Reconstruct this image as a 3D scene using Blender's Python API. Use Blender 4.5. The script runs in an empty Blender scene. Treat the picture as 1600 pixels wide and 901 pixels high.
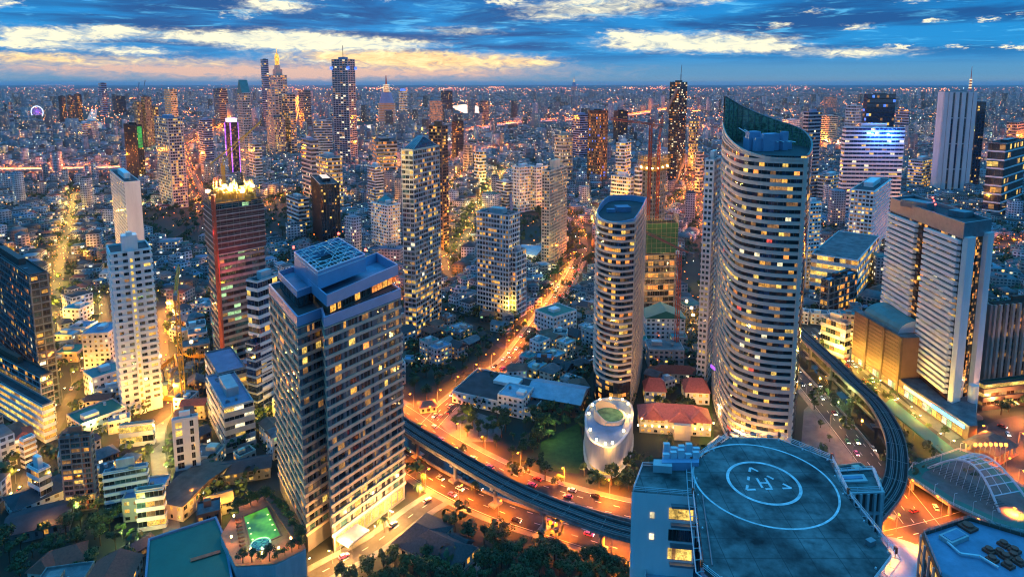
import bpy, bmesh, math, random
import numpy as np
from mathutils import Vector
R = math.radians
SC = bpy.context.scene
COL = SC.collection
rnd = random.Random(7)
# ------------------------------------------------------------------ camera
H = 200.0; F = 1000.0; PITCH = R(7.6); PY = 263.4      # F, PY in units of a 1600 px wide frame
cp, sp = math.cos(PITCH), math.sin(PITCH)
cam = bpy.data.objects.new('camera', bpy.data.cameras.new('camera')); COL.objects.link(cam)
cam.location = (0, 0, H); cam.rotation_euler = (R(90) - PITCH, 0, 0)
cam.data.sensor_width = 36; cam.data.lens = 36 * F / 1600
cam.data.shift_y = (PY - 450.5) / 1600
cam.data.clip_start = 1; cam.data.clip_end = 200000
SC.camera = cam
# ------------------------------------------------------------------ view, sampling
SC.view_settings.view_transform = 'Standard'; SC.view_settings.look = 'None'
SC.view_settings.exposure = 0.42; SC.view_settings.gamma = 1; SC.view_settings.use_curve_mapping = False
cy = SC.cycles
cy.use_denoising = True
try: cy.denoiser = 'OPENIMAGEDENOISE'; cy.denoising_input_passes = 'RGB_ALBEDO_NORMAL'
except Exception: pass
cy.max_bounces = 4; cy.diffuse_bounces = 2; cy.glossy_bounces = 2; cy.transmission_bounces = 2
cy.volume_bounces = 0; cy.transparent_max_bounces = 4
cy.use_light_tree = True; cy.sample_clamp_indirect = 3.0; cy.sample_clamp_direct = 0
cy.caustics_reflective = False; cy.caustics_refractive = False
cy.use_adaptive_sampling = False; cy.filter_width = 1.15

# ------------------------------------------------------------------ small node language
class NT:
    def __init__(s, tree): s.t = tree; s.n = tree.nodes; s.l = tree.links
    def node(s, typ, **kw):
        n = s.n.new(typ)
        for k, v in kw.items(): setattr(n, k, v)
        return n
    def put(s, sock, v):
        if hasattr(v, 'is_output') or isinstance(v, bpy.types.NodeSocket): s.l.new(v, sock)
        else: sock.default_value = v
    def m(s, op, a, b=None, c=None, clamp=False):
        n = s.node('ShaderNodeMath', operation=op, use_clamp=clamp)
        for i, v in enumerate((a, b, c)):
            if v is not None: s.put(n.inputs[i], v)
        return n.outputs[0]
    def v(s, op, a, b=None, c=None):
        n = s.node('ShaderNodeVectorMath', operation=op)
        for i, x in enumerate((a, b, c)):
            if x is not None: s.put(n.inputs[i], x)
        return n.outputs['Value'] if op in ('DOT_PRODUCT', 'LENGTH') else n.outputs[0]
    def mix(s, f, a, b):
        n = s.node('ShaderNodeMix', data_type='RGBA')
        s.put(n.inputs[0], f); s.put(n.inputs[6], a if not isinstance(a, tuple) else (*a[:3], 1)); s.put(n.inputs[7], b if not isinstance(b, tuple) else (*b[:3], 1))
        return n.outputs[2]
    def rng(s, v, a, b, c=0.0, d=1.0, smooth=False):
        n = s.node('ShaderNodeMapRange'); n.clamp = True
        if smooth: n.interpolation_type = 'SMOOTHSTEP'
        s.put(n.inputs[0], v)
        for i, x in enumerate((a, b, c, d)): n.inputs[1 + i].default_value = x
        return n.outputs[0]
    def noise(s, vec, scale, detail=3, rough=.55, dist=0.0, out=0):
        n = s.node('ShaderNodeTexNoise')
        if vec is not None: s.put(n.inputs['Vector'], vec)
        n.inputs['Scale'].default_value = scale; n.inputs['Detail'].default_value = detail
        n.inputs['Roughness'].default_value = rough; n.inputs['Distortion'].default_value = dist
        return n.outputs[out]
    def xyz(s, x, y, z=0.0):
        n = s.node('ShaderNodeCombineXYZ')
        for i, v in enumerate((x, y, z)): s.put(n.inputs[i], v)
        return n.outputs[0]
    def sep(s, v):
        n = s.node('ShaderNodeSeparateXYZ'); s.put(n.inputs[0], v); return n.outputs

# ------------------------------------------------------------------ the dusk sky (world)
W = bpy.data.worlds.new('World'); SC.world = W; W.use_nodes = True
W.node_tree.nodes.clear()
t = NT(W.node_tree)
dirv = t.node('ShaderNodeTexCoord').outputs['Generated']
sx, sy, sz = t.sep(dirv)
az = t.m('MULTIPLY', t.m('ARCTAN2', sx, sy), 57.29578)                 # degrees, 0 = +Y
el = t.m('MULTIPLY', t.m('ARCSINE', sz), 57.29578)
# cloud sheet coordinates: where the ray meets a flat cloud deck
zc = t.m('ADD', t.m('MAXIMUM', sz, 0.0), 0.035)
deck = t.xyz(t.m('DIVIDE', sx, zc), t.m('DIVIDE', sy, zc), 0.0)
n1 = t.noise(deck, .42, 7, .6, .35)
n2 = t.noise(t.v('ADD', deck, (31.0, 7.0, 0.0)), 1.7, 6, .65, .6)
ang = t.xyz(az, t.m('MULTIPLY', el, 3.2), 0.0)
n3 = t.noise(ang, .55, 7, .66, .9)
base = t.node('ShaderNodeValToRGB'); t.put(base.inputs[0], t.m('DIVIDE', el, 90.0, clamp=True))
cr = base.color_ramp; cr.interpolation = 'EASE'
stops = [(0, (.14, .27, .38)), (.010, (.075, .25, .43)), (.028, (.005, .23, .54)), (.06, (.0, .21, .54)), (.10, (.0, .16, .50)),
         (.17, (.01, .26, .64)), (.40, (.055, .64, 1.38)), (1, (.10, .80, 1.70))]
cr.elements[0].position = 0; cr.elements[0].color = (*stops[0][1], 1)
cr.elements[1].position = 1; cr.elements[1].color = (*stops[-1][1], 1)
for p_, c_ in stops[1:-1]:
    e = cr.elements.new(p_); e.color = (*c_, 1)
col = base.outputs[0]
# dark cloud bellies
dk = t.m('MULTIPLY', t.rng(n1, .40, .60, 0, 1, True), t.rng(el, 1.3, 3.2))
col = t.mix(t.m('MULTIPLY', dk, .88), col, (.0, .055, .21))
lt = t.m('MULTIPLY', t.rng(n2, .53, .70, 0, 1, True), t.rng(el, 1.6, 3.6))
col = t.mix(t.m('MULTIPLY', lt, .60), col, (.10, .50, .84))
# bright gaps between the clouds, one soft patch for each: azimuth, elevation, half sizes in degrees
def streak(x, y, hw, hh, s=1.0):
    a = math.atan((x - 800) / 1000.0); k = 57.29578
    return (a * k, math.atan((130 - y) / 1000.0 * math.cos(a)) * k, hw / 1000 * k * math.cos(a) ** 2, hh / 1000 * k * math.cos(a), s)
cream = [(85,57,95,12,1.3),(185,50,52,8,1.),(45,72,80,6,.9),(335,60,95,10,1.1),(215,82,75,6,.9),(385,25,20,8,.9),(12,5,32,9,1),
         (440,13,55,9,1.1),(510,1,45,4,1),(465,66,100,15,1.4),(600,72,90,9,1.2),(500,97,30,4,.8),(725,50,75,9,.55),(608,2,8,5,1),(792,6,20,7,1),
         (930,14,120,16,.85),(860,30,60,6,.5),(965,55,24,6,1.1),(1062,68,120,13,1.3),(1000,62,40,8,.8),(1160,74,80,10,1.0),(1330,84,100,8,.8),(1212,76,26,4,.7),
         (1332,45,24,5,.9),(1205,42,18,5,.8),(1265,22,18,5,.7),(1393,74,12,3,1.1),(1480,74,14,3,1.1),(1558,74,12,3,1.1),(1449,33,13,3,1.),
         (1527,33,13,3,1.),(1587,23,12,3,1.),(1597,75,14,6,1.1),(1420,4,30,4,.8),(1100,3,40,7,.7)]
gold = [(70,92,150,9,1.0),(680,97,150,13,1.25),(560,88,130,9,.8),(830,98,50,8,.5),(300,98,90,7,.5)]
rose = [(560,112,420,20,.55),(250,108,260,12,.4),(480,115,120,7,.9),(330,112,150,6,.4),(690,113,120,6,.6),(160,107,120,4,.5)]
warp = t.v('MULTIPLY', t.v('SUBTRACT', t.noise(ang, 1.1, 5, .68, 0, 'Color'), (.5, .5, .5)), (6.0, 1.0, 0.0))
pos = t.v('ADD', t.xyz(az, el, 0.0), warp)
def patches(lst):
    tot = None
    for q in lst:
        a, e, wa, we, s = streak(*q)
        d = t.v('MULTIPLY', t.v('SUBTRACT', pos, (a, e, 0.0)), (1 / wa, 1 / we, 0.0))
        g = t.m('MULTIPLY', t.m('POWER', 2.718, t.m('MULTIPLY', t.v('DOT_PRODUCT', d, d), -1.0)), s)
        tot = g if tot is None else t.m('ADD', tot, g)
    return tot
rag = t.m('ADD', .85, t.m('MULTIPLY', t.m('SUBTRACT', n3, .5), 2.3))
fr = t.rng(t.m('MULTIPLY', patches(rose), rag), .12, .9, 0, 1)
col = t.mix(t.m('MULTIPLY', fr, .75), col, (.80, .47, .30))
fg = t.rng(t.m('MULTIPLY', patches(gold), rag), .08, .95, 0, 1, True)
col = t.mix(t.m('MULTIPLY', fg, .92), col, t.mix(t.rng(n3, .36, .64), (.85, .50, .20), (1.02, .80, .38)))
fc = t.rng(t.m('MULTIPLY', patches(cream), rag), .10, 1.0, 0, 1, True)
col = t.mix(fc, col, t.mix(t.rng(n3, .38, .62), (.58, .62, .54), (.98, .88, .58)))
# the physical sky of the same hour, a small share of the whole
nish = t.node('ShaderNodeTexSky', sky_type='NISHITA'); nish.sun_disc = False
nish.sun_elevation = R(-1.5); nish.sun_rotation = R(-12)
addn = t.node('ShaderNodeMix', data_type='RGBA', blend_type='ADD'); addn.inputs[0].default_value = 1
t.put(addn.inputs[6], col)
sc_ = t.v('SCALE', nish.outputs[0]); sc_n = sc_.node; sc_n.inputs['Scale'].default_value = 0.02
t.put(addn.inputs[7], sc_)
bg = t.node('ShaderNodeBackground'); t.put(bg.inputs[0], addn.outputs[2]); bg.inputs[1].default_value = 1.0
t.l.new(bg.outputs[0], t.node('ShaderNodeOutputWorld').inputs[0])
W.cycles.sampling_method = 'MANUAL'; W.cycles.sample_map_resolution = 512
# afterglow: a weak, very soft sun just at the horizon under the bright clouds
sun = bpy.data.objects.new('sun', bpy.data.lights.new('sun', 'SUN')); COL.objects.link(sun)
sun.data.energy = 0.25; sun.data.angle = R(25); sun.data.color = (1, .72, .5)
sun.rotation_euler = (R(90 - 8), 0, R(180 + 12)); sun.location = (0, 0, 400)
# ------------------------------------------------------------------ pixels of the photograph's frame -> world
def ray(px, py):
    x = (px - 800) / F; y = -(py - PY) / F
    return x, cp + y * sp, -sp + y * cp
def P(px, py, h=0.0):
    d = ray(px, py); k = (h - H) / d[2]
    return Vector((d[0] * k, d[1] * k))
def ccw(p):
    if len(p) > 2 and sum(p[k-1][0]*p[k][1] - p[k][0]*p[k-1][1] for k in range(len(p))) < 0: return p[::-1]
    return p
def proj(X, Y, Z=0.0):
    dep = Y * cp - (Z - H) * sp
    return 800 + F * X / dep, PY - F * (Y * sp + (Z - H) * cp) / dep, dep
def height_at(X, Y, yt):
    k = -(yt - PY) / F
    return H + Y * (k * cp - sp) / (cp + k * sp)
def base_pt(xc, yb, yt):
    """ground point and height of a vertical edge whose top shows at (xc, yt) and whose foot shows at row yb"""
    xb = xc
    for _ in range(4):
        g = P(xb, yb); z = height_at(g.x, g.y, yt); xb += xc - proj(g.x, g.y, z)[0]
    return g, z
def reach(C, d, px, z):
    """how far from C along d one goes to show at column px (at height z)"""
    k = (px - 800) / F; dep = C.y * cp - (z - H) * sp
    return (k * dep - C.x) / (d.x - k * d.y * cp)
# ------------------------------------------------------------------ mesh builder and objects
class MB:
    def __init__(s): s.v = []; s.f = []; s.m = []
    def face(s, pts, m=0):
        i = len(s.v); s.v.extend([tuple(p) for p in pts]); s.f.append(tuple(range(i, i + len(pts)))); s.m.append(m)
    def prism(s, poly, z0, z1, m=0, top=None, bottom=True):
        n = len(poly); i = len(s.v)
        s.v += [(p[0], p[1], z0) for p in poly] + [(p[0], p[1], z1) for p in poly]
        for k in range(n):
            j = (k + 1) % n; s.f.append((i + k, i + j, i + n + j, i + n + k)); s.m.append(m)
        s.f.append(tuple(i + n + k for k in range(n))); s.m.append(m if top is None else top)
        if bottom: s.f.append(tuple(i + n - 1 - k for k in range(n))); s.m.append(m)
        return s
    def box(s, cx, cy, z0, a, b, z1, rot=0.0, m=0, top=None):
        c, q = math.cos(rot), math.sin(rot)
        return s.prism([(cx + x * c - y * q, cy + x * q + y * c) for x, y in ((-a/2, -b/2), (a/2, -b/2), (a/2, b/2), (-a/2, b/2))], z0, z1, m, top)
    def ring(s, inner, outer, z0, z1, m=0, inside=False):
        n = len(inner); i = len(s.v)
        s.v += [(p[0], p[1], z0) for p in inner] + [(p[0], p[1], z0) for p in outer] + [(p[0], p[1], z1) for p in inner] + [(p[0], p[1], z1) for p in outer]
        for k in range(n):
            j = (k + 1) % n
            s.f += [(i+n+k, i+n+j, i+3*n+j, i+3*n+k), (i+2*n+j, i+2*n+k, i+3*n+k, i+3*n+j), (i+k, i+j, i+n+j, i+n+k)]; s.m += [m] * 3
            if inside: s.f.append((i+j, i+k, i+2*n+k, i+2*n+j)); s.m.append(m)
        return s
    def bar(s, a, b, r, m=0, n=4):
        a, b = Vector(a), Vector(b); d = b - a
        if d.length < 1e-6: return s
        u = d.orthogonal().normalized(); w = d.normalized().cross(u); i = len(s.v)
        for p in (a, b):
            for k in range(n):
                an = 2 * math.pi * (k + .5) / n
                s.v.append(tuple(p + (u * math.cos(an) + w * math.sin(an)) * r))
        for k in range(n):
            j = (k + 1) % n; s.f.append((i + k, i + j, i + n + j, i + n + k)); s.m.append(m)
        s.f += [tuple(i + n - 1 - k for k in range(n)), tuple(i + n + k for k in range(n))]; s.m += [m, m]
        return s
    def path(s, pts, r, m=0, n=4):
        for a, b in zip(pts, pts[1:]): s.bar(a, b, r, m, n)
        return s
    def cyl(s, cx, cy, z0, r0, z1, r1, n=12, m=0, top=None):
        i = len(s.v)
        for z, r in ((z0, r0), (z1, r1)):
            for k in range(n): s.v.append((cx + r * math.cos(2*math.pi*k/n), cy + r * math.sin(2*math.pi*k/n), z))
        for k in range(n):
            j = (k + 1) % n; s.f.append((i + k, i + j, i + n + j, i + n + k)); s.m.append(m)
        s.f += [tuple(i + n - 1 - k for k in range(n)), tuple(i + n + k for k in range(n))]; s.m += [m, m if top is None else top]
        return s
    def hip(s, cx, cy, z0, a, b, z1, rot=0.0, m=0, ridge=.45, gable=False):
        c, q = math.cos(rot), math.sin(rot); T = lambda x, y, z: (cx + x * c - y * q, cy + x * q + y * c, z)
        r = a * (.5 if gable else ridge / 2)
        e = [T(-a/2, -b/2, z0), T(a/2, -b/2, z0), T(a/2, b/2, z0), T(-a/2, b/2, z0)]; g = [T(-r, 0, z1), T(r, 0, z1)]
        for q_ in ([e[0], e[1], g[1], g[0]], [e[2], e[3], g[0], g[1]], [e[1], e[2], g[1]], [e[3], e[0], g[0]], e[::-1]): s.face(q_, m)
        return s
    def strip(s, pts, w, z, m=0):
        L = offset_line(pts, w / 2); Rr = offset_line(pts, -w / 2)
        for k in range(len(pts) - 1):
            s.face([(*Rr[k], z), (*Rr[k+1], z), (*L[k+1], z), (*L[k], z)], m)
        return s
    def sweep(s, pts, w, z0, z1, m=0, off=0.0):
        """a beam of width w from z0 to z1 along a plan line"""
        L = offset_line(pts, off + w / 2); Rr = offset_line(pts, off - w / 2); n = len(pts)
        i = len(s.v)
        for k in range(n): s.v += [(*Rr[k], z0), (*L[k], z0), (*L[k], z1), (*Rr[k], z1)]
        for k in range(n - 1):
            a, b = i + 4*k, i + 4*k + 4
            for c_ in range(4):
                d_ = (c_ + 1) % 4; s.f.append((a + c_, a + d_, b + d_, b + c_)); s.m.append(m)
        s.f += [(i, i+3, i+2, i+1), (i+4*n-4, i+4*n-3, i+4*n-2, i+4*n-1)]; s.m += [m, m]
        return s
def offset_line(pts, d):
    out = []
    for k, p in enumerate(pts):
        a = pts[max(k-1, 0)]; b = pts[min(k+1, len(pts)-1)]
        dx, dy = b[0]-a[0], b[1]-a[1]; L = math.hypot(dx, dy) or 1
        out.append((p[0] - dy / L * d, p[1] + dx / L * d))
    return out
def smooth_line(pts, step=6.0):
    pts = [Vector((p[0], p[1])) for p in pts]; P_ = [pts[0]*2 - pts[1]] + pts + [pts[-1]*2 - pts[-2]]; out = []
    for k in range(1, len(P_) - 2):
        a, b, c, d = P_[k-1:k+3]; n = max(2, int((c - b).length / step))
        for i in range(n):
            u = i / n
            out.append(.5*((2*b) + (c-a)*u + (2*a-5*b+4*c-d)*u*u + (3*b-a-3*c+d)*u*u*u))
    out.append(pts[-1]); return [(p.x, p.y) for p in out]
def offset_poly(poly, d):
    n = len(poly); out = []
    for k in range(n):
        a, p, b = poly[k-1], poly[k], poly[(k+1) % n]
        e1 = Vector((p[0]-a[0], p[1]-a[1])).normalized(); e2 = Vector((b[0]-p[0], b[1]-p[1])).normalized()
        n1, n2 = Vector((e1.y, -e1.x)), Vector((e2.y, -e2.x)); q = n1 + n2
        den = max(.3, 1 + n1.dot(n2)); out.append((p[0] + q.x * d / den, p[1] + q.y * d / den))
    return out
def tag(o, label=None, cat=None, group=None, kind=None):
    if label: o['label'] = label
    if cat: o['category'] = cat
    if group: o['group'] = group
    if kind: o['kind'] = kind
    return o
def mesh_of(name, mb, mats, smooth=False):
    me = bpy.data.meshes.new(name); me.from_pydata(mb.v, [], mb.f)
    for m_ in (mats if isinstance(mats, (list, tuple)) else [mats]): me.materials.append(m_)
    if any(mb.m): me.polygons.foreach_set('material_index', mb.m)
    if smooth: me.polygons.foreach_set('use_smooth', [True] * len(mb.f))
    me.update(); return me
def link(name, me, parent=None, loc=(0, 0, 0), rot=0.0):
    o = bpy.data.objects.new(name, me); COL.objects.link(o)
    o.location = loc; o.rotation_euler = (0, 0, rot)
    if parent is not None: o.parent = parent
    return o
def obj(name, mb, mats, parent=None, loc=(0, 0, 0), rot=0.0, smooth=False):
    return link(name, mesh_of(name, mb, mats, smooth), parent, loc, rot)
def empty(name, loc, rot=0.0):
    return link(name, None, None, loc, rot)
def structure(name, mb, mats): return tag(obj(name, mb, mats), kind='structure')
# ------------------------------------------------------------------ materials
M = {}
def mat(name, base, rough=.8, metal=0.0, vary=.25, scale=.35, bump=0.0, spec=.4, col2=None, streak=False, sc2=None):
    m_ = bpy.data.materials.new(name); m_.use_nodes = True; q = NT(m_.node_tree); b = q.n['Principled BSDF']
    b.inputs['Roughness'].default_value = rough; b.inputs['Metallic'].default_value = metal
    b.inputs['Specular IOR Level'].default_value = spec
    geo = q.node('ShaderNodeNewGeometry').outputs['Position']
    vec = q.v('MULTIPLY', geo, (1., 1., .18)) if streak else geo
    n = q.noise(vec, scale, 5, .62)
    c1 = tuple(max(0, c * (1 - vary)) for c in base); c2 = col2 or tuple(min(1, c * (1 + vary)) for c in base)
    c = q.mix(q.rng(n, .32, .68), c1, c2)
    n2 = q.noise(vec, sc2 or scale * 9, 3, .6)
    c = q.mix(q.rng(n2, .45, .75, 0, vary), c, tuple(x * .55 for x in base))
    q.put(b.inputs['Base Color'], c)
    if bump:
        bn = q.node('ShaderNodeBump'); bn.inputs['Strength'].default_value = bump; q.put(bn.inputs['Height'], n2); q.l.new(bn.outputs[0], b.inputs['Normal'])
    M[name] = m_; return m_
def emit(name, col, strength, vary=0.0, scale=1.5, base=(.05, .05, .05), light=False):
    """things that give off light: lamps, lit windows with the room behind the pane"""
    m_ = bpy.data.materials.new(name); m_.use_nodes = True; q = NT(m_.node_tree); b = q.n['Principled BSDF']
    b.inputs['Base Color'].default_value = (*base, 1); b.inputs['Roughness'].default_value = .25
    b.inputs['Emission Color'].default_value = (*col, 1); b.inputs['Emission Strength'].default_value = strength
    if vary:
        oi = q.node('ShaderNodeObjectInfo')
        vec = q.v('ADD', q.node('ShaderNodeTexCoord').outputs['Object'], q.v('SCALE', oi.outputs['Location']))
        n = q.noise(vec, scale, 3, .7)
        lo = q.noise(q.v('MULTIPLY', vec, (.16, .16, .3)), 1.0, 2)
        f = q.m('MULTIPLY', q.rng(n, .30, .66, 1 - vary, 1.15), q.rng(lo, .35, .62, .35, 1.2))
        q.put(b.inputs['Emission Strength'], q.m('MULTIPLY', f, strength))
    if not light: m_.cycles.emission_sampling = 'NONE'
    M[name] = m_; return m_
def glass(name, base, rough=.08, tint=.0):
    m_ = bpy.data.materials.new(name); m_.use_nodes = True; q = NT(m_.node_tree); b = q.n['Principled BSDF']
    geo = q.node('ShaderNodeNewGeometry').outputs['Position']
    n = q.noise(geo, .55, 2, .7)
    q.put(b.inputs['Base Color'], q.mix(q.rng(n, .4, .62), tuple(c * .35 for c in base), base))
    b.inputs['Roughness'].default_value = rough; b.inputs['Specular IOR Level'].default_value = .9; b.inputs['IOR'].default_value = 1.6
    if tint: b.inputs['Metallic'].default_value = tint
    M[name] = m_; return m_
mat('asphalt', (.040, .038, .037), .75, vary=.5, scale=.10, sc2=.6)
mat('asphalt_dark', (.032, .032, .034), .7, vary=.3, scale=.12)
mat('paving', (.14, .135, .13), .85, vary=.25, scale=.2)
mat('city_ground', (.05, .052, .05), .9, vary=.5, scale=.03, col2=(.032, .045, .028), sc2=.2)
mat('road_paint', (.65, .63, .58), .6, vary=.2)
mat('concrete', (.24, .235, .23), .85, streak=True)
mat('concrete_dark', (.16, .16, .16), .85, streak=True)
mat('concrete_pale', (.46, .46, .47), .8, streak=True, vary=.14)
mat('white_wall', (.76, .75, .74), .7, vary=.10, scale=.12, streak=True)
mat('cream_wall', (.64, .56, .45), .75, vary=.14, scale=.15, streak=True)
mat('beige_band', (.56, .44, .33), .7, vary=.14, scale=.2)
mat('grey_pier', (.15, .145, .16), .6, vary=.12, scale=.2)
mat('pink_wall', (.46, .37, .33), .8, vary=.15, scale=.2, streak=True)
mat('brick_wall', (.34, .15, .10), .85, vary=.2, scale=.4)
mat('brown_stone', (.17, .10, .075), .6, vary=.15, scale=.2)
mat('dark_wall', (.075, .06, .055), .6, vary=.2)
mat('brown_dark', (.11, .075, .055), .6, vary=.2)
mat('blue_panel', (.30, .36, .52), .45, vary=.10, scale=.1)
mat('blue_roof', (.16, .24, .36), .6, vary=.22, scale=.15)
mat('roof_grey', (.10, .115, .13), .9, vary=.4, scale=.12, col2=(.20, .21, .22))
mat('roof_dark', (.045, .048, .055), .8, vary=.35, scale=.15)
mat('roof_slate', (.06, .055, .06), .8, vary=.3, scale=1.2, bump=.2)
mat('roof_teal', (.05, .23, .24), .55, vary=.2, scale=.15)
mat('roof_sky', (.22, .36, .46), .5, vary=.2, scale=.2)
mat('roof_red', (.27, .075, .05), .8, vary=.25, scale=1.1, bump=.2)
mat('roof_pinkred', (.42, .12, .10), .8, vary=.2, scale=.9, bump=.2)
mat('roof_rust', (.16, .10, .075), .85, vary=.35, scale=.25)
mat('roof_green', (.03, .17, .13), .8, vary=.12, scale=.09)
mat('metal_white', (.62, .63, .66), .4, metal=.2, vary=.08)
mat('metal_grey', (.25, .26, .28), .45, metal=.4, vary=.15)
mat('metal_dark', (.06, .06, .065), .5, metal=.3, vary=.2)
mat('crane_red', (.50, .10, .05), .6, vary=.15)
mat('crane_yellow', (.55, .32, .05), .6, vary=.15)
mat('net_green', (.012, .085, .05), .9, vary=.25, scale=.3)
mat('net_pink', (.13, .065, .06), .9, vary=.35, scale=.25)
mat('tarp_orange', (.48, .12, .05), .8, vary=.3, scale=.3)
mat('scaffold', (.26, .22, .17), .85, vary=.3, scale=.4)
mat('trunk', (.09, .06, .04), .9)
mat('grass', (.035, .075, .02), .95, vary=.3, scale=.3)
mat('deck_wood', (.20, .09, .06), .7, vary=.2, scale=.8)
mat('terracotta', (.40, .17, .10), .8, vary=.2, scale=.4)
mat('rail_deck', (.018, .018, .02), .9, vary=.3, scale=.5)
mat('rail_steel', (.16, .16, .18), .5, metal=.4, vary=.1)
mat('car_white', (.75, .75, .75), .3, vary=.03); mat('car_silver', (.42, .43, .45), .3, metal=.5, vary=.03)
mat('car_black', (.02, .02, .022), .25, vary=.03); mat('car_red', (.40, .03, .02), .3, vary=.03)
mat('car_pink', (.70, .12, .30), .3, vary=.03); mat('car_green', (.08, .30, .08), .3, vary=.03)
mat('tyre', (.015, .015, .015), .9)
glass('glass_dark', (.022, .028, .036)); glass('glass_teal', (.05, .135, .15), .12); glass('glass_blue', (.03, .06, .13), .06)
glass('glass_grey', (.09, .105, .12), .15); glass('glass_brown', (.07, .035, .02), .05); glass('curtain', (.32, .28, .22), .5)
glass('glass_gold', (.16, .075, .02), .04, .6)
emit('lit_warm', (1., .44, .06), 1.35, .9); emit('lit_yellow', (1., .62, .12), 1.35, .88); emit('lit_orange', (1., .30, .05), 1.5, .75)
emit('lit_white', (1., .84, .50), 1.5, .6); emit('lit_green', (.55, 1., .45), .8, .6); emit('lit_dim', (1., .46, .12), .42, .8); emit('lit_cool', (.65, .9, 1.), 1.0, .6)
emit('lit_red', (1., .10, .06), 1.3, .7); emit('lit_blue', (.08, .22, 1.), 1.6, .3); emit('lit_purple', (.45, .12, 1.), 1.6, .3)
emit('lamp_orange', (1., .24, .02), 7); emit('lamp_warm', (1., .66, .25), 14); emit('lamp_white', (1., .93, .78), 14); emit('lamp_green', (.62, .95, .22), 2.6)
emit('lamp_red', (1., .06, .04), 8); emit('sign_white', (.85, 1., .95), 2.5); emit('sign_cyan', (.1, .65, 1.), 2.2); emit('sign_yellow', (1., .85, .25), 2.4)
emit('headlight', (1., .92, .75), 12); emit('taillight', (1., .04, .02), 7)
m_ = bpy.data.materials.new('water'); m_.use_nodes = True; q = NT(m_.node_tree); b = q.n['Principled BSDF']
b.inputs['Base Color'].default_value = (.012, .02, .025, 1); b.inputs['Roughness'].default_value = .08; M['water'] = m_
bn = q.node('ShaderNodeBump'); bn.inputs['Strength'].default_value = .15; q.put(bn.inputs['Height'], q.noise(q.node('ShaderNodeNewGeometry').outputs['Position'], .35, 3)); q.l.new(bn.outputs[0], b.inputs['Normal'])
def leaf_mat(name, c, c2):
    m_ = bpy.data.materials.new(name); m_.use_nodes = True; q = NT(m_.node_tree); b = q.n['Principled BSDF']
    geo = q.node('ShaderNodeNewGeometry').outputs['Position']
    q.put(b.inputs['Base Color'], q.mix(q.rng(q.noise(geo, .28, 3, .7), .36, .64), c, c2)); b.inputs['Roughness'].default_value = .7
    M[name] = m_
leaf_mat('leaf_deep', (.016, .040, .014), (.045, .085, .022)); leaf_mat('leaf_mid', (.025, .06, .016), (.075, .12, .03)); leaf_mat('leaf_palm', (.03, .07, .02), (.06, .11, .03))
# ------------------------------------------------------------------ lamps: real point lights
def point(name, loc, power, col, parent=None, r=.35, down=False):
    d = bpy.data.lights.new(name, 'SPOT' if down else 'POINT'); d.energy = power; d.color = col; d.shadow_soft_size = r
    if down: d.spot_size = R(142); d.spot_blend = .75
    o = link(name, d, parent, loc); return o
ORANGE, SODIUM, WARM, WHITE, GREENISH, YEL = (1., .20, .008), (1., .34, .03), (1., .46, .07), (1., .80, .4), (.75, 1., .30), (1., .56, .06)
# ------------------------------------------------------------------ where things already stand
OX, OY, OS, ONX, ONY = -1300, 180, 2.0, 1300, 760
OCC = np.zeros((ONX, ONY), bool)
def _cells(minx, miny, maxx, maxy):
    i0, i1 = max(0, int((minx - OX) / OS)), min(ONX, int((maxx - OX) / OS) + 2)
    j0, j1 = max(0, int((miny - OY) / OS)), min(ONY, int((maxy - OY) / OS) + 2)
    return i0, i1, j0, j1
def inside(poly, X, Y):
    c = np.zeros(X.shape, bool); n = len(poly)
    for k in range(n):
        x1, y1 = poly[k][0], poly[k][1]; x2, y2 = poly[(k+1) % n][0], poly[(k+1) % n][1]
        if y1 == y2: continue
        hit = ((y1 > Y) != (y2 > Y)) & (X < (x2 - x1) * (Y - y1) / (y2 - y1) + x1); c ^= hit
    return c
def occupy(poly, margin=0.0, val=True):
    if margin: poly = offset_poly(poly, margin)
    xs, ys = [p[0] for p in poly], [p[1] for p in poly]; i0, i1, j0, j1 = _cells(min(xs), min(ys), max(xs), max(ys))
    if i1 <= i0 or j1 <= j0: return
    X, Y = np.meshgrid(OX + OS * (np.arange(i0, i1) + .5), OY + OS * (np.arange(j0, j1) + .5), indexing='ij')
    m = inside(poly, X, Y)
    if val: OCC[i0:i1, j0:j1] |= m
    else: OCC[i0:i1, j0:j1] &= ~m
def occupy_line(pts, w):
    for a, b in zip(pts, pts[1:]):
        i0, i1, j0, j1 = _cells(min(a[0], b[0]) - w, min(a[1], b[1]) - w, max(a[0], b[0]) + w, max(a[1], b[1]) + w)
        if i1 <= i0 or j1 <= j0: continue
        X, Y = np.meshgrid(OX + OS * (np.arange(i0, i1) + .5), OY + OS * (np.arange(j0, j1) + .5), indexing='ij')
        dx, dy = b[0]-a[0], b[1]-a[1]; L2 = dx*dx + dy*dy or 1
        u = np.clip(((X - a[0]) * dx + (Y - a[1]) * dy) / L2, 0, 1)
        OCC[i0:i1, j0:j1] |= (X - a[0] - u*dx)**2 + (Y - a[1] - u*dy)**2 < (w / 2)**2
def taken(poly):
    xs, ys = [p[0] for p in poly], [p[1] for p in poly]; i0, i1, j0, j1 = _cells(min(xs), min(ys), max(xs), max(ys))
    if i1 <= i0 + 1 or j1 <= j0 + 1: return True
    X, Y = np.meshgrid(OX + OS * (np.arange(i0, i1) + .5), OY + OS * (np.arange(j0, j1) + .5), indexing='ij')
    return bool((inside(poly, X, Y) & OCC[i0:i1, j0:j1]).any())
def line(px, z=0.0, step=6.0): return smooth_line([P(x, y, z) for x, y in px], step)
def area(px, z=0.0): return ccw([tuple(P(x, y, z)) for x, y in px])
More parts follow.
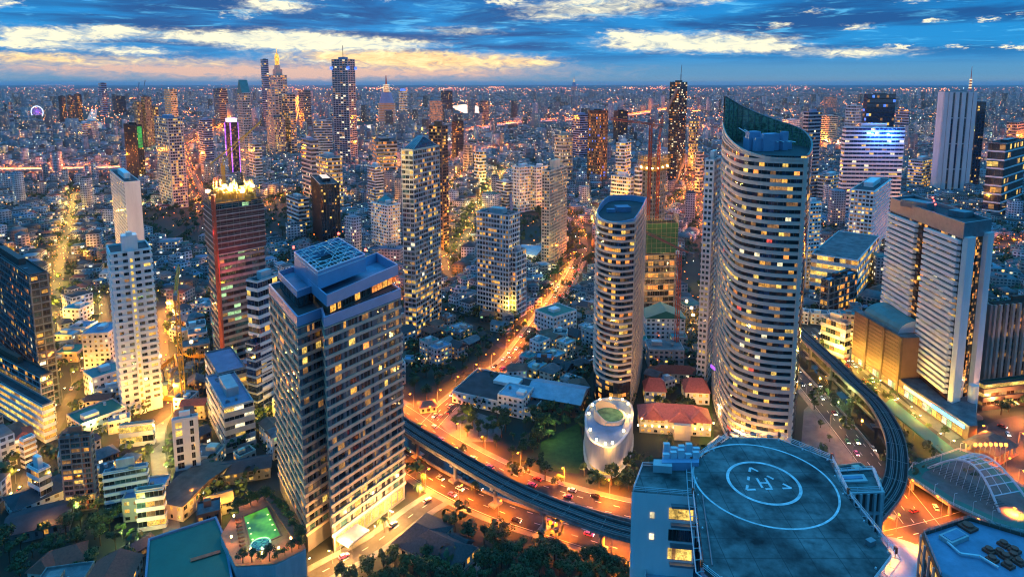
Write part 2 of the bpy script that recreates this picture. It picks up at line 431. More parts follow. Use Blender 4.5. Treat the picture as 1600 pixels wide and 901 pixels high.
# ------------------------------------------------------------------ ground and roads
g = MB(); g.face([(-60000, -2000, 0), (60000, -2000, 0), (60000, 70000, 0), (-60000, 70000, 0)]); structure('ground', g, M['city_ground'])
UP = line([(470,530),(560,602),(626,645),(700,695),(780,738),(870,772),(985,802),(1100,822),(1250,838),(1380,830)])
LOW = line([(450,560),(540,655),(626,712),(700,756),(775,790),(860,818),(985,855),(1100,878),(1250,880),(1400,850),(1500,825),(1640,780)])
NARA = line([(668,668),(700,635),(745,600),(790,570),(815,540),(840,505),(868,468),(890,435),(905,405)])
LANE = line([(690,775),(650,800),(584,850),(520,885),(470,912),(440,925)])
RIGHT = line([(1180,500),(1235,566),(1262,597),(1310,655),(1362,720),(1405,775),(1440,820)])
RIGHT2 = line([(1260,512),(1330,573),(1380,616),(1433,659),(1487,700),(1540,745)])
MID = line([(470,548),(560,632),(626,680),(700,727),(780,765),(870,796),(985,828),(1100,850)])
SOI1 = line([(0,850),(25,800),(45,740),(75,690),(100,640),(120,600),(150,545),(165,500),(160,460)])
SOI2 = line([(263,640),(247,680),(250,740),(262,790),(270,840)]); SOI2B = line([(160,720),(215,697),(245,697)])
SOI3 = line([(255,470),(252,540),(255,600),(263,640),(190,690)]); SOI4 = line([(640,470),(720,500),(790,545)])
FAR_ROADS = [(line([(-20,274),(100,273),(200,270),(250,262)], 0, 40), 34), (line([(740,208),(800,197),(893,191),(987,183),(1060,171)], 0, 120), 44),
             (line([(1078,262),(1082,285),(1092,312),(1106,350),(1110,380)], 0, 30), 26), (line([(322,330),(303,285),(288,245),(278,215)], 0, 40), 26),
             (line([(600,262),(660,258),(700,248),(780,236)], 0, 60), 26), (line([(1290,235),(1240,222),(1180,214),(1090,205)], 0, 80), 36),
             (line([(300,228),(330,208),(356,192)], 0, 60), 34), (line([(1560,262),(1600,244),(1640,225)], 0, 60), 30), (line([(450,205),(462,170),(468,150)], 0, 200), 60)]
STREETS = [(line([(700,440),(694,400),(690,350),(700,300),(722,268)]), ), (line([(905,405),(912,380),(900,345),(862,330),(815,317)]), ), (line([(60,560),(85,480),(95,400),(110,340),(118,300)]), ),
           (line([(400,330),(440,312),(520,304),(560,312),(625,330)]), ), (line([(1283,420),(1312,402),(1420,362),(1450,330)]), ), (line([(545,425),(600,440),(625,470)]), ), (line([(930,352),(958,322),(990,345)]), ),
           (line([(180,345),(225,322),(300,312),(330,300)]), ), (line([(10,400),(60,392),(150,410)]), ), (line([(1440,440),(1500,400),(1600,380)]), ), (line([(715,400),(760,300),(790,262)]), ), (line([(1020,340),(1055,318),(1085,290)]), )]
roads = [(UP, 16, 'asphalt'), (LOW, 17, 'asphalt'), (NARA, 12, 'asphalt'), (LANE, 8, 'asphalt'), (RIGHT, 17, 'asphalt_dark'), (RIGHT2, 9, 'asphalt'),
         (SOI1, 6, 'asphalt'), (SOI2, 7, 'paving'), (SOI2B, 6, 'asphalt'), (SOI3, 9, 'asphalt'), (SOI4, 6, 'asphalt')] + [(a, b, 'asphalt') for a, b in FAR_ROADS] + [(q_[0], 10, 'asphalt') for q_ in STREETS]
pv = MB(); pk = MB()
for k, (ln, w, m_) in enumerate(roads):
    b = MB(); b.strip(ln, w, .02 + .02 * k); structure('road', b, M[m_]); occupy_line(ln, w + (9 if k < 6 else 4))
    if k < 6:
        for s in (-1, 1): pv.sweep(ln, 3.2, 0, .135 + .006 * k, 0, s * (w / 2 + 1.62))
for ln, w in (FAR_ROADS[0], FAR_ROADS[1]):
    b = MB(); b.sweep(ln, w, 11, 13.5)
    for s in (-1, 1): b.sweep(ln, .6, 13.5, 15, 0, s * w / 2)
    for p in ln[::2]: b.cyl(p[0], p[1], 0, 2.5, 11, 2.5, 8)
    o = tag(obj('expressway_bridge', b, M['concrete_pale']), 'elevated expressway glowing orange far off ' + ('at the picture edge' if ln is FAR_ROADS[0][0] else 'behind the glittering brown tower'), 'expressway')
structure('pavement', pv, M['paving'])
b = MB(); b.face([(*p, .30) for p in area([(596,640),(640,632),(668,640),(700,676),(668,700),(655,716),(600,745)])]); structure('road', b, M['asphalt']); occupy(area([(596,640),(640,632),(668,640),(700,676),(668,700),(655,716),(600,745)]), 3)
X_AREA = area([(1385,755),(1440,720),(1490,690),(1560,655),(1640,640),(1640,840),(1500,850),(1440,862),(1380,862)])
b = MB(); b.face([(*p, .33) for p in X_AREA]); structure('road', b, M['asphalt']); occupy(X_AREA, 1)
mk = MB()                                           # lane markings
def dashes(ln, off, every=9.0, n=3.0, w=.28, z=.36):
    L = offset_line(ln, off); acc = 0.0
    for a, b_ in zip(L, L[1:]):
        d = math.dist(a, b_); u = Vector((b_[0]-a[0], b_[1]-a[1])) / max(d, 1e-6)
        k = int((acc + d) // every) - int(acc // every)
        for q_ in range(k):
            s = (int(acc // every) + 1 + q_) * every - acc
            c = Vector(a) + u * s; n_ = Vector((-u.y, u.x)) * w / 2; e = c + u * n
            mk.face([(*(c - n_), z), (*(e - n_), z), (*(e + n_), z), (*(c + n_), z)])
        acc += d
for ln, w in ((UP, 16), (LOW, 17), (NARA, 12), (RIGHT, 17)):
    for o_ in (-w/6, w/6): dashes(ln, o_)
    for o_ in (-w/2 + .5, w/2 - .5): mk.strip(offset_line(ln, o_), .22, .355)
dashes(RIGHT2, 0); dashes(LANE, 0)
structure('road_markings', mk, M['road_paint'])
# canals beside the roads
CANAL2 = line([(1240,548),(1290,600),(1330,640),(1375,690),(1400,722)])
b = MB(); b.strip(MID[6:], 9, .45); b.strip(CANAL2, 13, .45); structure('canal', b, M['water']); occupy_line(MID, 16); occupy_line(CANAL2, 20)
b = MB()
for ln, w in ((MID, 11.5), (CANAL2, 15)):
    for s in (-1, 1): b.sweep(ln, .6, 0, 1.5, 0, s * w / 2)
tag(obj('canal_wall', b, M['concrete']), 'low concrete parapet walls along both canals under the elevated railway', 'wall')
for c_ in ((700, 727), (742, 748), (810, 776)):   # slabs that cross the canal
    pass
# river in the distance
for px_ in ([(118,205),(132,196),(142,172),(152,170),(150,190),(190,196),(196,204),(150,206)], [(556,197),(600,193),(598,199),(558,203)], [(705,166),(725,163),(748,166),(750,176),(728,178),(712,171)], [(270,205),(300,200),(320,206),(280,210)]):
    b = MB(); b.face([(*P(x, y), .25) for x, y in px_]); structure('river', b, M['water'])
# ------------------------------------------------------------------ elevated railway
TR = line([(300,268),(310,288),(330,322),(390,425),(470,536),(560,612),(626,660),(700,706),(800,762),(900,803),(985,830),(1100,850),(1230,856),(1325,832),(1375,787),(1396,757),(1402,727),(1400,692),(1388,659),(1366,626),(1334,597),(1300,564),(1263,530),(1235,502),(1210,470)], 13.0, 5.0)
vr = empty('elevated_railway', (TR[0][0], TR[0][1], 0)); tag(vr, 'long curved elevated railway with a double track on concrete piers', 'railway viaduct')
off = Vector(TR[0]); tr = [(p[0] - off.x, p[1] - off.y) for p in TR]
b = MB(); b.sweep(tr, 9.4, 11.4, 12.4); b.sweep(tr, 4.5, 10.0, 11.4); obj('deck', b, M['concrete'], vr)
b = MB(); b.sweep(tr, 8.8, 12.41, 12.6); obj('track_bed', b, M['rail_deck'], vr)
for s in (-1, 1):
    b = MB(); b.sweep(tr, .35, 12.4, 13.6, 0, s * 4.55); obj('parapet', b, M['concrete_dark'], vr)
for c_ in (-2.1, 2.1):
    b = MB()
    for s in (-.75, .75): b.sweep(tr, .22, 12.61, 12.85, 0, c_ + s)
    b.sweep(tr, .5, 12.61, 12.72, 1, c_); obj('track', b, [M['rail_steel'], M['concrete_dark']], vr)
b = MB(); b.sweep(tr, .5, 12.61, 13.3, 0, 0); obj('walkway', b, M['concrete_dark'], vr)
b = MB(); acc = 0
for a, c_ in zip(tr, tr[1:]):
    acc += math.dist(a, c_)
    if acc > 13: acc = 0; b.box(a[0], a[1], 12.61, .35, 8.7, 12.68, math.atan2(c_[1]-a[1], c_[0]-a[0])); b.box(a[0], a[1], 12.4, .3, 9.6, 12.62, math.atan2(c_[1]-a[1], c_[0]-a[0]) + .001)
obj('expansion_joint', b, M['concrete'], vr)['kind'] = 'stuff'
acc = 0
for a, c_ in zip(tr, tr[1:]):
    acc += math.dist(a, c_)
    if acc > 27:
        acc = 0; b = MB(); an = math.atan2(c_[1]-a[1], c_[0]-a[0])
        b.cyl(a[0], a[1], 0, 1.0, 8.6, .9, 12); b.box(a[0], a[1], 8.6, 1.8, 6.2, 10.0, an); b.box(a[0], a[1], 0, 4, 6, 1.0, an); obj('pier', b, M['concrete'], vr)
occupy_line(TR, 14)
# ------------------------------------------------------------------ facades
WIN = ['glass_dark', 'glass_teal', 'curtain', 'lit_warm', 'lit_yellow', 'lit_orange', 'lit_white', 'lit_dim', 'glass_blue', 'lit_cool', 'lit_red', 'glass_grey', 'lit_green', 'glass_brown', 'glass_gold', 'lit_blue', 'lit_purple']
WI = {k: i for i, k in enumerate(WIN)}
HOME = dict(glass_dark=.42, glass_teal=.22, glass_grey=.16, curtain=.05, lit_dim=.06, lit_warm=.05, lit_yellow=.03, lit_orange=.015, lit_white=.008)
OFFICE = dict(glass_blue=.50, glass_dark=.32, glass_grey=.07, lit_dim=.05, lit_yellow=.03, lit_white=.02, lit_warm=.02)
DARK = dict(glass_dark=.80, glass_blue=.10, lit_dim=.04, lit_yellow=.04, lit_warm=.02)
BRIGHT = dict(glass_dark=.44, glass_teal=.12, lit_warm=.14, lit_yellow=.15, lit_dim=.12, lit_white=.03)
GREY = dict(glass_grey=.55, glass_dark=.27, curtain=.05, lit_yellow=.06, lit_warm=.035, lit_dim=.035)
_wmesh = {}
def win_mesh(w, h, mi):
    key = (round(w, 1), round(h, 1), mi)
    if key not in _wmesh:
        b = MB(); w_, h_ = key[0], key[1]
        b.prism([(-w_/2, -.03), (w_/2, -.03), (w_/2, .03), (-w_/2, .03)], -h_/2, h_/2)
        if w_ > 1.5: b.prism([(-.05, -.09), (.05, -.09), (.05, -.031), (-.05, -.031)], -h_/2, h_/2, 1)
        b.prism([(-w_/2, -.08), (w_/2, -.08), (w_/2, -.031), (-w_/2, -.031)], -h_/2, -h_/2 + .1, 1)
        _wmesh[key] = mesh_of('window', b, [M[WIN[mi]], M['metal_grey']])
    return _wmesh[key]
def put_windows(root, wins, n_ind, name='window'):
    """wins: (x, y, z, tx, ty, w, h, material): the n_ind that show largest are parts of their own, the rest one part"""
    if not wins: return
    L = root.location; sc = []
    for i, (x, y, z, tx, ty, w, h, mi) in enumerate(wins):
        X, Y = x + L.x, y + L.y; d = Vector((X, Y, z - H)); f = (ty * -X + (-tx) * -Y)
        u, v_, dep = proj(X, Y, z)
        vis = -5 < u < 1605 and -5 < v_ < 906
        sc.append((f * w * h / d.length ** 3 if vis else -1, i))
    sc.sort(reverse=True); ind = set(i for s, i in sc[:n_ind] if s > 0); b = MB()
    for i, (x, y, z, tx, ty, w, h, mi) in enumerate(wins):
        if i in ind: link(name, win_mesh(w, h, mi), root, (x, y, z), math.atan2(ty, tx))
        else:
            nx, ny = ty * .03, -tx * .03; a = w / 2
            b.face([(x - tx*a + nx, y - ty*a + ny, z - h/2), (x + tx*a + nx, y + ty*a + ny, z - h/2), (x + tx*a + nx, y + ty*a + ny, z + h/2), (x - tx*a + nx, y - ty*a + ny, z + h/2)], mi)
    if b.f:
        used = sorted(set(b.m)); b.m = [used.index(k) for k in b.m]
        o = obj(name, b, [M[WIN[k]] for k in used], root)
        if len(b.f) > 1: o['kind'] = 'stuff'
def pick(r, mix):
    x = r.random() * sum(mix.values())
    for k, v_ in mix.items():
        x -= v_
        if x <= 0: return WI[k]
    return WI['glass_dark']
def facade_wins(poly, z0, z1, floors, bay, mix, r, wf=.72, hf=.6, lift=.5, blank=(), edges=None, row_mix=None, off=.05):
    """window panes floor by floor on the edges of a plan"""
    out = []; fh = (z1 - z0) / floors; n = len(poly)
    for k in range(n):
        if k in blank or (edges is not None and k not in edges): continue
        a, b = poly[k], poly[(k+1) % n]; L = math.dist(a[:2], b[:2])
        if L < 1.2: continue
        nb = max(1, round(L / bay)); tx, ty = (b[0]-a[0]) / L, (b[1]-a[1]) / L; bw = L / nb
        kind = [r.choice((1, 1, 1, .82, .55)) if wf < .9 else 1 for _ in range(nb)]
        for f in range(floors):
            mx = row_mix.get(f, mix) if row_mix else mix
            for i in range(nb):
                s = (i + .5) * bw
                out.append((a[0] + tx*s + ty*off, a[1] + ty*s - tx*off, z0 + (f + lift) * fh, tx, ty, bw * wf * kind[i], fh * hf, pick(r, mx)))
    return out
def piers(mb, poly, z0, z1, bay, w, out, m=0, blank=(), every=1, edges=None):
    n = len(poly)
    for k in range(n):
        if k in blank or (edges is not None and k not in edges): continue
        a, b = poly[k], poly[(k+1) % n]; L = math.dist(a[:2], b[:2])
        if L < 1.2: continue
        nb = max(1, round(L / bay)); tx, ty = (b[0]-a[0]) / L, (b[1]-a[1]) / L; an = math.atan2(ty, tx)
        for i in range(0, nb + 1, every):
            s = min(max(i * L / nb, w/2), L - w/2)
            mb.box(a[0] + tx*s + ty*out/2, a[1] + ty*s - tx*out/2, z0, w, out, z1, an, m)
def bands(mb, poly, z0, z1, floors, bh, out, m=0, at=0.0):
    fh = (z1 - z0) / floors; q = offset_poly(poly, out)
    for f in range(floors + 1):
        a = z0 + f * fh + at; b = min(a + bh, z1 + .3)
        if b - a > .1: mb.ring(poly, q, a, b, m)
def centroid(poly): return (sum(p[0] for p in poly) / len(poly), sum(p[1] for p in poly) / len(poly))
def rel(poly, c): return [(p[0] - c[0], p[1] - c[1]) for p in poly]
def roof_kit(root, poly, h, r, m='roof_dark', wall='concrete', parapet=1.2, plant=True, big=None):
    b = MB(); ins = offset_poly(poly, -.35); b.ring(ins, poly, h, h + parapet, 0, True); obj('parapet', b, M[wall], root)
    b = MB(); b.face([(*p, h + .03) for p in ins]); obj('roof', b, M[m], root)
    if plant:
        c = centroid(poly); e = poly[1]; an = math.atan2(poly[1][1]-poly[0][1], poly[1][0]-poly[0][0])
        L1, L2 = math.dist(poly[0], poly[1]), math.dist(poly[1], poly[2])
        b = MB(); b.box(c[0], c[1], h + .05, L1 * .42, L2 * .42, h + (big or r.uniform(3.5, 6)), an); obj('plant_room', b, M[wall], root)
        b = MB()
        for _ in range(r.randint(3, 7)):
            u, v_ = r.uniform(-.36, .36) * L1, r.choice((-.34, .34, .30)) * L2
            b.box(c[0] + math.cos(an)*u - math.sin(an)*v_, c[1] + math.sin(an)*u + math.cos(an)*v_, h + .05, r.uniform(1, 2.2), r.uniform(1, 2), h + r.uniform(1, 2), an)
        obj('roof_unit', b, M['metal_grey'], root)['kind'] = 'stuff'
def rect_plan(xc, yb, yt, xl, xr, th):
    """plan of a block whose near corner edge runs from (xc,yt) down to row yb; its left face ends at column xl, its right one at xr"""
    C, h = base_pt(xc, yb, yt); th = R(th); z = h
    dr, dl = Vector((math.cos(th), math.sin(th))), Vector((-math.sin(th), math.cos(th)))
    a = reach(C, dr, xr, z) if xr > xc + .5 else 8; c = reach(C, dl, xl, z) if xl < xc - .5 else 8
    a = min(max(a, 3), 120); c = min(max(c, 3), 120)
    return [tuple(C), tuple(C + dr*a), tuple(C + dr*a + dl*c), tuple(C + dl*c)], h
def tower(name, label, cat, poly, h, floors, bay, mix, wall='white_wall', style='band', band='white_wall', bh=.40, out=.35, pw=.7, po=.35, n_ind=0, seed=0,
          z0=0.0, group=None, roof='roof_dark', wf=.74, hf=.56, blank=(), lift=None, row_mix=None, plant=True, pier_every=1, pier_mat=None, big=None, parapet=1.2):
    r = random.Random(seed * 31 + len(label) * 7 + int(h * 10)); c = centroid(poly); lp = rel(poly, c)
    root = empty(name, (c[0], c[1], 0)); tag(root, label, cat, group)
    b = MB(); b.prism(lp, 0, h, 0); obj('wall', b, M[wall], root)
    if style == 'band' and wf == .74: wf = .96
    if style == 'grid' and pier_every == 1: pier_every = r.choice((1, 1, 2, 3)); wf = r.choice((.72, .8, .9)); hf = r.choice((.5, .56, .64))
    fh = (h - z0) / floors; bm = MB()
    if style in ('band', 'grid', 'balcony'): bands(bm, lp, z0, h, floors, bh * fh, out)
    if style in ('grid', 'pier', 'balcony'):
        piers(bm, lp, z0, h, bay, pw, po + .02, 1, blank, pier_every)
    if style == 'balcony':
        bands(bm, lp, z0, h, floors, .18, out + .9)
    if bm.f: obj('cladding', bm, [M[band], M[pier_mat or band]], root)
    lf = lift if lift is not None else (.5 if style in ('punch', 'pier') else .5 + bh / 2)
    put_windows(root, facade_wins(lp, z0, h, floors, bay, mix, r, wf, hf, lf, blank, None, row_mix), n_ind)
    roof_kit(root, lp, h, r, roof, wall, parapet, plant, big)
    occupy(poly, 3.0); return root, lp, h, c
# ------------------------------------------------------------------ hotel with the lattice crown
def px_poly(px, h): return ccw([tuple(P(x, y, h)) for x, y in px])
C1, HH = base_pt(465, 862, 498)
hp = [tuple(P(x, y, HH)) for x, y in [(421,447),(465,498),(503,484)]]; c3 = tuple(P(507.5,498.5,HH)); rr = tuple(P(625,454,HH))
bk = (rr[0] + hp[0][0] - hp[1][0], rr[1] + hp[0][1] - hp[1][1])
hp = hp + [c3, rr, bk]
c = centroid(hp); lp = rel(hp, c); r = random.Random(5)
hotel = tag(empty('hotel_tower', (c[0], c[1], 0)), 'tall beige and grey hotel tower with blue steel lattice on its roof', 'hotel')
b = MB(); b.prism(lp, 0, HH, 0); obj('wall', b, M['grey_pier'], hotel)
NF = 22; z0 = 8.0; fh = (HH - z0) / NF
b = MB(); bands(b, lp, z0, HH - 4, NF - 1, 1.35, .6); obj('spandrel_band', b, M['beige_band'], hotel)
b = MB(); piers(b, lp, z0, HH - 1.5, 8.2, 1.3, .25); obj('pilaster', b, M['grey_pier'], hotel)
HOTEL = dict(glass_dark=.46, glass_teal=.26, glass_grey=.06, curtain=.04, lit_warm=.035, lit_yellow=.03, lit_orange=.02, lit_dim=.13)
put_windows(hotel, facade_wins(lp, z0, HH - 4, NF - 1, 4.1, HOTEL, r, .86, .68, .5 + 1.35 / fh / 2), 100)
b = MB(); b.ring(lp, offset_poly(lp, .4), HH - 3.2, HH + 1.0, 0); b.ring(offset_poly(lp, -.4), lp, HH, HH + 1.0, 0, True); obj('parapet', b, M['blue_panel'], hotel)
b = MB(); b.face([(*p, HH + .04) for p in offset_poly(lp, -.4)]); obj('roof', b, M['roof_dark'], hotel)
def hpoly(px, z): return rel([tuple(P(x, y, z)) for x, y in px], c)
f3 = hpoly([(510,461),(622,413),(589,394)], HH + 10); f3.append((f3[2][0] + f3[0][0] - f3[1][0], f3[2][1] + f3[0][1] - f3[1][1]))
inn = offset_poly(f3, -2.5)
b = MB(); b.prism(inn, HH + .05, HH + 5.2); obj('upper_storey', b, M['brown_dark'], hotel)
b = MB(); b.ring(offset_poly(f3, -.5), f3, HH + 5, HH + 10, 0, True); obj('fascia', b, M['blue_panel'], hotel)
b = MB(); b.face([(*p, HH + 5.3) for p in offset_poly(f3, -.52)]); obj('roof', b, M['blue_roof'], hotel)
w = facade_wins(inn, HH + .2, HH + 5, 1, 4.0, dict(lit_orange=.35, lit_warm=.25, glass_brown=.4), r, .85, .7, .45, edges=(0,)); put_windows(hotel, w, 20)
p4 = hpoly([(459,393),(496,424),(571,397),(529,371)], HH + 17)
b = MB(); b.ring(offset_poly(p4, -.5), p4, HH + 9.0, HH + 17, 0, True); b.face([(*p, HH + 10.2) for p in offset_poly(p4, -.5)], 1); pent = obj('penthouse', b, [M['blue_panel'], M['roof_dark']], hotel)
b = MB()
def lerp2(a, b_, u): return (a[0] + (b_[0]-a[0])*u, a[1] + (b_[1]-a[1])*u)
NL = 7
gridp = [[lerp2(lerp2(p4[0], p4[1], i / NL), lerp2(p4[3], p4[2], i / NL), j / NL) for j in range(NL + 1)] for i in range(NL + 1)]
for i in range(NL + 1):
    for j in range(NL + 1):
        if 2 <= i <= 4 and 2 <= j <= 3: continue
        for di, dj in ((1, 0), (0, 1), (1, 1) if (i + j) % 2 else (1, -1)):
            if 0 <= i + di <= NL and 0 <= j + dj <= NL:
                for z in ((HH + 16.6,) if di and dj else (HH + 16.9, HH + 15.2)): b.bar((*gridp[i][j], z), (*gridp[i+di][j+dj], z), .16)
obj('roof_lattice', b, M['metal_white'], pent)
for k in (0, 2, 3):
    b = MB(); b.cyl(p4[k][0], p4[k][1], HH + 17, .15, HH + 18.6, .15, 6); b.cyl(p4[k][0], p4[k][1], HH + 18.6, .55, HH + 19.6, .4, 8, 1); obj('beacon', b, [M['metal_grey'], M['lamp_red']], pent)
p5 = hpoly([(434,424),(464,455),(491,445)], HH + 8); p5.append((p5[2][0] + p5[0][0] - p5[1][0], p5[2][1] + p5[0][1] - p5[1][1]))
b = MB(); b.prism(offset_poly(p5, -.6), HH + .05, HH + 5.4, 1); b.ring(offset_poly(p5, -.4), p5, HH + 5, HH + 8, 0, True); b.face([(*p, HH + 5.6) for p in offset_poly(p5, -.42)], 2); obj('roof_pavilion', b, [M['blue_panel'], M['dark_wall'], M['blue_roof']], hotel)
w = facade_wins(offset_poly(p5, -.6), HH + .3, HH + 5, 1, 3, dict(glass_dark=.6, glass_teal=.4), r, .8, .8, .5, edges=(0, 1)); put_windows(hotel, w, 12)
# lit street front and canopy, terrace furniture
fr = [lp[3], lp[4]]; tx, ty = Vector((fr[1][0]-fr[0][0], fr[1][1]-fr[0][1])).normalized(); Lf = math.dist(*fr)
w = [(fr[0][0] + tx*s + ty*.06, fr[0][1] + ty*s - tx*.06, 4.0, tx, ty, 3.4, 5.0, WI['lit_yellow' if i % 3 else 'lit_warm']) for i, s in enumerate(np.arange(3, Lf - 2, 4.2))]
put_windows(hotel, w, 20, 'shop_front')
b = MB(); mid_ = lerp2(fr[0], fr[1], .16); b.box(mid_[0] + ty*4, mid_[1] - tx*4, 5.2, 12, 8, 5.9, math.atan2(ty, tx)); obj('entrance_canopy', b, M['concrete_pale'], hotel)
b = MB()
for s in np.arange(2, Lf - 2, 1.9):
    b.box(fr[0][0] + tx*s - ty*1.1, fr[0][1] + ty*s + tx*1.1, HH + .06, 1.1, .6, HH + .06 + r.uniform(.7, 1.5), math.atan2(ty, tx))
obj('terrace_seat', b, M['metal_dark'], hotel)['kind'] = 'stuff'
occupy(hp, 6)
hc = c
# wing beside the hotel's foot, pool deck on it, and the big green roof
DZ = 16.0
dk_px = [(345,835),(372,792),(418,772),(447,805),(472,842),(478,856),(430,880),(368,884)]
dk = px_poly(dk_px[::-1], DZ)
c = centroid(dk); dl = rel(dk, c)
deck = tag(empty('pool_terrace', (*c, 0)), 'raised terracotta pool terrace with sun loungers at the foot of the lattice roof hotel', 'terrace')
pool = rel(px_poly([(381,807),(394,855),(438,836),(417,792)], DZ), c)
b = MB(); b.prism(dl, 0, DZ - .6); obj('podium', b, M['concrete_pale'], deck)
b = MB(); b.ring(pool, pool, DZ, DZ); b = MB(); b.face([(*p, DZ - .02) for p in dl]); obj('deck', b, M['terracotta'], deck)
b = MB(); b.ring(offset_poly(pool, 0), offset_poly(pool, .7), DZ - .01, DZ + .25, 0, True); pe_ = obj('pool_edge', b, M['deck_wood'], deck)
m_ = emit('pool_water', (.14, .55, .03), .55, .5, .12, (.02, .08, .03)); b = MB(); b.face([(*p, DZ + .05) for p in pool]); obj('pool', b, m_, deck)
pc = rel(px_poly([(407,850)], DZ), c)[0]
b = MB(); b.cyl(*pc, DZ, 4.1, DZ + .3, 4.1, 28, 0); b.cyl(*pc, DZ + .3, 3.4, DZ + .34, 3.4, 28, 1); obj('round_pool', b, [M['concrete_pale'], M['glass_teal']], deck)
for i in range(4):
    for s in (0, 1):
        a_, b_ = (pool[0], pool[1]) if s else (pool[3], pool[2]); q_ = lerp2(a_, b_, .18 + i * .22); q_ = lerp2(q_, centroid(pool), .18)
        b = MB(); b.cyl(q_[0], q_[1], DZ + .06, .4, DZ + .11, .4, 8); obj('pool_lamp', b, M['lamp_green'], pe_)
L_ = rel(px_poly([(372,812),(380,858)], DZ), c)
for i in range(9):
    q_ = lerp2(L_[0], L_[1], i / 8); b = MB(); b.box(0, 0, .25, 2.2, .8, .5); b.box(-.9, 0, .5, .6, .8, 1.0); o = obj('sun_lounger', b, M['roof_red'], None, (c[0] + q_[0], c[1] + q_[1], DZ), .5)
    tag(o, 'red sun lounger lined up on the terrace along the green lit pool', 'lounger', 'red loungers beside the pool'); 
wk = px_poly([(424,770),(470,838),(463,848),(416,778)][::-1], DZ + 4)
b = MB(); b.prism(rel(wk, c), DZ + 3.2, DZ + 3.8); obj('walkway_roof', b, M['roof_red'], deck)
point('pool_glow', (*P(408, 825, DZ + 5), DZ + 5), 2600, (.5, 1, .2))
occupy(dk, 3)
gr = px_poly([(232,842),(240,834),(340,806),(352,838),(362,905),(226,905)][::-1], 12)
gr = [tuple(P(x, y, 12)) for x, y in [(226,925),(366,925),(350,838),(337,808),(233,842)]]
c = centroid(gr); gl = rel(gr, c)
o = tag(empty('market_hall', (*c, 0)), 'low hall with one huge flat dark green roof edged in pale concrete', 'hall')
b = MB(); b.prism(gl, 0, 11.4); obj('wall', b, M['concrete'], o)
b = MB(); b.face([(*p, 11.5) for p in gl]); obj('roof', b, M['roof_green'], o)
b = MB(); b.ring(offset_poly(gl, -.4), offset_poly(gl, .4), 11.2, 12.4, 0, True); obj('parapet', b, M['blue_roof'], o)
q_ = rel(px_poly([(298,875),(345,861)], 12), c); b = MB(); b.bar((*q_[0], 12.1), (*q_[1], 12.1), .8, 0); obj('planter', b, M['terracotta'], o)
occupy(gr, 3)

# ------------------------------------------------------------------ great curved glass tower
bp = [tuple(P(x, y)) for x, y in [(1112,603),(1118,637),(1139,684),(1172,704),(1212,713),(1253,716),(1263,690),(1264,655),(1245,625),(1190,603),(1145,592)]]
bp = [tuple(P(1112 + (x - 1112) * .85, y)) for x, y in [(1112,603),(1118,637),(1139,684),(1172,704),(1212,713),(1253,716),(1263,690),(1264,655),(1245,625),(1190,603),(1145,592)]]
def closed_curve(pts, per=4, sharp=()):
    n = len(pts); out = []
    for k in range(n):
        a, b_, c_, d = [Vector(pts[(k + i) % n]) for i in (-1, 0, 1, 2)]
        if k in sharp: a = b_ * 2 - c_
        if (k + 1) % n in sharp: d = c_ * 2 - b_
        for i in range(per):
            u = i / per; out.append(tuple(.5*((2*b_) + (c_-a)*u + (2*a-5*b_+4*c_-d)*u*u + (3*b_-a-3*c_+d)*u*u*u)))
    return out
cv = closed_curve(bp, 4, (0, 5)); c = centroid(cv); cl = rel(cv, c); r = random.Random(11)
gC, hC = P(1232, 716), None; hF = height_at(gC.x, gC.y, 247); gA = P(1112, 603); hA = height_at(gA.x, gA.y, 192); hPk = height_at(gA.x, gA.y, 150)
ct = tag(empty('curved_tower', (*c, 0)), 'great curved glass tower with white bands and a slanting glass crown', 'skyscraper')
NFc = 41; fhc = hF / NFc
b = MB(); b.prism(cl, 0, hF, 0); obj('wall', b, M['glass_dark'], ct)
front = range(0, 21); rim = cl[0:22]
def arc_band(mb, pts, zf0, zf1, out, m=0):
    q_ = offset_line(pts, -out); n = len(pts)
    for k in range(n - 1):
        for lo, hi in ((k, k + 1),):
            a0, a1, b0, b1 = zf0(lo), zf1(lo), zf0(hi), zf1(hi)
            mb.face([(*q_[lo], a0), (*q_[hi], b0), (*q_[hi], b1), (*q_[lo], a1)], m)
            mb.face([(*q_[lo], a1), (*q_[hi], b1), (*pts[hi], b1), (*pts[lo], a1)], m)
            mb.face([(*pts[lo], a0), (*pts[hi], b0), (*q_[hi], b0), (*q_[lo], a0)], m)
b = MB()
for f in range(NFc): arc_band(b, rim, lambda k, f=f: f * fhc + 1.0, lambda k, f=f: f * fhc + 2.9, .55)
topz = lambda k: hF + (hA - hF) * max(0, 1 - k / 15.0) ** 1.6 * (1 + .0 * k)
arc_band(b, rim, lambda k: topz(k) - 1.6, lambda k: topz(k), .55)
for u in (.38, .72):                                   # extra bands on the rising shoulder
    arc_band(b, rim, lambda k: hF + (topz(k) - 1.6 - hF) * u - .8 * ((topz(k) - hF) / (hA - hF)), lambda k: hF + (topz(k) - 1.6 - hF) * u + .8 * ((topz(k) - hF) / (hA - hF)), .5)
e_ = cl[20]; b.box(e_[0] - .6, e_[1], 0, 1.8, 1.4, hF, 0.0)
obj('white_band', b, M['pale_band'] if 'pale_band' in M else mat('pale_band', (.60, .51, .43), .55, vary=.08, scale=.2), ct)
b = MB()
for k in range(len(rim) - 1): b.face([(*rim[k], hF - .5), (*rim[k+1], hF - .5), (*rim[k+1], topz(k+1)), (*rim[k], topz(k))])
obj('shoulder_glass', b, M['glass_dark'], ct)
back = [cl[0]] + cl[:20:-1]                            # from the peak round the back to the right corner
nB = len(back); pk_z = lambda k: hF + 1 + (hPk - hF - 1) * (1 - k / (nB - 1)) ** 1.45
m_ = glass('crown_glass', (.26, .32, .20), .2)
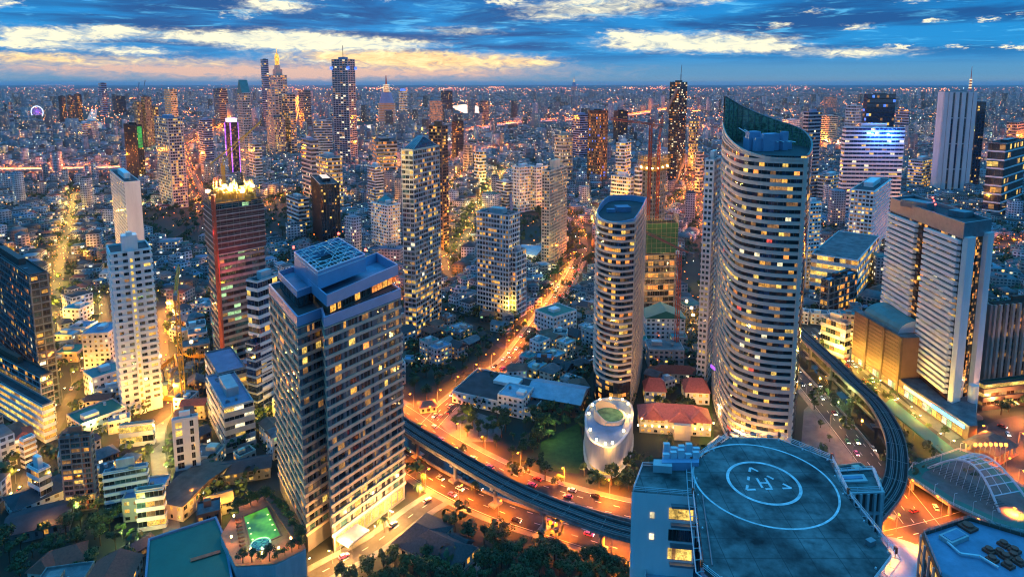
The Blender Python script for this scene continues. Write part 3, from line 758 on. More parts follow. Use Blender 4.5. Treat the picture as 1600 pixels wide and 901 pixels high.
b = MB()
for k in range(nB - 1):
    p0, p1 = back[k], back[k+1]; q0, q1 = lerp2(p0, (0, 0), .025), lerp2(p1, (0, 0), .025)
    b.face([(*p0, hF - 2), (*p1, hF - 2), (*p1, pk_z(k+1)), (*p0, pk_z(k))]); b.face([(*q1, hF - 2), (*q0, hF - 2), (*q0, pk_z(k)), (*q1, pk_z(k+1))]); b.face([(*p0, pk_z(k)), (*p1, pk_z(k+1)), (*q1, pk_z(k+1)), (*q0, pk_z(k))])
f0 = [cl[0], cl[1], cl[2]]
obj('glass_crown', b, m_, ct)
b = MB()
for k in range(nB):
    q_ = lerp2(back[k], (0, 0), .03); b.bar((*q_, hF), (*q_, pk_z(k)), .14)
    if k < nB - 1:
        b.bar((*q_, pk_z(k)), (*lerp2(back[k+1], (0, 0), .03), pk_z(k+1)), .3)
        for z in np.arange(hF + 4, hPk, 4.2):
            if z < pk_z(k + 1): b.bar((*q_, z), (*lerp2(back[k+1], (0, 0), .03), z), .09)
obj('crown_frame', b, M['metal_grey'], ct)
b = MB(); b.face([(*p, hF + .3) for p in offset_poly(cl, -.6)]); obj('roof', b, M['roof_dark'], ct)
b = MB()
for i in range(12):
    u, v_ = r.uniform(-.45, .5), r.uniform(-.4, .45); q_ = (r.uniform(-12, 11), r.uniform(-13, 13))
    b.box(q_[0], q_[1], hF + .35, r.uniform(3, 8), r.uniform(2, 5), hF + r.uniform(3, 11), .3 + r.uniform(-.02, .02)); obj('roof_machinery', b, M['blue_panel'], ct); b = MB()
b = MB()
for i in range(7): b.bar((-16 + i*3.2, 4, hF + 12 - i), (-8 + i*3.2, -9, hF + 5), .3)
obj('roof_girder', b, M['metal_white'], ct)
CURVE = dict(glass_dark=.60, glass_blue=.12, lit_dim=.16, lit_warm=.04, lit_yellow=.025, lit_orange=.02, lit_white=.012, lit_red=.012, glass_grey=.05)
rows = {f: CURVE for f in range(NFc)}
for f in (2, 3, 4, 9, 17, 23, 30): rows[f] = dict(glass_dark=.25, lit_dim=.25, lit_yellow=.27, lit_warm=.22)
w = facade_wins(cl, 1.0, hF + 1.0, NFc, 3.4, CURVE, r, .93, .50, .74, (), set(front), rows, .08)
w += facade_wins(cl, 1.0, hF, NFc, 4.5, dict(glass_dark=.8, glass_blue=.12, lit_dim=.05, lit_warm=.03), r, .9, .8, .5, (), set(range(21, len(cl))), None, .08)
put_windows(ct, w, 100); occupy(cv, 6)
b = MB(); q_ = cl[3]; b.box(q_[0] - 1.2, q_[1] - .8, 22, .5, 7, 24, .2); obj('lit_sign', b, M['lit_purple'], ct)

# ------------------------------------------------------------------ slim oval tower with striped front, and the drum with the roof pool
ov_px = [(927,617),(931,634),(945,645),(964,650),(984,646),(996,610),(1003,575),(975,566),(945,572)]
op = [tuple(P(x, y)) for x, y in ov_px]; ov = closed_curve(op, 3, (4, 6, 0)); c = centroid(ov); ol = rel(ov, c); r = random.Random(12)
g_ = P(984, 646); hO = height_at(g_.x, g_.y, 349)
ot = tag(empty('oval_tower', (*c, 0)), 'slim oval tower with curved striped front and blue scooped roof', 'tower')
b = MB(); b.prism(ol, 0, hO); obj('wall', b, M['glass_dark'], ot)
NFo = 33; fho = hO / NFo; b = MB()
for f in range(6, NFo + 1): arc_band(b, ol[0:13], lambda k, f=f: f * fho, lambda k, f=f: f * fho + 1.25, .8)
for f in range(2, NFo + 1): arc_band(b, ol[12:20], lambda k, f=f: f * fho, lambda k, f=f: f * fho + 1.5, .25)
obj('white_band', b, M['pale_band'], ot)
b = MB(); piers(b, ol, 0, hO, 2.2, .55, .2, 0, edges=(12, 13, 14, 15, 16, 17)); obj('pilaster', b, M['pale_band'], ot)
zt = lambda k: hO + 1 + 7 * (k / 6.0 - .45) ** 2 * (1 if k < 6 else 1.0) * .55
b = MB(); n_ = len(ol); tz = [hO + 1.2 + 3.2 * min(1, abs((k - 6) / 9.0)) ** 1.4 for k in range(n_)]
q_ = offset_poly(ol, -.5)
for k in range(n_):
    j = (k + 1) % n_
    b.face([(*ol[k], hO), (*ol[j], hO), (*ol[j], tz[j]), (*ol[k], tz[k])]); b.face([(*q_[j], hO), (*q_[k], hO), (*q_[k], tz[k]), (*q_[j], tz[j])]); b.face([(*ol[k], tz[k]), (*ol[j], tz[j]), (*q_[j], tz[j]), (*q_[k], tz[k])])
obj('scooped_parapet', b, M['blue_panel'], ot)
b = MB(); b.face([(*p, hO + .3) for p in q_]); obj('roof', b, M['roof_dark'], ot)
b = MB(); b.box(2, 6, hO + .4, 9, 8, hO + 3.5, .1); b.box(-6, 2, hO + .4, 5, 4, hO + 2.5, .1); obj('plant_room', b, M['blue_roof'], ot)
OV = dict(glass_dark=.62, glass_blue=.08, lit_dim=.10, lit_warm=.11, lit_orange=.05, lit_yellow=.04)
put_windows(ot, facade_wins(ol, 0, hO, NFo, 3.3, OV, r, .94, .62, .68, (), set(range(0, 12)), None, .07) + facade_wins(ol, 0, hO, NFo, 2.2, DARK, r, .6, .5, .7, (), set(range(12, 18)), None, .07), 100)
occupy(ov, 3)
dc, dh = P(950, 712), 26.0
dp = px_poly([(914,650),(918,684),(938,700),(962,700),(985,672),(989,640),(975,626),(945,624),(924,632)], 17); dv = closed_curve(dp, 4); c = centroid(dv); dl = rel(dv, c)
dr = tag(empty('drum_building', (*c, 0)), 'pale windowless drum building with a round green roof pool and lit garden', 'building')
b = MB(); b.prism(dl, 5, 17, 0); b.prism(offset_poly(dl, -1.5), 0, 5, 1); b.ring(offset_poly(dl, -1.4), offset_poly(dl, .6), 1.8, 2.5, 0); obj('wall', b, [M['concrete_pale'], M['lit_yellow']], dr)
b = MB(); b.ring(offset_poly(dl, -1.2), offset_poly(dl, .1), 16.9, 18.2, 0, True); obj('parapet', b, M['concrete_pale'], dr)
b = MB(); b.face([(*p, 17.05) for p in offset_poly(dl, -1.2)]); obj('roof', b, M['blue_roof'], dr)
q_ = rel(px_poly([(953,650)], 18), c)[0]
m_ = emit('roof_pool_water', (.25, .42, .16), .35, .6, .3, (.02, .06, .04))
b = MB(); b.cyl(*q_, 17.1, 8.6, 19.0, 8.6, 32, 0); obj('pool_rim', b, M['pale_band'], dr)
b = MB(); b.cyl(*q_, 18.9, 7.4, 19.15, 7.4, 32); obj('pool', b, m_, dr)
b = MB()
for k in range(22):
    a0, a1 = [math.pi * (.25 + 1.15 * u / 22) for u in (k, k + 1)]
    for zz in ((0, 1),):
        h0, h1 = 19 + 5 * math.sin(math.pi * k / 22), 19 + 5 * math.sin(math.pi * (k + 1) / 22)
        p0, p1 = (q_[0] + 8.9 * math.cos(a0), q_[1] + 8.9 * math.sin(a0)), (q_[0] + 8.9 * math.cos(a1), q_[1] + 8.9 * math.sin(a1))
        i0, i1 = (q_[0] + 8.0 * math.cos(a0), q_[1] + 8.0 * math.sin(a0)), (q_[0] + 8.0 * math.cos(a1), q_[1] + 8.0 * math.sin(a1))
        b.face([(*p0, 17.1), (*p1, 17.1), (*p1, h1), (*p0, h0)]); b.face([(*i1, 17.1), (*i0, 17.1), (*i0, h0), (*i1, h1)]); b.face([(*p0, h0), (*p1, h1), (*i1, h1), (*i0, h0)])
obj('curved_screen', b, M['pale_band'], dr)
for k in range(12):
    e_ = offset_poly(dl, -2.2)[(k * 3) % len(dl)]; b = MB(); b.cyl(*e_, 17.1, .1, 18.5, .1, 6); b.cyl(*e_, 18.5, .62, 19.5, .62, 8, 1); obj('garden_lamp', b, [M['metal_grey'], M['lamp_warm']], dr)
for x, y in ((932, 686), (958, 700), (980, 640)): point('roof_light', (*P(x, y, 21), 21), 8000, WARM)
point('drum_base', (*P(945, 752, 4), 4), 700, WARM)
for x, y in ((915, 742), (985, 735)): point('drum_flood', (*(P(x, y) * .985), 4), 2600, (1., .5, .2))
occupy(dv, 3)
# ------------------------------------------------------------------ helipad tower in the foreground
HZ = 114.0
def hz(px, z=HZ): return ccw([tuple(P(x, y, z)) for x, y in px])
pad = hz([(1087,773),(1101,886),(1150,925),(1255,945),(1352,918),(1393,864),(1321,772),(1296,718),(1217,686),(1140,683),(1083,723)])
c = centroid(pad); pl = rel(pad, c); heli_c = c
ht = tag(empty('helipad_tower', (*c, 0)), 'pale blue tower in front with a weathered octagonal helipad roof marked H', 'tower')
HR = lambda px, z=HZ: rel(hz(px, z), c)
b = MB(); b.prism(offset_poly(pl, -1.6), 0, HZ - 1.2); obj('wall', b, M['blue_panel'], ht)
m_ = mat('pad_concrete', (.042, .064, .072), .9, vary=.75, scale=.13, col2=(.20, .235, .235), sc2=.4)
qq = NT(m_.node_tree); bb_ = qq.n['Principled BSDF']; src = bb_.inputs['Base Color'].links[0].from_socket
px_, py_, _z = qq.sep(qq.node('ShaderNodeNewGeometry').outputs['Position']); wob = qq.m('MULTIPLY', qq.noise(None, 3.0, 2), .02)
jl = qq.m('MAXIMUM', *[qq.m('LESS_THAN', qq.m('ABSOLUTE', qq.m('SUBTRACT', qq.m('FRACT', qq.m('DIVIDE', c_, 5.2)), .5)), .017) for c_ in (px_, py_)])
qq.put(bb_.inputs['Base Color'], qq.mix(qq.m('MULTIPLY', jl, .6), src, (.02, .03, .035)))
b = MB(); b.prism(pl, HZ - 1.2, HZ); obj('helipad_deck', b, m_, ht)
m_ = mat('pad_paint', (.62, .66, .68), .7, vary=.3, scale=.8)
hcn = HR([(1193, 753)])[0]; b = MB()
def flat_ring(mb, ctr, r0, r1, z, n=72):
    for k in range(n):
        a0, a1 = 2*math.pi*k/n, 2*math.pi*(k+1)/n
        mb.face([(ctr[0]+r0*math.cos(a0), ctr[1]+r0*math.sin(a0), z), (ctr[0]+r1*math.cos(a0), ctr[1]+r1*math.sin(a0), z), (ctr[0]+r1*math.cos(a1), ctr[1]+r1*math.sin(a1), z), (ctr[0]+r0*math.cos(a1), ctr[1]+r0*math.sin(a1), z)])
flat_ring(b, hcn, 14.55, 15.0, HZ + .03); flat_ring(b, hcn, 7.1, 7.75, HZ + .03)
def flat(mb, x, y, w, h, an=0.0, z=HZ + .03):
    ca, sa = math.cos(an), math.sin(an); mb.face([(hcn[0] + x + u*ca - v_*sa, hcn[1] + y + u*sa + v_*ca, z) for u, v_ in ((-w/2,-h/2),(w/2,-h/2),(w/2,h/2),(-w/2,h/2))])
for x in (-.95, .95): flat(b, x, -.2, .5, 3.4)
flat(b, 0, -.2, 1.4, .5)
tri = [(-.9, 5.4), (-4.6, -2.6), (5.2, -2.0)]
for k in range(3):
    a, d = Vector(tri[k]), Vector(tri[(k + 1) % 3]); u = (d - a); L = u.length; u.normalize(); an = math.atan2(u.y, u.x)
    for s0, s1 in ((0, .2), (.42, .58), (.8, 1.0)):
        m0 = a + u * L * (s0 + s1) / 2; flat(b, m0.x, m0.y, L * (s1 - s0), .55, an, HZ + .03 + .004 * k)
obj('helipad_marking', b, m_, ht)
def railing(mb, pts, z, out, closed=True, hh=1.1, m=0):
    q_ = offset_poly(pts, out) if closed else pts; n = len(q_)
    for k in range(n if closed else n - 1):
        a, d = q_[k], q_[(k + 1) % n]; L = math.dist(a, d); ns = max(1, int(L / 2.4))
        for zz in (.35, .7, 1.05): mb.bar((*a, z + zz * hh), (*d, z + zz * hh), .07, m)
        for i in range(ns): e = lerp2(a, d, i / ns); mb.bar((*e, z - .8), (*e, z + hh * 1.1), .09, m)
b = MB(); railing(b, pl, HZ, .55); q_ = offset_poly(pl, 1.5)
for k in range(len(q_)): b.bar((*q_[k], HZ - .7), (*q_[(k+1) % len(q_)], HZ - .7), .12)
for k in range(len(q_)):
    a, d, a2, d2 = pl[k], pl[(k+1) % len(pl)], q_[k], q_[(k+1) % len(q_)]
    for i in range(int(math.dist(a, d) / 2.6)): u = i / max(1, int(math.dist(a, d) / 2.6)); b.bar((*lerp2(a, d, u), HZ - .7), (*lerp2(a2, d2, u), HZ - .7), .08)
obj('safety_rail', b, M['metal_white'], ht)
for k in range(0, len(pl)):
    e = offset_poly(pl, .55)[k]; b = MB(); b.box(e[0], e[1], HZ + .3, .5, .5, HZ + 1.5); obj('rail_marker', b, M['crane_red'], ht)
for k in range(len(pl)):
    for u_ in (0.0, .5):
        e = lerp2(offset_poly(pl, -.5)[k], offset_poly(pl, -.5)[(k+1) % len(pl)], u_); b = MB(); b.cyl(e[0], e[1], HZ + .01, .22, HZ + .3, .16, 8); obj('edge_lamp', b, M['metal_white'], ht)
b = MB(); a_, d_ = offset_poly(pl, -1.4)[0], offset_poly(pl, -1.4)[1]; b.bar((*a_, HZ + .25), (*d_, HZ + .25), .13); obj('pipe', b, M['metal_grey'], ht)
b = MB(); e = HR([(1360, 850)])[0]; b.box(e[0], e[1], HZ + .01, 1.6, 1.1, HZ + 1.0, .4); obj('equipment_box', b, M['metal_grey'], ht)
# wing towards the city centre side: roof, white wall, lit office strip, lower terrace
wz = HZ - 1.0
wl = HR([(987,768),(1088,776),(1084,724),(1002,728)], wz)
b = MB(); b.prism(offset_poly(wl, -.01), 0, wz); obj('wing_wall', b, M['white_wall'], ht)
b = MB(); b.face([(*p, wz + .05) for p in wl]); obj('wing_roof', b, M['pad_concrete'], ht)
b = MB(); railing(b, wl, wz, -.3); obj('wing_rail', b, M['metal_white'], ht)
q_ = HR([(1020,738),(1050,740),(1049,729),(1021,728)], wz); b = MB(); b.prism(q_, wz + .1, wz + 1.8); obj('roof_tank', b, M['concrete_pale'], ht)
q_ = HR([(1034,722),(1092,722),(1094,698),(1036,697)], wz + 2); b = MB(); b.prism(q_, 0, wz + 2); obj('stair_block', b, M['blue_panel'], ht)
b = MB()
for k in range(10): e = lerp2(lerp2(q_[0], q_[1], .1 + (k % 5) * .2), lerp2(q_[3], q_[2], .1 + (k % 5) * .2), .3 + .4 * (k // 5)); b.box(e[0], e[1], wz + 2, 1.4, .9, wz + 3 + (k % 3) * .5)
obj('roof_unit', b, M['metal_white'], ht)['kind'] = 'stuff'
# front face of the wing carries windows; lower terrace in front of it
fa, fb = wl[0], wl[1]; tx, ty = Vector((fb[0]-fa[0], fb[1]-fa[1])).normalized(); Lw = math.dist(fa, fb)
w = []
for rz, kinds in ((wz - 4.2, 'lit_yellow'), (wz - 9.2, 'glass_dark'), (wz - 13.6, 'lit_yellow')):
    for i in range(6): w.append((fa[0] + tx*(Lw*.62 + i*Lw*.062) + ty*.08, fa[1] + ty*(Lw*.62 + i*Lw*.062) - tx*.08, rz, tx, ty, Lw*.058, 2.6, WI[kinds if r.random() < .9 else 'lit_dim']))
for rz in (wz - 5, wz - 10): w.append((fa[0] + tx*Lw*.33 + ty*.08, fa[1] + ty*Lw*.33 - tx*.08, rz, tx, ty, .9, 1.4, WI['lit_white']))
put_windows(ht, w, 40)
for rz in (wz - 2.4, wz - 6.8, wz - 11.6, wz - 16): b = MB(); b.box(fa[0] + tx*Lw*.81 + ty*.5, fa[1] + ty*Lw*.81 - tx*.5, rz, Lw*.38, 1.0, rz + .5, math.atan2(ty, tx)); obj('ledge', b, M['metal_grey'], ht)
low = HR([(1012,838),(1086,846),(1092,930),(1008,925)], wz - 19)[::-1]
low = HR([(1004,935),(1094,940),(1089,835),(1014,830)], wz - 19)
b = MB(); b.prism(low, 0, wz - 19); obj('terrace_wall', b, M['concrete_pale'], ht)
b = MB(); b.face([(*p, wz - 18.95) for p in low]); obj('terrace_roof', b, M['roof_sky'], ht)
b = MB(); b.ring(offset_poly(low, -.3), offset_poly(low, .05), wz - 19, wz - 17.9, 0, True); obj('terrace_parapet', b, M['concrete_pale'], ht)
b = MB(); e = lerp2(low[3], low[2], .3); b.cyl(e[0] + 1, e[1] - 3, wz - 18.9, .3, wz - 17, .2, 8); b.cyl(e[0] + 1, e[1] - 3.4, wz - 17.2, .5, wz - 16.2, 2.0, 16, 1); obj('satellite_dish', b, [M['metal_grey'], M['metal_dark']], ht)
# wing with vertical fins on the other side
wr = HR([(1321,770),(1377,768),(1364,734),(1302,738)], wz)
b = MB(); b.prism(wr, 0, wz); obj('fin_wing_wall', b, M['dark_wall'], ht)
b = MB(); b.face([(*p, wz + .05) for p in wr]); obj('fin_wing_roof', b, M['pad_concrete'], ht)
b = MB(); piers(b, wr, 0, wz, 1.6, .5, .7); bands(b, wr, wz - 60, wz, 12, .6, .5); obj('fin', b, M['concrete_pale'], ht)
b = MB(); railing(b, wr, wz, -.2); obj('wing_rail', b, M['metal_white'], ht)
q_ = HR([(1307,756),(1356,754),(1349,743),(1306,745)], wz); b = MB(); b.prism(q_, wz + .1, wz + .5); q_ = offset_poly(q_, -.8); b.prism(q_, wz + .5, wz + .7, 1); obj('roof_hatch', b, [M['concrete_pale'], M['blue_roof']], ht)
occupy(pad, 8); occupy(hz([(985,770),(1095,940),(1095,690),(1036,690),(1000,722)], 60), 6)

# ------------------------------------------------------------------ striped white tower on the brown mall
st = hz([(1391,311),(1507,352),(1548,347)], 0)
Cb, hS = base_pt(1507, 650, 352)
a_, b_, c_ = P(1393, 312, hS), P(1507, 352, hS), P(1548, 346, hS)
sp_ = [tuple(b_), tuple(c_), tuple(c_ + a_ - b_), tuple(a_)]; c = centroid(sp_); sl = rel(sp_, c); r = random.Random(21)
stt = tag(empty('striped_tower', (*c, 0)), 'white striped office tower with grey roof box and orange glass strip above the brown mall', 'tower')
b = MB(); b.prism(sl, 0, hS - 8, 0); obj('wall', b, M['glass_brown'], stt)
L4 = math.dist(sl[3], sl[0]); u4 = Vector((sl[0][0]-sl[3][0], sl[0][1]-sl[3][1])) / L4; n4 = Vector((u4.y, -u4.x)); an4 = math.atan2(u4.y, u4.x)
NFs = 27; zb = 14; fhs = (hS - 8 - zb) / NFs; b = MB()
for s0, s1 in ((.0, .44), (.56, .985)):
    m0 = Vector(sl[3]) + u4 * L4 * (s0 + s1) / 2
    for f in range(NFs): b.box(m0.x + n4.x * 1.1, m0.y + n4.y * 1.1, zb + f * fhs, L4 * (s1 - s0), 2.3, zb + f * fhs + 2.1, an4)
obj('balcony_band', b, M['white_wall'], stt)
L0 = math.dist(sl[0], sl[1]); u0 = Vector((sl[1][0]-sl[0][0], sl[1][1]-sl[0][1])) / L0; an0 = math.atan2(u0.y, u0.x); n0 = Vector((u0.y, -u0.x)); b = MB()
for s0, s1 in ((.0, .30), (.76, 1.0)):
    m0 = Vector(sl[0]) + u0 * L0 * (s0 + s1) / 2; b.box(m0.x + n0.x * 1.2, m0.y + n0.y * 1.2, 0, L0 * (s1 - s0), 3.0, hS - (7 if s0 == 0 else 6), an0)
obj('white_pier', b, M['white_wall'], stt)
b = MB(); b.ring(offset_poly(sl, -.5), offset_poly(sl, .5), hS - 8, hS + 1.5, 0, True); obj('roof_band', b, M['metal_grey'], stt)
b = MB(); b.face([(*p, hS - .6) for p in offset_poly(sl, -.5)]); obj('roof', b, M['roof_dark'], stt)
b = MB(); b.box(-6, 10, hS - .5, 10, 18, hS + 4, an0); b.box(3, -18, hS - .5, 9, 10, hS + 3, an0); obj('plant_room', b, M['metal_grey'], stt)
for k in range(3):
    e = (-8 + 7 * k, -10 + 12 * k); b = MB(); b.cyl(*e, hS, .15, hS + 5, .1, 6); b.cyl(*e, hS + 5, .5, hS + 5.9, .4, 8, 1); obj('beacon', b, [M['metal_grey'], M['lamp_red']], stt)
STRIPE = dict(glass_dark=.66, glass_brown=.12, lit_dim=.14, lit_yellow=.03, lit_warm=.04, lit_white=.01)
rows = {f: STRIPE for f in range(NFs)}
for f in (8, 9, 13, 14, 15): rows[f] = dict(glass_dark=.3, lit_yellow=.35, lit_warm=.2, lit_dim=.15)
w = [q for q in facade_wins(sl, zb, hS - 8, NFs, 3.6, STRIPE, r, .95, .46, .76, (), {3}, rows, .1)]
GOLD = dict(glass_gold=.45, lit_dim=.25, lit_orange=.14, lit_warm=.08, glass_brown=.2)
w = [(x, y, z, tx, ty, ww, hh, (pick(r, GOLD) if .44 < (Vector((x, y)) - Vector(sl[3])).dot(u4) / L4 < .56 else mi)) for x, y, z, tx, ty, ww, hh, mi in w]
w += [q for q in facade_wins(sl, 6, hS - 8, NFs * 2, 1.4, GOLD, r, .9, .85, .5, (), {0}, None, .1) if .31 < (Vector(q[:2]) - Vector(sl[0])).dot(u0) / L0 < .75]
put_windows(stt, w, 100); occupy(sp_, 4)
# mall podium
ML = P(1328, 560, 0)
A_, B_ = P(1330, 563), P(1512, 690)
d_ = (B_ - A_).normalized(); nrm = Vector((-d_.y, d_.x))
mall = [tuple(A_), tuple(B_), tuple(B_ + nrm * 62), tuple(A_ + nrm * 62)]; hM = height_at(A_.x, A_.y, 486)
A2 = A_ + nrm * 1; mall = [tuple(A_), tuple(B_), tuple(B_ + nrm * 5), tuple(A_ + (B_ - A_) * .55 + nrm * 52), tuple(A_ + nrm * 60)]
c = centroid(mall); ml = rel(mall, c); Lm = math.dist(ml[0], ml[1]); hL = 9.5
am = math.atan2(d_.y, d_.x); cut = lerp2(ml[0], ml[1], .46); cut2 = tuple(Vector(cut) + nrm * 42)
hi = [ml[0], cut, cut2, ml[4]]; lo = [tuple(Vector(cut) + d_ * .05), ml[1], ml[2], tuple(Vector(lerp2(ml[0], ml[1], .6)) + nrm * 40), tuple(Vector(cut2) + d_ * .05)]
mo = tag(empty('shopping_mall', (*c, 0)), 'brown granite shopping mall block with a curved teal roof', 'mall')
b = MB(); b.prism(hi, 0, hM); b.prism(lo, 0, hL); obj('wall', b, M['brown_stone'], mo)
b = MB()
for z in np.arange(6, hM, 2.6): e = lerp2(ml[0], cut, .5); b.box(e[0] - nrm.x*.12, e[1] - nrm.y*.12, z, Lm*.46, .3, z + .45, am)
for s in (.14, .30, .455): e = lerp2(ml[0], ml[1], s); b.box(e[0], e[1], 0, 2.0, 1.6, hM + .5, am)
obj('stone_course', b, M['brown_dark'], mo)
b = MB(); b.face([(*p, hM + .05) for p in hi]); b.face([(*p, hL + .05) for p in lo]); obj('roof', b, M['roof_grey'], mo)
e0 = Vector(lerp2(ml[0], ml[1], .22)) + nrm * 16; b = MB(); nst = 10
for k in range(nst):
    a0, a1 = math.pi * k / nst, math.pi * (k + 1) / nst
    pr = lambda a, s: (*(e0 + d_ * s + nrm * (-13 * math.cos(a))), hM + .1 + 8 * math.sin(a))
    b.face([pr(a0, -18), pr(a0, 18), pr(a1, 18), pr(a1, -18)])
for s in (-18, 18): b.face([(*(e0 + d_ * s + nrm * (-13 * math.cos(math.pi * k / nst))), hM + .1 + 8 * math.sin(math.pi * k / nst)) for k in range(nst + 1)][::(1 if s < 0 else -1)], 1)
obj('vault_roof', b, [M['roof_teal'], M['white_wall']], mo, smooth=False)
w = []
for i in range(26):
    s = 2 + i * (Lm - 4) / 26; w.append((ml[0][0] + d_.x*s + d_.y*.12, ml[0][1] + d_.y*s - d_.x*.12, 3.2, d_.x, d_.y, Lm/26*.85, 4.2, WI[['lit_yellow', 'lit_warm', 'lit_white', 'lit_green'][i % 4]]))
put_windows(mo, w, 26, 'shop_front')
b = MB(); s = Lm * .60; sgn = [(ml[0][0] + d_.x*q - nrm.x*.9, ml[0][1] + d_.y*q - nrm.y*.9) for q in (Lm*.52, Lm*.74, Lm*.98)]
for k, (m__) in enumerate((0, 1)):
    mid_ = lerp2(sgn[k], sgn[k+1], .5); b.box(mid_[0], mid_[1], 6.6, math.dist(sgn[k], sgn[k+1]) - .3, .5, 8.6, math.atan2(d_.y, d_.x), m__)
obj('light_band_sign', b, [M['sign_yellow'], M['sign_cyan']], mo)
occupy(mall, 5)
for s in (.1, .3, .5, .7, .9): point('mall_light', (*(Vector(lerp2(mall[0], mall[1], s)) - nrm * 6), 6), 800, YEL)
# round white columns under the striped tower's corner
for px_, py_ in ((1494,640),(1517,650)):
    q_ = P(px_, py_); b = MB(); b.cyl(0, 0, 0, 2.6, 20, 2.6, 20); b.cyl(0, 0, 0, 6, .8, 6, 20, 1); tag(obj('round_column', b, [M['white_wall'], M['brown_stone']], None, (q_.x, q_.y, 0)), 'thick round white column at the foot of the white striped office tower', 'column', 'columns under the striped tower')
# ------------------------------------------------------------------ skywalk plaza with the white arch, and the lit shrine
SK = 7.0
sk = hz([(1380,632),(1392,622),(1492,702),(1482,716)], SK)
b = MB(); b.prism(sk, SK - .8, SK); o = tag(empty('covered_walkway', (0, 0, 0)), 'long teal roofed walkway beside the elevated railway', 'walkway'); obj('roof', b, M['roof_green'], o)
b = MB()
for k in range(7):
    for s in (0, 1): e = lerp2(lerp2(sk[0], sk[3], k / 6), lerp2(sk[1], sk[2], k / 6), .15 + .7 * s); b.cyl(*e, 0, .35, SK - .8, .35, 8)
obj('column', b, M['concrete'], o); o.children[-1]['kind'] = 'stuff'; occupy(sk, 3)
plz = hz([(1414,742),(1425,727),(1498,702),(1530,714),(1612,770),(1640,800),(1600,832),(1560,822),(1480,785)], SK)[::1]
plz = plz if sum((plz[k-1][0]*plz[k][1] - plz[k][0]*plz[k-1][1]) for k in range(len(plz))) > 0 else plz[::-1]
c = centroid(plz); pz = rel(plz, c)
sw = tag(empty('skywalk_plaza', (*c, 0)), 'green edged skywalk plaza with a white steel arch over its deck', 'skywalk')
b = MB(); b.prism(pz, SK - 1.2, SK); obj('deck', b, M['paving'], sw)
b = MB(); b.ring(offset_poly(pz, -6), pz, SK + .02, SK + .06); obj('green_border', b, M['roof_green'], sw)
b = MB(); railing(b, pz, SK, -.2, True, 1.2); obj('railing', b, M['metal_white'], sw)
b = MB()
for k in range(len(pz)):
    e = lerp2(pz[k], (0, 0), .12); b.cyl(*e, 0, .8, SK - 1.2, .8, 10)
obj('column', b, M['concrete'], sw)['kind'] = 'stuff'
A0, A1 = rel(hz([(1450,731),(1562,800)], SK), c); B0, B1 = rel(hz([(1496,716),(1612,790)], SK), c)
arch = lambda a, d, u, hh, lean: (a[0] + (d[0]-a[0])*u + lean[0]*math.sin(math.pi*u), a[1] + (d[1]-a[1])*u + lean[1]*math.sin(math.pi*u), SK + hh * math.sin(math.pi * u))
ln_ = Vector((B0[0]-A0[0], B0[1]-A0[1])) * .3
b = MB(); ap = [arch(A0, A1, k / 24, 12.5, ln_ * .6) for k in range(25)]; bq = [arch(B0, B1, k / 24, 12.5, ln_ * -.5) for k in range(25)]
b.path(ap, .55, 0, 6); b.path(bq, .55, 0, 6); obj('arch', b, M['metal_white'], sw)
b = MB()
for k in range(3, 22, 2): b.bar(ap[k], bq[k], .3)
for a_ in (.33, .66): b.path([tuple(Vector(ap[k]).lerp(Vector(bq[k]), a_)) for k in range(3, 22)], .18)
obj('arch_tie', b, M['metal_white'], sw)
b = MB()
for k in range(2, 23, 2): b.bar(ap[k], (*lerp2(A0, A1, k / 24), SK), .10)
obj('cable', b, M['metal_white'], sw)
b = MB()
for k in range(26): e0_, e1_ = lerp2(A0, A1, k / 25), lerp2(B0, B1, k / 25); b.bar((*lerp2(e0_, e1_, -.12), SK + 3), (*lerp2(e0_, e1_, .22), SK + 3), .22)
obj('pergola', b, M['metal_dark'], sw)
occupy(plz, 2)
for k, (px_, py_) in enumerate(((1425,735),(1470,722),(1500,705),(1460,770),(1490,785),(1520,798),(1550,812),(1590,815))):
    e = P(px_, py_, SK); b = MB(); b.cyl(0, 0, 0, .12, 4.6, .1, 6); b.bar((0, 0, 4.6), (1.6, .4, 4.7), .1); tag(obj('plaza_lamp', b, M['metal_white'], None, (e.x, e.y, SK)), 'slender white lamp post on the green edged skywalk plaza', 'lamp post', 'lamp posts on the skywalk plaza')
sh = P(1546, 708); so = tag(empty('shrine_pavilion', (sh.x, sh.y, 0)), 'small open pavilion glowing orange under a row of round lamps', 'pavilion')
b = MB(); b.hip(0, 0, 6.0, 24, 17, 11, .5, 0, .3); obj('roof', b, M['roof_rust'], so)
b = MB(); b.box(0, 0, 0, 24, 17, .5, .5); obj('floor', b, M['terracotta'], so)
b = MB()
for i in range(5):
    for j in (-1, 1): e = (-10 + 5*i, 7*j); b.cyl(e[0]*math.cos(.5) - e[1]*math.sin(.5), e[0]*math.sin(.5) + e[1]*math.cos(.5), .5, .4, 6, .4, 8)
obj('column', b, M['cream_wall'], so)['kind'] = 'stuff'
for i in range(7):
    q_ = P(1524 + i * 8, 694 + abs(i - 3) * .3, 12); b = MB(); b.cyl(0, 0, 0, .12, 11.5, .12, 6); b.cyl(0, 0, 11.5, .7, 12.8, .7, 10, 1)
    o = tag(obj('flood_lamp', b, [M['metal_grey'], M['lamp_orange']], None, (q_.x, q_.y, 0)), 'round orange flood lamp in the row above the glowing pavilion', 'lamp', 'orange lamps in a row at the pavilion')
    if i % 2 == 0: point('flood_light', (q_.x, q_.y - 1.2, 12), 2000, (1., .30, .02))
occupy([(sh.x-14, sh.y-12), (sh.x+14, sh.y-12), (sh.x+14, sh.y+12), (sh.x-14, sh.y+12)], 2)
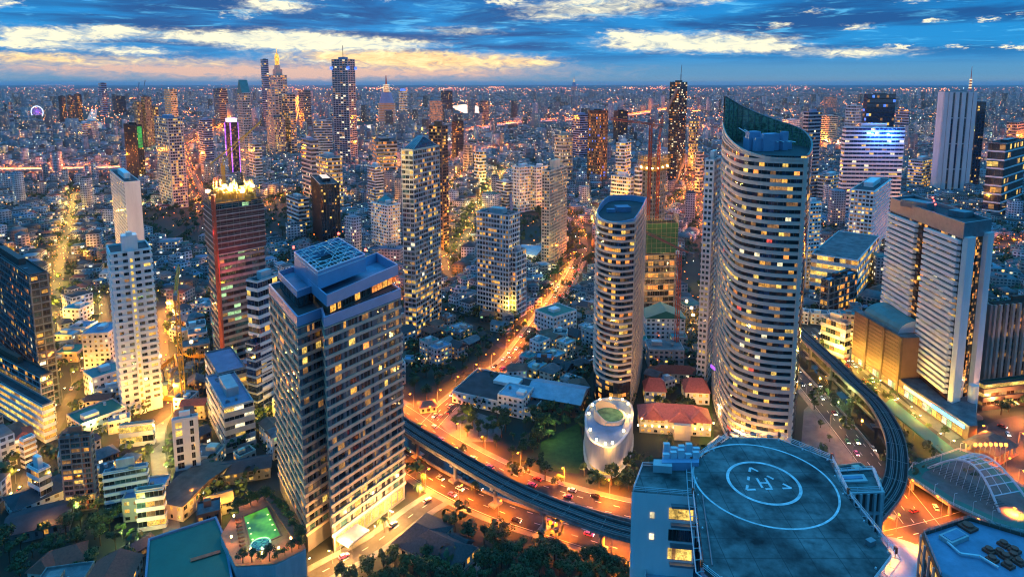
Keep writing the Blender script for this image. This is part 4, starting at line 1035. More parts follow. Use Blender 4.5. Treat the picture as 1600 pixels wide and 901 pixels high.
# ------------------------------------------------------------------ dark building at the lower corner with red roof units
hB = 62.0
bp_ = hz([(1447,829),(1497,943),(1640,980),(1690,850),(1513,811)], hB)
if sum((bp_[k-1][0]*bp_[k][1] - bp_[k][0]*bp_[k-1][1]) for k in range(len(bp_))) < 0: bp_ = bp_[::-1]
bp_ = hz([(1440,836),(1468,905),(1640,985),(1700,868),(1514,812)], hB)
br, bl_, hB_, c = tower('office_block', 'dark office block with a blue flat roof full of red machinery units', 'office building', bp_, hB, 15, 4.2, dict(glass_dark=.5, lit_warm=.2, lit_dim=.2, lit_yellow=.1), 'brown_dark', 'pier', 'concrete_pale', n_ind=60, seed=3, plant=False, roof='blue_roof', wf=.6, hf=.7, pw=.5, po=.5)
q_ = lambda px, z=hB: rel(hz([px], z), c)[0]; r = random.Random(4)
for i, (x, y) in enumerate([(1512,825),(1568,852),(1585,862),(1562,865),(1571,872),(1550,876),(1583,870),(1592,880),(1575,885),(1545,862)]):
    e = q_((x, y)); b = MB(); s = 2.6 if i else 4; b.box(0, 0, 0, s, s, .8, .4); b.cyl(0, 0, .8, s*.38, 1.5, s*.38, 10); obj('cooling_unit', b, M['roof_red'], br, (e[0], e[1], hB + .1))
b = MB(); e = q_((1490, 842)); b.box(e[0], e[1], hB + .1, 8, 4, hB + 1.4, .4); b.box(e[0] + .1, e[1], hB + 1.41, 6.6, 2.8, hB + 1.6, .4, 1); obj('skylight', b, [M['concrete_pale'], M['blue_roof']], br)
b = MB(); b.path([(*q_((1480,850)), hB + .8), (*q_((1500,868)), hB + .8), (*q_((1530,872)), hB + .8), (*q_((1560,890)), hB + .8)], .4, 0, 6); obj('duct', b, M['metal_white'], br)
b = MB(); railing(b, bl_, hB + 1.2, -.4, True, 1.0); obj('roof_rail', b, M['metal_grey'], br)
e = P(1412, 893); b = MB(); b.cyl(0, 0, 0, 17, 3.2, 17, 36); b.cyl(0, 0, 3.2, 12, 3.5, 12, 36, 1); tag(obj('round_canopy', b, [M['blue_roof'], M['roof_sky']], None, (e.x, e.y, 0)), 'round blue canopy roof between the helipad tower and the dark office block', 'canopy'); occupy([(e.x-18, e.y-18), (e.x+18, e.y-18), (e.x+18, e.y+18), (e.x-18, e.y+18)])
# ------------------------------------------------------------------ the other towers, each from its own edge in the photograph
def T(name, label, cat, e, floors, bay, mix, group=None, **kw):
    poly, h = rect_plan(*e); return tower(name, label, cat, poly, h, floors, bay, mix, group=group, **kw)
# left part
C_, h_ = base_pt(172, 652, 398); dr_ = C_.normalized(); dr_ = Vector((math.cos(.06)*dr_.x - math.sin(.06)*dr_.y, math.sin(.06)*dr_.x + math.cos(.06)*dr_.y)); du_ = Vector((dr_.y, -dr_.x)); D_ = C_ + du_ * reach(C_, du_, 236, h_)
pol = [tuple(C_), tuple(D_), tuple(D_ + dr_ * 24), tuple(C_ + dr_ * 24)]
wt, wp, wh, wc = tower('apartment_tower', 'slender white apartment tower with lit stairs down its middle', 'apartment tower', pol, h_, 24, 5.0, GREY, 'white_wall', 'band', 'white_wall', .46, .5, n_ind=100, seed=1, wf=.66, hf=.46, plant=False, z0=6)
fr = (wp[0], wp[1]); Lf = math.dist(*fr); u = Vector((fr[1][0]-fr[0][0], fr[1][1]-fr[0][1])) / Lf; an = math.atan2(u.y, u.x)
m0 = lerp2(fr[0], fr[1], .49); b = MB(); b.box(m0[0] + u.y*.7, m0[1] - u.x*.7, 0, 3.4, 1.5, wh + 1, an); b.box(m0[0] - u.y*4, m0[1] + u.x*4, wh, 8, 8, wh + 10, an); b.box(m0[0] - u.y*2, m0[1] + u.x*2, wh + 10, 3, 3, wh + 12, an)
obj('stair_shaft', b, M['white_wall'], wt)
w = [(m0[0] + u.y*1.5, m0[1] - u.x*1.5, 8 + k * (wh - 9) / 24, u.x, u.y, 1.3, 2.2, WI['lit_yellow']) for k in range(24)]; put_windows(wt, w, 24, 'stair_window')
T('apartment_tower', 'white slab tower with rows of small dark windows and a bright blank end wall', 'apartment tower', (194,430,286,163,219,38), 24, 3.4, dict(glass_dark=.8, lit_yellow=.12, lit_warm=.08), style='punch', wf=.42, hf=.42, n_ind=50, blank=(0,), seed=2)
T('apartment_tower', 'dark brown apartment block with a roof garden at the picture edge', 'apartment tower', (46,640,432,-42,74,50), 19, 4.0, dict(HOME, lit_orange=.05), wall='dark_wall', style='grid', band='metal_grey', bh=.16, pw=.4, po=.4, out=.5, n_ind=60, seed=3, wf=.7, hf=.6)
T('apartment_tower', 'lower brown wing with white framed windows in front of the roof garden block', 'apartment tower', (62,668,590,-60,81,58), 9, 3.2, HOME, wall='brown_dark', style='grid', band='concrete_pale', bh=.10, pw=.3, po=.2, out=.3, n_ind=60, seed=4)
T('car_park', 'open car park storeys glowing yellow under the brown wing', 'car park', (66,692,636,-60,83,58), 5, 7, dict(lit_yellow=.6, lit_warm=.3, lit_dim=.1), wall='concrete', style='band', bh=.45, out=.4, n_ind=40, seed=5, plant=False)
# tower under construction, glowing top
C_, h_ = base_pt(334, 582, 322); cr_, cl_ = P(409, 312, h_), P(321, 312, h_)
a_ = Vector(cr_) - C_; dp_ = (cl_ - C_).normalized() * 32; pol = [tuple(C_), tuple(C_ + a_), tuple(C_ + a_ + dp_), tuple(C_ + dp_)]
CON = dict(glass_dark=.55, glass_teal=.25, lit_dim=.05, lit_green=.06, glass_grey=.09)
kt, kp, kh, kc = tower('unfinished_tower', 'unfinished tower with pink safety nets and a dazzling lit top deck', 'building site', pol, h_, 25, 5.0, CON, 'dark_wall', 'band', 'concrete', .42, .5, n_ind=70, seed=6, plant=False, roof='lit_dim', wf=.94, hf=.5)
b = MB(); q_ = offset_poly(kp, 1.0)
b.ring(offset_poly(kp, .6), q_, kh - 34, kh - 3, 0); obj('safety_net', b, M['net_pink'], kt)
b = MB(); bands(b, offset_poly(kp, 1.05), kh - 34, kh - 3, 8, .7, .4); obj('slab_edge', b, M['pink_wall'], kt)
b = MB()
for f in range(9):
    for k in range(4):
        a, d = q_[k], q_[(k+1) % 4]
        for i in range(9): e = lerp2(a, d, i / 8); b.bar((*e, kh - 30), (*e, kh + 4), .14)
        b.bar((*a, kh - 29 + f*4), (*d, kh - 29 + f*4), .16)
obj('scaffold_frame', b, M['scaffold'], kt)
b = MB(); r = random.Random(8)
for i in range(30): b.box(r.uniform(-.42, .42) * a_.length, r.uniform(-13, 13), kh + .2, r.uniform(1, 5), r.uniform(1, 4), kh + r.uniform(1, 9), r.random())
for i in range(70): u_, v_ = r.uniform(-.46, .46) * a_.length, r.uniform(-14, 14); b.bar((u_, v_, kh), (u_, v_, kh + r.uniform(5, 14)), .22); b.bar((u_, v_, kh + 6), (u_ + r.uniform(-5, 5), v_ + r.uniform(-4, 4), kh + 7), .2)
obj('formwork', b, M['crane_yellow'], kt)
b = MB(); e = lerp2(kp[0], kp[1], .03); b.box(e[0] - .4, e[1] - 1.6, 0, 2.2, 2.2, kh + 8); obj('hoist_mast', b, M['crane_red'], kt)
for i, (u_, v_) in enumerate(((-.36, -12), (.36, -12), (-.3, 10), (.3, 10), (0, -4))): point('site_light', (kc[0] + u_*a_.length, kc[1] + v_, kh + 9), 190000, (1., .70, .25)); b = MB(); b.cyl(0, 0, 0, .15, 7, .12, 6); b.cyl(0, 0, 7, 1.5, 8.6, 1.5, 8, 1); obj('site_lamp', b, [M['metal_grey'], M['lamp_warm']], kt, (u_*a_.length, v_, kh + .2))
point('red_glow', (kc[0] + a_.length*.3, kc[1] - 27, kh - 44), 5200, (1., .05, .06)); point('red_glow', (kc[0] - a_.length*.1, kc[1] - 27, kh - 18), 900, (1., .06, .1))
# centre
nt_, nl_, nh_, nc_ = T('condo_tower', 'very tall pale condominium tower with white window grid and blue glass gable top', 'condominium', (645,532,236,627,686,66), 40, 3.3, dict(HOME, lit_warm=.14, lit_yellow=.12, curtain=.12), style='grid', wall='cream_wall', band='concrete_pale', bh=.22, pw=.5, po=.3, n_ind=100, seed=7, plant=False, row_mix={f: (BRIGHT if f < 11 else dict(HOME, lit_warm=.10, lit_yellow=.08, curtain=.12)) for f in range(40)})
an_ = math.atan2(nl_[1][1]-nl_[0][1], nl_[1][0]-nl_[0][0]); L1_, L2_ = math.dist(nl_[0], nl_[1]), math.dist(nl_[1], nl_[2])
b = MB(); b.hip(0, 0, nh_ + 1.3, L2_*.9, L1_*.86, nh_ + 9, an_ + math.pi/2, 0, .8); obj('gable_glass', b, M['glass_blue'], nt_)
b = MB()
for k in range(6):
    for s_ in (-1, 1):
        y_ = (-.42 + .168*k) * L2_; p0, p1 = (s_*L1_*.46, y_), (0, y_*.55); ro = lambda p: (p[0]*math.cos(an_) - p[1]*math.sin(an_), p[0]*math.sin(an_) + p[1]*math.cos(an_)); b.bar((*ro(p0), nh_ + 1), (*ro(p1), nh_ + 10), .4)
obj('gable_fin', b, M['concrete_pale'], nt_)['kind'] = 'stuff'
T('condo_tower', 'dark brown condominium tower with an orange lit top right behind the pale gable tower', 'condominium', (690,392,198,670,699,58), 40, 3.4, dict(DARK, lit_warm=.10, lit_orange=.04), wall='brown_dark', style='grid', band='brown_stone', bh=.25, n_ind=40, seed=8)
po_, ph_ = rect_plan(808,498,362,745,822,58)
pt_, pl2_, ph2_, pc2_ = T('condo_tower', 'white condominium with a dense window grid, a roof garden and stepped planted terraces', 'condominium', (795,500,338,745,812,58), 22, 3.0, dict(HOME, lit_warm=.13), wall='concrete_pale', style='grid', band='white_wall', bh=.22, pw=.5, po=.25, n_ind=80, seed=9)
b = MB(); e = lerp2(pl2_[1], pl2_[2], .3); b.face([(e[0], e[1], ph2_), (e[0]+2, e[1]+9, ph2_), (e[0]+1, e[1]+8, ph2_ + 15), (e[0]-1, e[1]+3, ph2_ + 13)]); b.face([(e[0]+.6, e[1], ph2_), (e[0]-.4, e[1]+3, ph2_ + 13), (e[0]+1.6, e[1]+8, ph2_ + 15), (e[0]+2.6, e[1]+9, ph2_)]); obj('roof_fin', b, M['blue_roof'], pt_)
T('condo_wing', 'lower planted wing at the side of the stepped white condominium', 'condominium', (806,500,396,795,822,58), 14, 3.0, HOME, wall='concrete_pale', style='grid', band='white_wall', bh=.22, n_ind=40, seed=10)
T('condo_tower', 'narrow cream condominium tower with a warm lit foot and thin lit fins', 'condominium', (859,418,268,847,886,64), 30, 3.2, dict(HOME, lit_warm=.12), wall='cream_wall', style='pier', band='cream_wall', pw=.6, n_ind=50, seed=11, big=10)
T('condo_tower', 'thin tall white condominium with teal windows pressed against the great curved tower', 'condominium', (1116,604,252,1102,1127,62), 42, 3.6, dict(glass_teal=.6, glass_dark=.2, lit_warm=.06, lit_yellow=.04), style='grid', wall='white_wall', bh=.34, n_ind=80, seed=12)
T('hotel_wing', 'stepped white and grey block standing close behind the lattice roof hotel', 'hotel', (402,650,442,385,440,64), 15, 3.5, OFFICE, wall='concrete_pale', style='band', band='white_wall', bh=.35, n_ind=40, seed=13)
T('hotel_wing', 'dark glass front of the stepped block beside the beige hotel', 'hotel', (398,655,540,384,425,64), 9, 3.2, OFFICE, wall='glass_blue', style='band', band='concrete_pale', bh=.25, n_ind=30, seed=14)
# concrete core with a bright crown and the netted building in front of it
kt2, kp2, kh2, kc2 = T('unfinished_tower', 'bare concrete tower core under construction with a glowing crown and cranes', 'building site', (1022,420,258,1004,1041,50), 24, 4, dict(glass_dark=.9, lit_orange=.1), wall='scaffold', style='band', band='concrete', bh=.2, n_ind=20, seed=15, plant=False, wf=.35)
b = MB(); q_ = offset_poly(kp2, 3); 
for z in (kh2 - 6, kh2 - 1, kh2 + 4): b.ring(offset_poly(kp2, .1), q_, z, z + .5)
for k in range(48): a, d = q_[k % 4], q_[(k+1) % 4]; e = lerp2(a, d, (k // 4) / 12); b.bar((*e, kh2 - 7), (*e, kh2 + 9), .22)
obj('work_platform', b, M['crane_yellow'], kt2)
for k in range(12): a, d = q_[k % 4], q_[(k+1) % 4]; e = lerp2(a, d, (k // 4 + .5) / 3); b = MB(); b.cyl(e[0], e[1], kh2 - 4, .8, kh2 - 2.6, .8, 8); obj('work_lamp', b, M['lamp_warm'], kt2)
for s in (-1, 1):
    for s2 in (-1, 1): point('site_light', (kc2[0] + s*24, kc2[1] + s2*22 - 4, kh2 + 12), 22000, (1., .45, .08))
kt3, kp3, kh3, kc3 = T('unfinished_tower', 'half built block with open orange lit floors wrapped in green nets above', 'building site', (1006,492,352,1001,1056,6), 15, 5, dict(lit_orange=.16, lit_dim=.22, glass_dark=.5, lit_warm=.04, glass_grey=.12), wall='dark_wall', style='band', band='concrete', bh=.22, out=1.0, n_ind=60, seed=16, plant=False, wf=.9, hf=.68)
b = MB(); q_ = offset_poly(kp3, 1.6); b.ring(offset_poly(kp3, 1.3), q_, kh3 - 24, kh3 + 2); obj('safety_net', b, M['net_green'], kt3)
b = MB()
for k in range(30): a, d = q_[k % 4], q_[(k + 1) % 4]; e = lerp2(a, d, (k // 4) / 7.5); b.bar((*e, 0), (*e, kh3 + 9), .16)
for f in range(14): [b.bar((*q_[k], kh3 - 50 + f * 4.3), (*q_[(k+1) % 4], kh3 - 50 + f * 4.3), .16) for k in range(4)]
obj('scaffold_frame', b, M['scaffold'], kt3)
for s in (-1, 0, 1): point('site_light', (kc3[0] + s*22, kc3[1] - 14, kh3 + 10), 8000, (1., .5, .09))
for k in range(3): point('site_light', (kc3[0] - 20 + 20*k, kc3[1] - 30, 30), 12000, (1., .45, .1))
for x_, y_ in ((1556, 628), (1590, 632)): point('base_flood', (*(P(x_, y_) * .97), 8), 14000, (1., .42, .12))
# tower cranes
def crane(x, y, yb, yt, reach_, an, label, m='crane_red', lean=.25):
    g_, h_ = base_pt(x, yb, yt); o = tag(empty('tower_crane', (g_.x, g_.y, 0), an), label, 'crane'); b = MB(); s = 1.1; tk = min(2.4, max(1.0, g_.y / 420))
    for i, (ax, ay) in enumerate(((-s,-s),(s,-s),(s,s),(-s,s))): b.bar((ax, ay, 0), (ax, ay, h_), .28*tk)
    z = 0
    while z < h_ - 6: b.bar((-s,-s,z), (s,-s,z+6), .2*tk); b.bar((s,-s,z), (s,s,z+6), .2*tk); b.bar((-s,s,z), (-s,-s,z+6), .2); z += 6
    obj('mast', b, M[m], o); b = MB()
    for yy in (-.8, .8): b.bar((-.3*reach_, yy, h_), (reach_, yy, h_ + reach_*lean), .28*tk)
    b.bar((0, 0, h_ + 2), (reach_, 0, h_ + 2 + reach_*lean), .28*tk)
    for i in range(10): b.bar((reach_*i/10, -.8, h_ + reach_*lean*i/10), (reach_*(i+.5)/10, 0, h_ + 2 + reach_*lean*(i+.5)/10), .18)
    obj('jib', b, M[m], o); b = MB(); b.box(-.27*reach_, 0, h_ - 2, 4, 2, h_ + 1); obj('counterweight', b, M['concrete_dark'], o)
    b = MB(); b.box(1.8, 0, h_ - 2.6, 2, 2, h_ - .2); obj('cabin', b, M['metal_white'], o); b = MB(); b.path([(0, 0, h_), (0, 0, h_ + 9)], .25); b.bar((0, 0, h_ + 9), (reach_*.7, 0, h_ + 2 + reach_*lean*.7), .1); b.bar((0, 0, h_ + 9), (-.28*reach_, 0, h_), .1); obj('apex', b, M[m], o)
crane(1017, 0, 440, 196, 42, 2.6, 'red tower crane standing above the glowing concrete core', lean=.1); crane(1030, 0, 420, 222, 20, 1.2, 'short red crane leaning over the glowing concrete core', lean=1.2)
crane(1062, 0, 560, 392, 38, 2.2, 'red lattice crane mast rising from the orange lit pit beside the netted block', lean=.2)
crane(275, 0, 640, 455, 36, 2.0, 'slim yellow tower crane over the bright pit beside the slender white tower', 'crane_yellow', lean=.15)
crane(348, 0, 420, 255, 46, .9, 'yellow luffing crane behind the dazzling deck of the unfinished tower', 'crane_yellow', lean=.9)
crane(216, 0, 235, 150, 26, 1.9, 'far thin crane over the scaffolded riverside towers', 'metal_grey', lean=1.5); crane(224, 0, 235, 148, 26, 1.8, 'second far thin crane beside its twin at the riverside towers', 'metal_grey', lean=1.6)
# brilliant building pits
for (x, y, n, lab) in ((275, 590, 3, 'open building pit with yellow formwork and bright work lights under the slim yellow crane'), (1075, 515, 4, 'orange lit building pit full of scaffolding at the foot of the netted block')):
    g_ = P(x, y); o = tag(empty('building_pit', (g_.x, g_.y, 0)), lab, 'building site'); r = random.Random(x); b = MB()
    for i in range(40): b.box(r.uniform(-16, 16), r.uniform(-28, 28), .1, r.uniform(1, 6), r.uniform(1, 6), r.uniform(.5, 9), r.random())
    obj('formwork', b, M['scaffold'], o)['kind'] = 'stuff'; b = MB()
    for i in range(60): e = (r.uniform(-17, 17), r.uniform(-30, 30)); b.bar((*e, 0), (e[0] + r.choice((0, 0, 5)), e[1], r.uniform(4, 15)), .18)
    obj('scaffold_pole', b, M['crane_yellow'], o)['kind'] = 'stuff'; b = MB(); b.ring([(-17,-32),(17,-32),(17,32),(-17,32)], [(-17.4,-32.4),(17.4,-32.4),(17.4,32.4),(-17.4,32.4)], 0, 3, 0, True); obj('hoarding', b, M['crane_yellow'], o)
    occupy([(g_.x-18, g_.y-33), (g_.x+18, g_.y-33), (g_.x+18, g_.y+33), (g_.x-18, g_.y+33)])
    for i in range(n): q = (r.uniform(-12, 12), -24 + 48 * i / max(1, n-1)); point('site_light', (g_.x + q[0], g_.y + q[1], 16), 20000, (1., .55, .10)); b = MB(); b.cyl(0, 0, 0, .15, 15, .15, 6); b.cyl(0, 0, 15, 1.1, 16.4, 1.1, 8, 1); obj('work_light', b, [M['metal_grey'], M['lamp_warm']], o, (q[0], q[1], 0))
# right part
T('office_tower', 'broad white framed office slab with blue lit horizontal strips', 'office tower', (1322,338,200,1317,1414,-4), 22, 6, dict(glass_blue=.9, lit_yellow=.04, lit_white=.03, lit_dim=.03), style='band', wall='white_wall', band='white_wall', bh=.5, out=.6, n_ind=60, seed=20, big=7)
T('office_tower', 'tall pale slab tower with plain white vertical panels between dark glass sides', 'office tower', (1476,304,144,1467,1527,4), 4, 12, dict(glass_grey=.3, glass_blue=.1), style='pier', wall='concrete_pale', band='white_wall', pw=7, po=1.2, n_ind=0, seed=22, wf=.3, hf=.95)
T('office_tower', 'dark glass office tower behind the plain white slab tower', 'office tower', (1528,300,160,1466,1541,4), 30, 6, DARK, style='pier', wall='glass_blue', band='metal_dark', pw=.6, n_ind=0, seed=23)
T('office_tower', 'boxy dark blue glass tower with thin lit lines and blue lit base', 'office tower', (1356,262,148,1350,1400,4), 16, 6, dict(glass_blue=.78, lit_dim=.12, lit_blue=.06, lit_yellow=.04), style='band', wall='glass_blue', band='metal_dark', bh=.25, n_ind=0, seed=24)
T('condo_tower', 'white balconied condominium with lit windows on a long garden podium', 'condominium', (1366,412,300,1330,1394,52), 18, 4, BRIGHT, style='balcony', wall='white_wall', bh=.30, n_ind=60, seed=25)
T('podium_block', 'long white podium with lit strips and a roof garden under the balconied condominium', 'podium', (1340,470,408,1268,1392,52), 5, 5, dict(BRIGHT, lit_yellow=.4), style='band', wall='white_wall', bh=.45, n_ind=40, seed=26, roof='roof_grey', plant=False)
T('apartment_tower', 'stacked white balcony block just behind the dark edge of the curved tower', 'apartment tower', (1266,452,318,1255,1284,20), 22, 4, BRIGHT, style='balcony', wall='white_wall', n_ind=30, seed=27)
T('office_tower', 'slim blue striped tower with a red band on its top', 'office tower', (1264,320,176,1256,1284,30), 26, 4, OFFICE, style='band', wall='blue_panel', band='concrete_pale', bh=.4, n_ind=0, seed=28)
T('office_block', 'small dark glass block with lit corner and flat blue roof near the teal mall roof', 'office building', (1296,500,440,1283,1340,34), 6, 4, dict(glass_brown=.5, lit_warm=.3, lit_orange=.1, glass_dark=.1), wall='glass_brown', style='grid', band='concrete', bh=.15, n_ind=40, seed=29, roof='blue_roof')
vp, vh = rect_plan(1556, 606, 486, 1545, 1660, 14)
T('office_tower', 'brown office block with bold pale vertical fins at the picture edge', 'office tower', (1552,614,476,1546,1660,12), 13, 5.2, dict(glass_brown=.7, lit_orange=.1, lit_dim=.2), style='pier', wall='brown_dark', band='pink_wall', pw=1.7, po=1.6, n_ind=30, seed=30, wf=.6, hf=.6, roof='blue_roof')
T('terrace_block', 'stepped brown terraces with planting at the foot of the finned office block', 'podium', (1538,640,600,1530,1680,12), 3, 6, dict(lit_yellow=.4, lit_dim=.3, glass_brown=.3), style='band', wall='brown_stone', band='brown_stone', bh=.5, out=1.2, n_ind=30, seed=31, plant=False, roof='grass')
T('office_block', 'dark glass block with a white corner frame above the finned office', 'office building', (1572,345,225,1545,1640,40), 9, 8, dict(DARK, lit_yellow=.15), style='band', wall='glass_dark', band='white_wall', bh=.18, n_ind=20, seed=32)
T('office_block', 'small yellow lit block between the mall and the curved tower', 'office building', (1322,560,508,1284,1330,30), 4, 4, BRIGHT, style='band', wall='cream_wall', n_ind=20, seed=33, roof='blue_roof')
# lower left
T('apartment_tower', 'pink brick apartment block with white balcony stacks and water tanks on its roof', 'apartment tower', (92,800,686,85,141,12), 14, 4.0, dict(HOME, lit_yellow=.06), wall='brick_wall', style='grid', band='concrete', bh=.18, pw=.4, n_ind=80, seed=40, lift=.56, hf=.5, wf=.5)
T('apartment_block', 'white six storey block with a stepped roof terrace beside the curling lane', 'apartment block', (161,810,742,157,229,20), 6, 4.2, dict(HOME, glass_grey=.3), wall='concrete_pale', style='band', band='white_wall', bh=.42, n_ind=60, seed=41, hf=.5, roof='blue_roof')
T('office_block', 'white modern block with tall black window slots and two lit slits', 'office building', (268,760,660,261,309,24), 8, 6, dict(glass_dark=.9, lit_yellow=.1), wall='white_wall', style='punch', n_ind=40, seed=42, wf=.5, hf=.7)
T('office_block', 'angular grey corporate block with blue sloping roof panels', 'office building', (350,708,640,322,396,36), 5, 5, dict(glass_dark=.5, glass_grey=.3, lit_white=.1, lit_yellow=.1), wall='concrete_pale', style='band', band='concrete_pale', bh=.6, n_ind=40, seed=43, roof='blue_roof', big=5)
T('office_block', 'tall blue roofed rear block of the angular corporate building', 'office building', (340,650,586,320,384,36), 5, 5, OFFICE, wall='concrete', style='band', band='concrete_pale', bh=.5, n_ind=30, seed=44, roof='blue_roof', plant=False)
T('apartment_block', 'long narrow pale block with a green roof strip beside the lit lane', 'apartment block', (36,732,690,30,55,62), 5, 4, HOME, wall='white_wall', style='band', n_ind=40, seed=45, roof='roof_green', plant=False)
T('apartment_block', 'narrow white terrace of flats with blue roofs left of the pink brick block', 'apartment block', (60,796,738,42,78,62), 4, 4, HOME, wall='white_wall', style='band', n_ind=40, seed=46, roof='blue_roof')
T('shop_house', 'orange lit shop house with a red and green roof beside the big green roof', 'shop house', (212,830,770,197,254,14), 4, 4, BRIGHT, wall='cream_wall', style='band', n_ind=20, seed=47, roof='roof_red', plant=False)
T('villa', 'wide house with black hipped roof in front of the slender white apartment tower', 'house', (186,700,668,182,238,14), 2, 5, dict(glass_dark=.6, lit_yellow=.4), wall='cream_wall', style='band', n_ind=16, seed=48, plant=False)
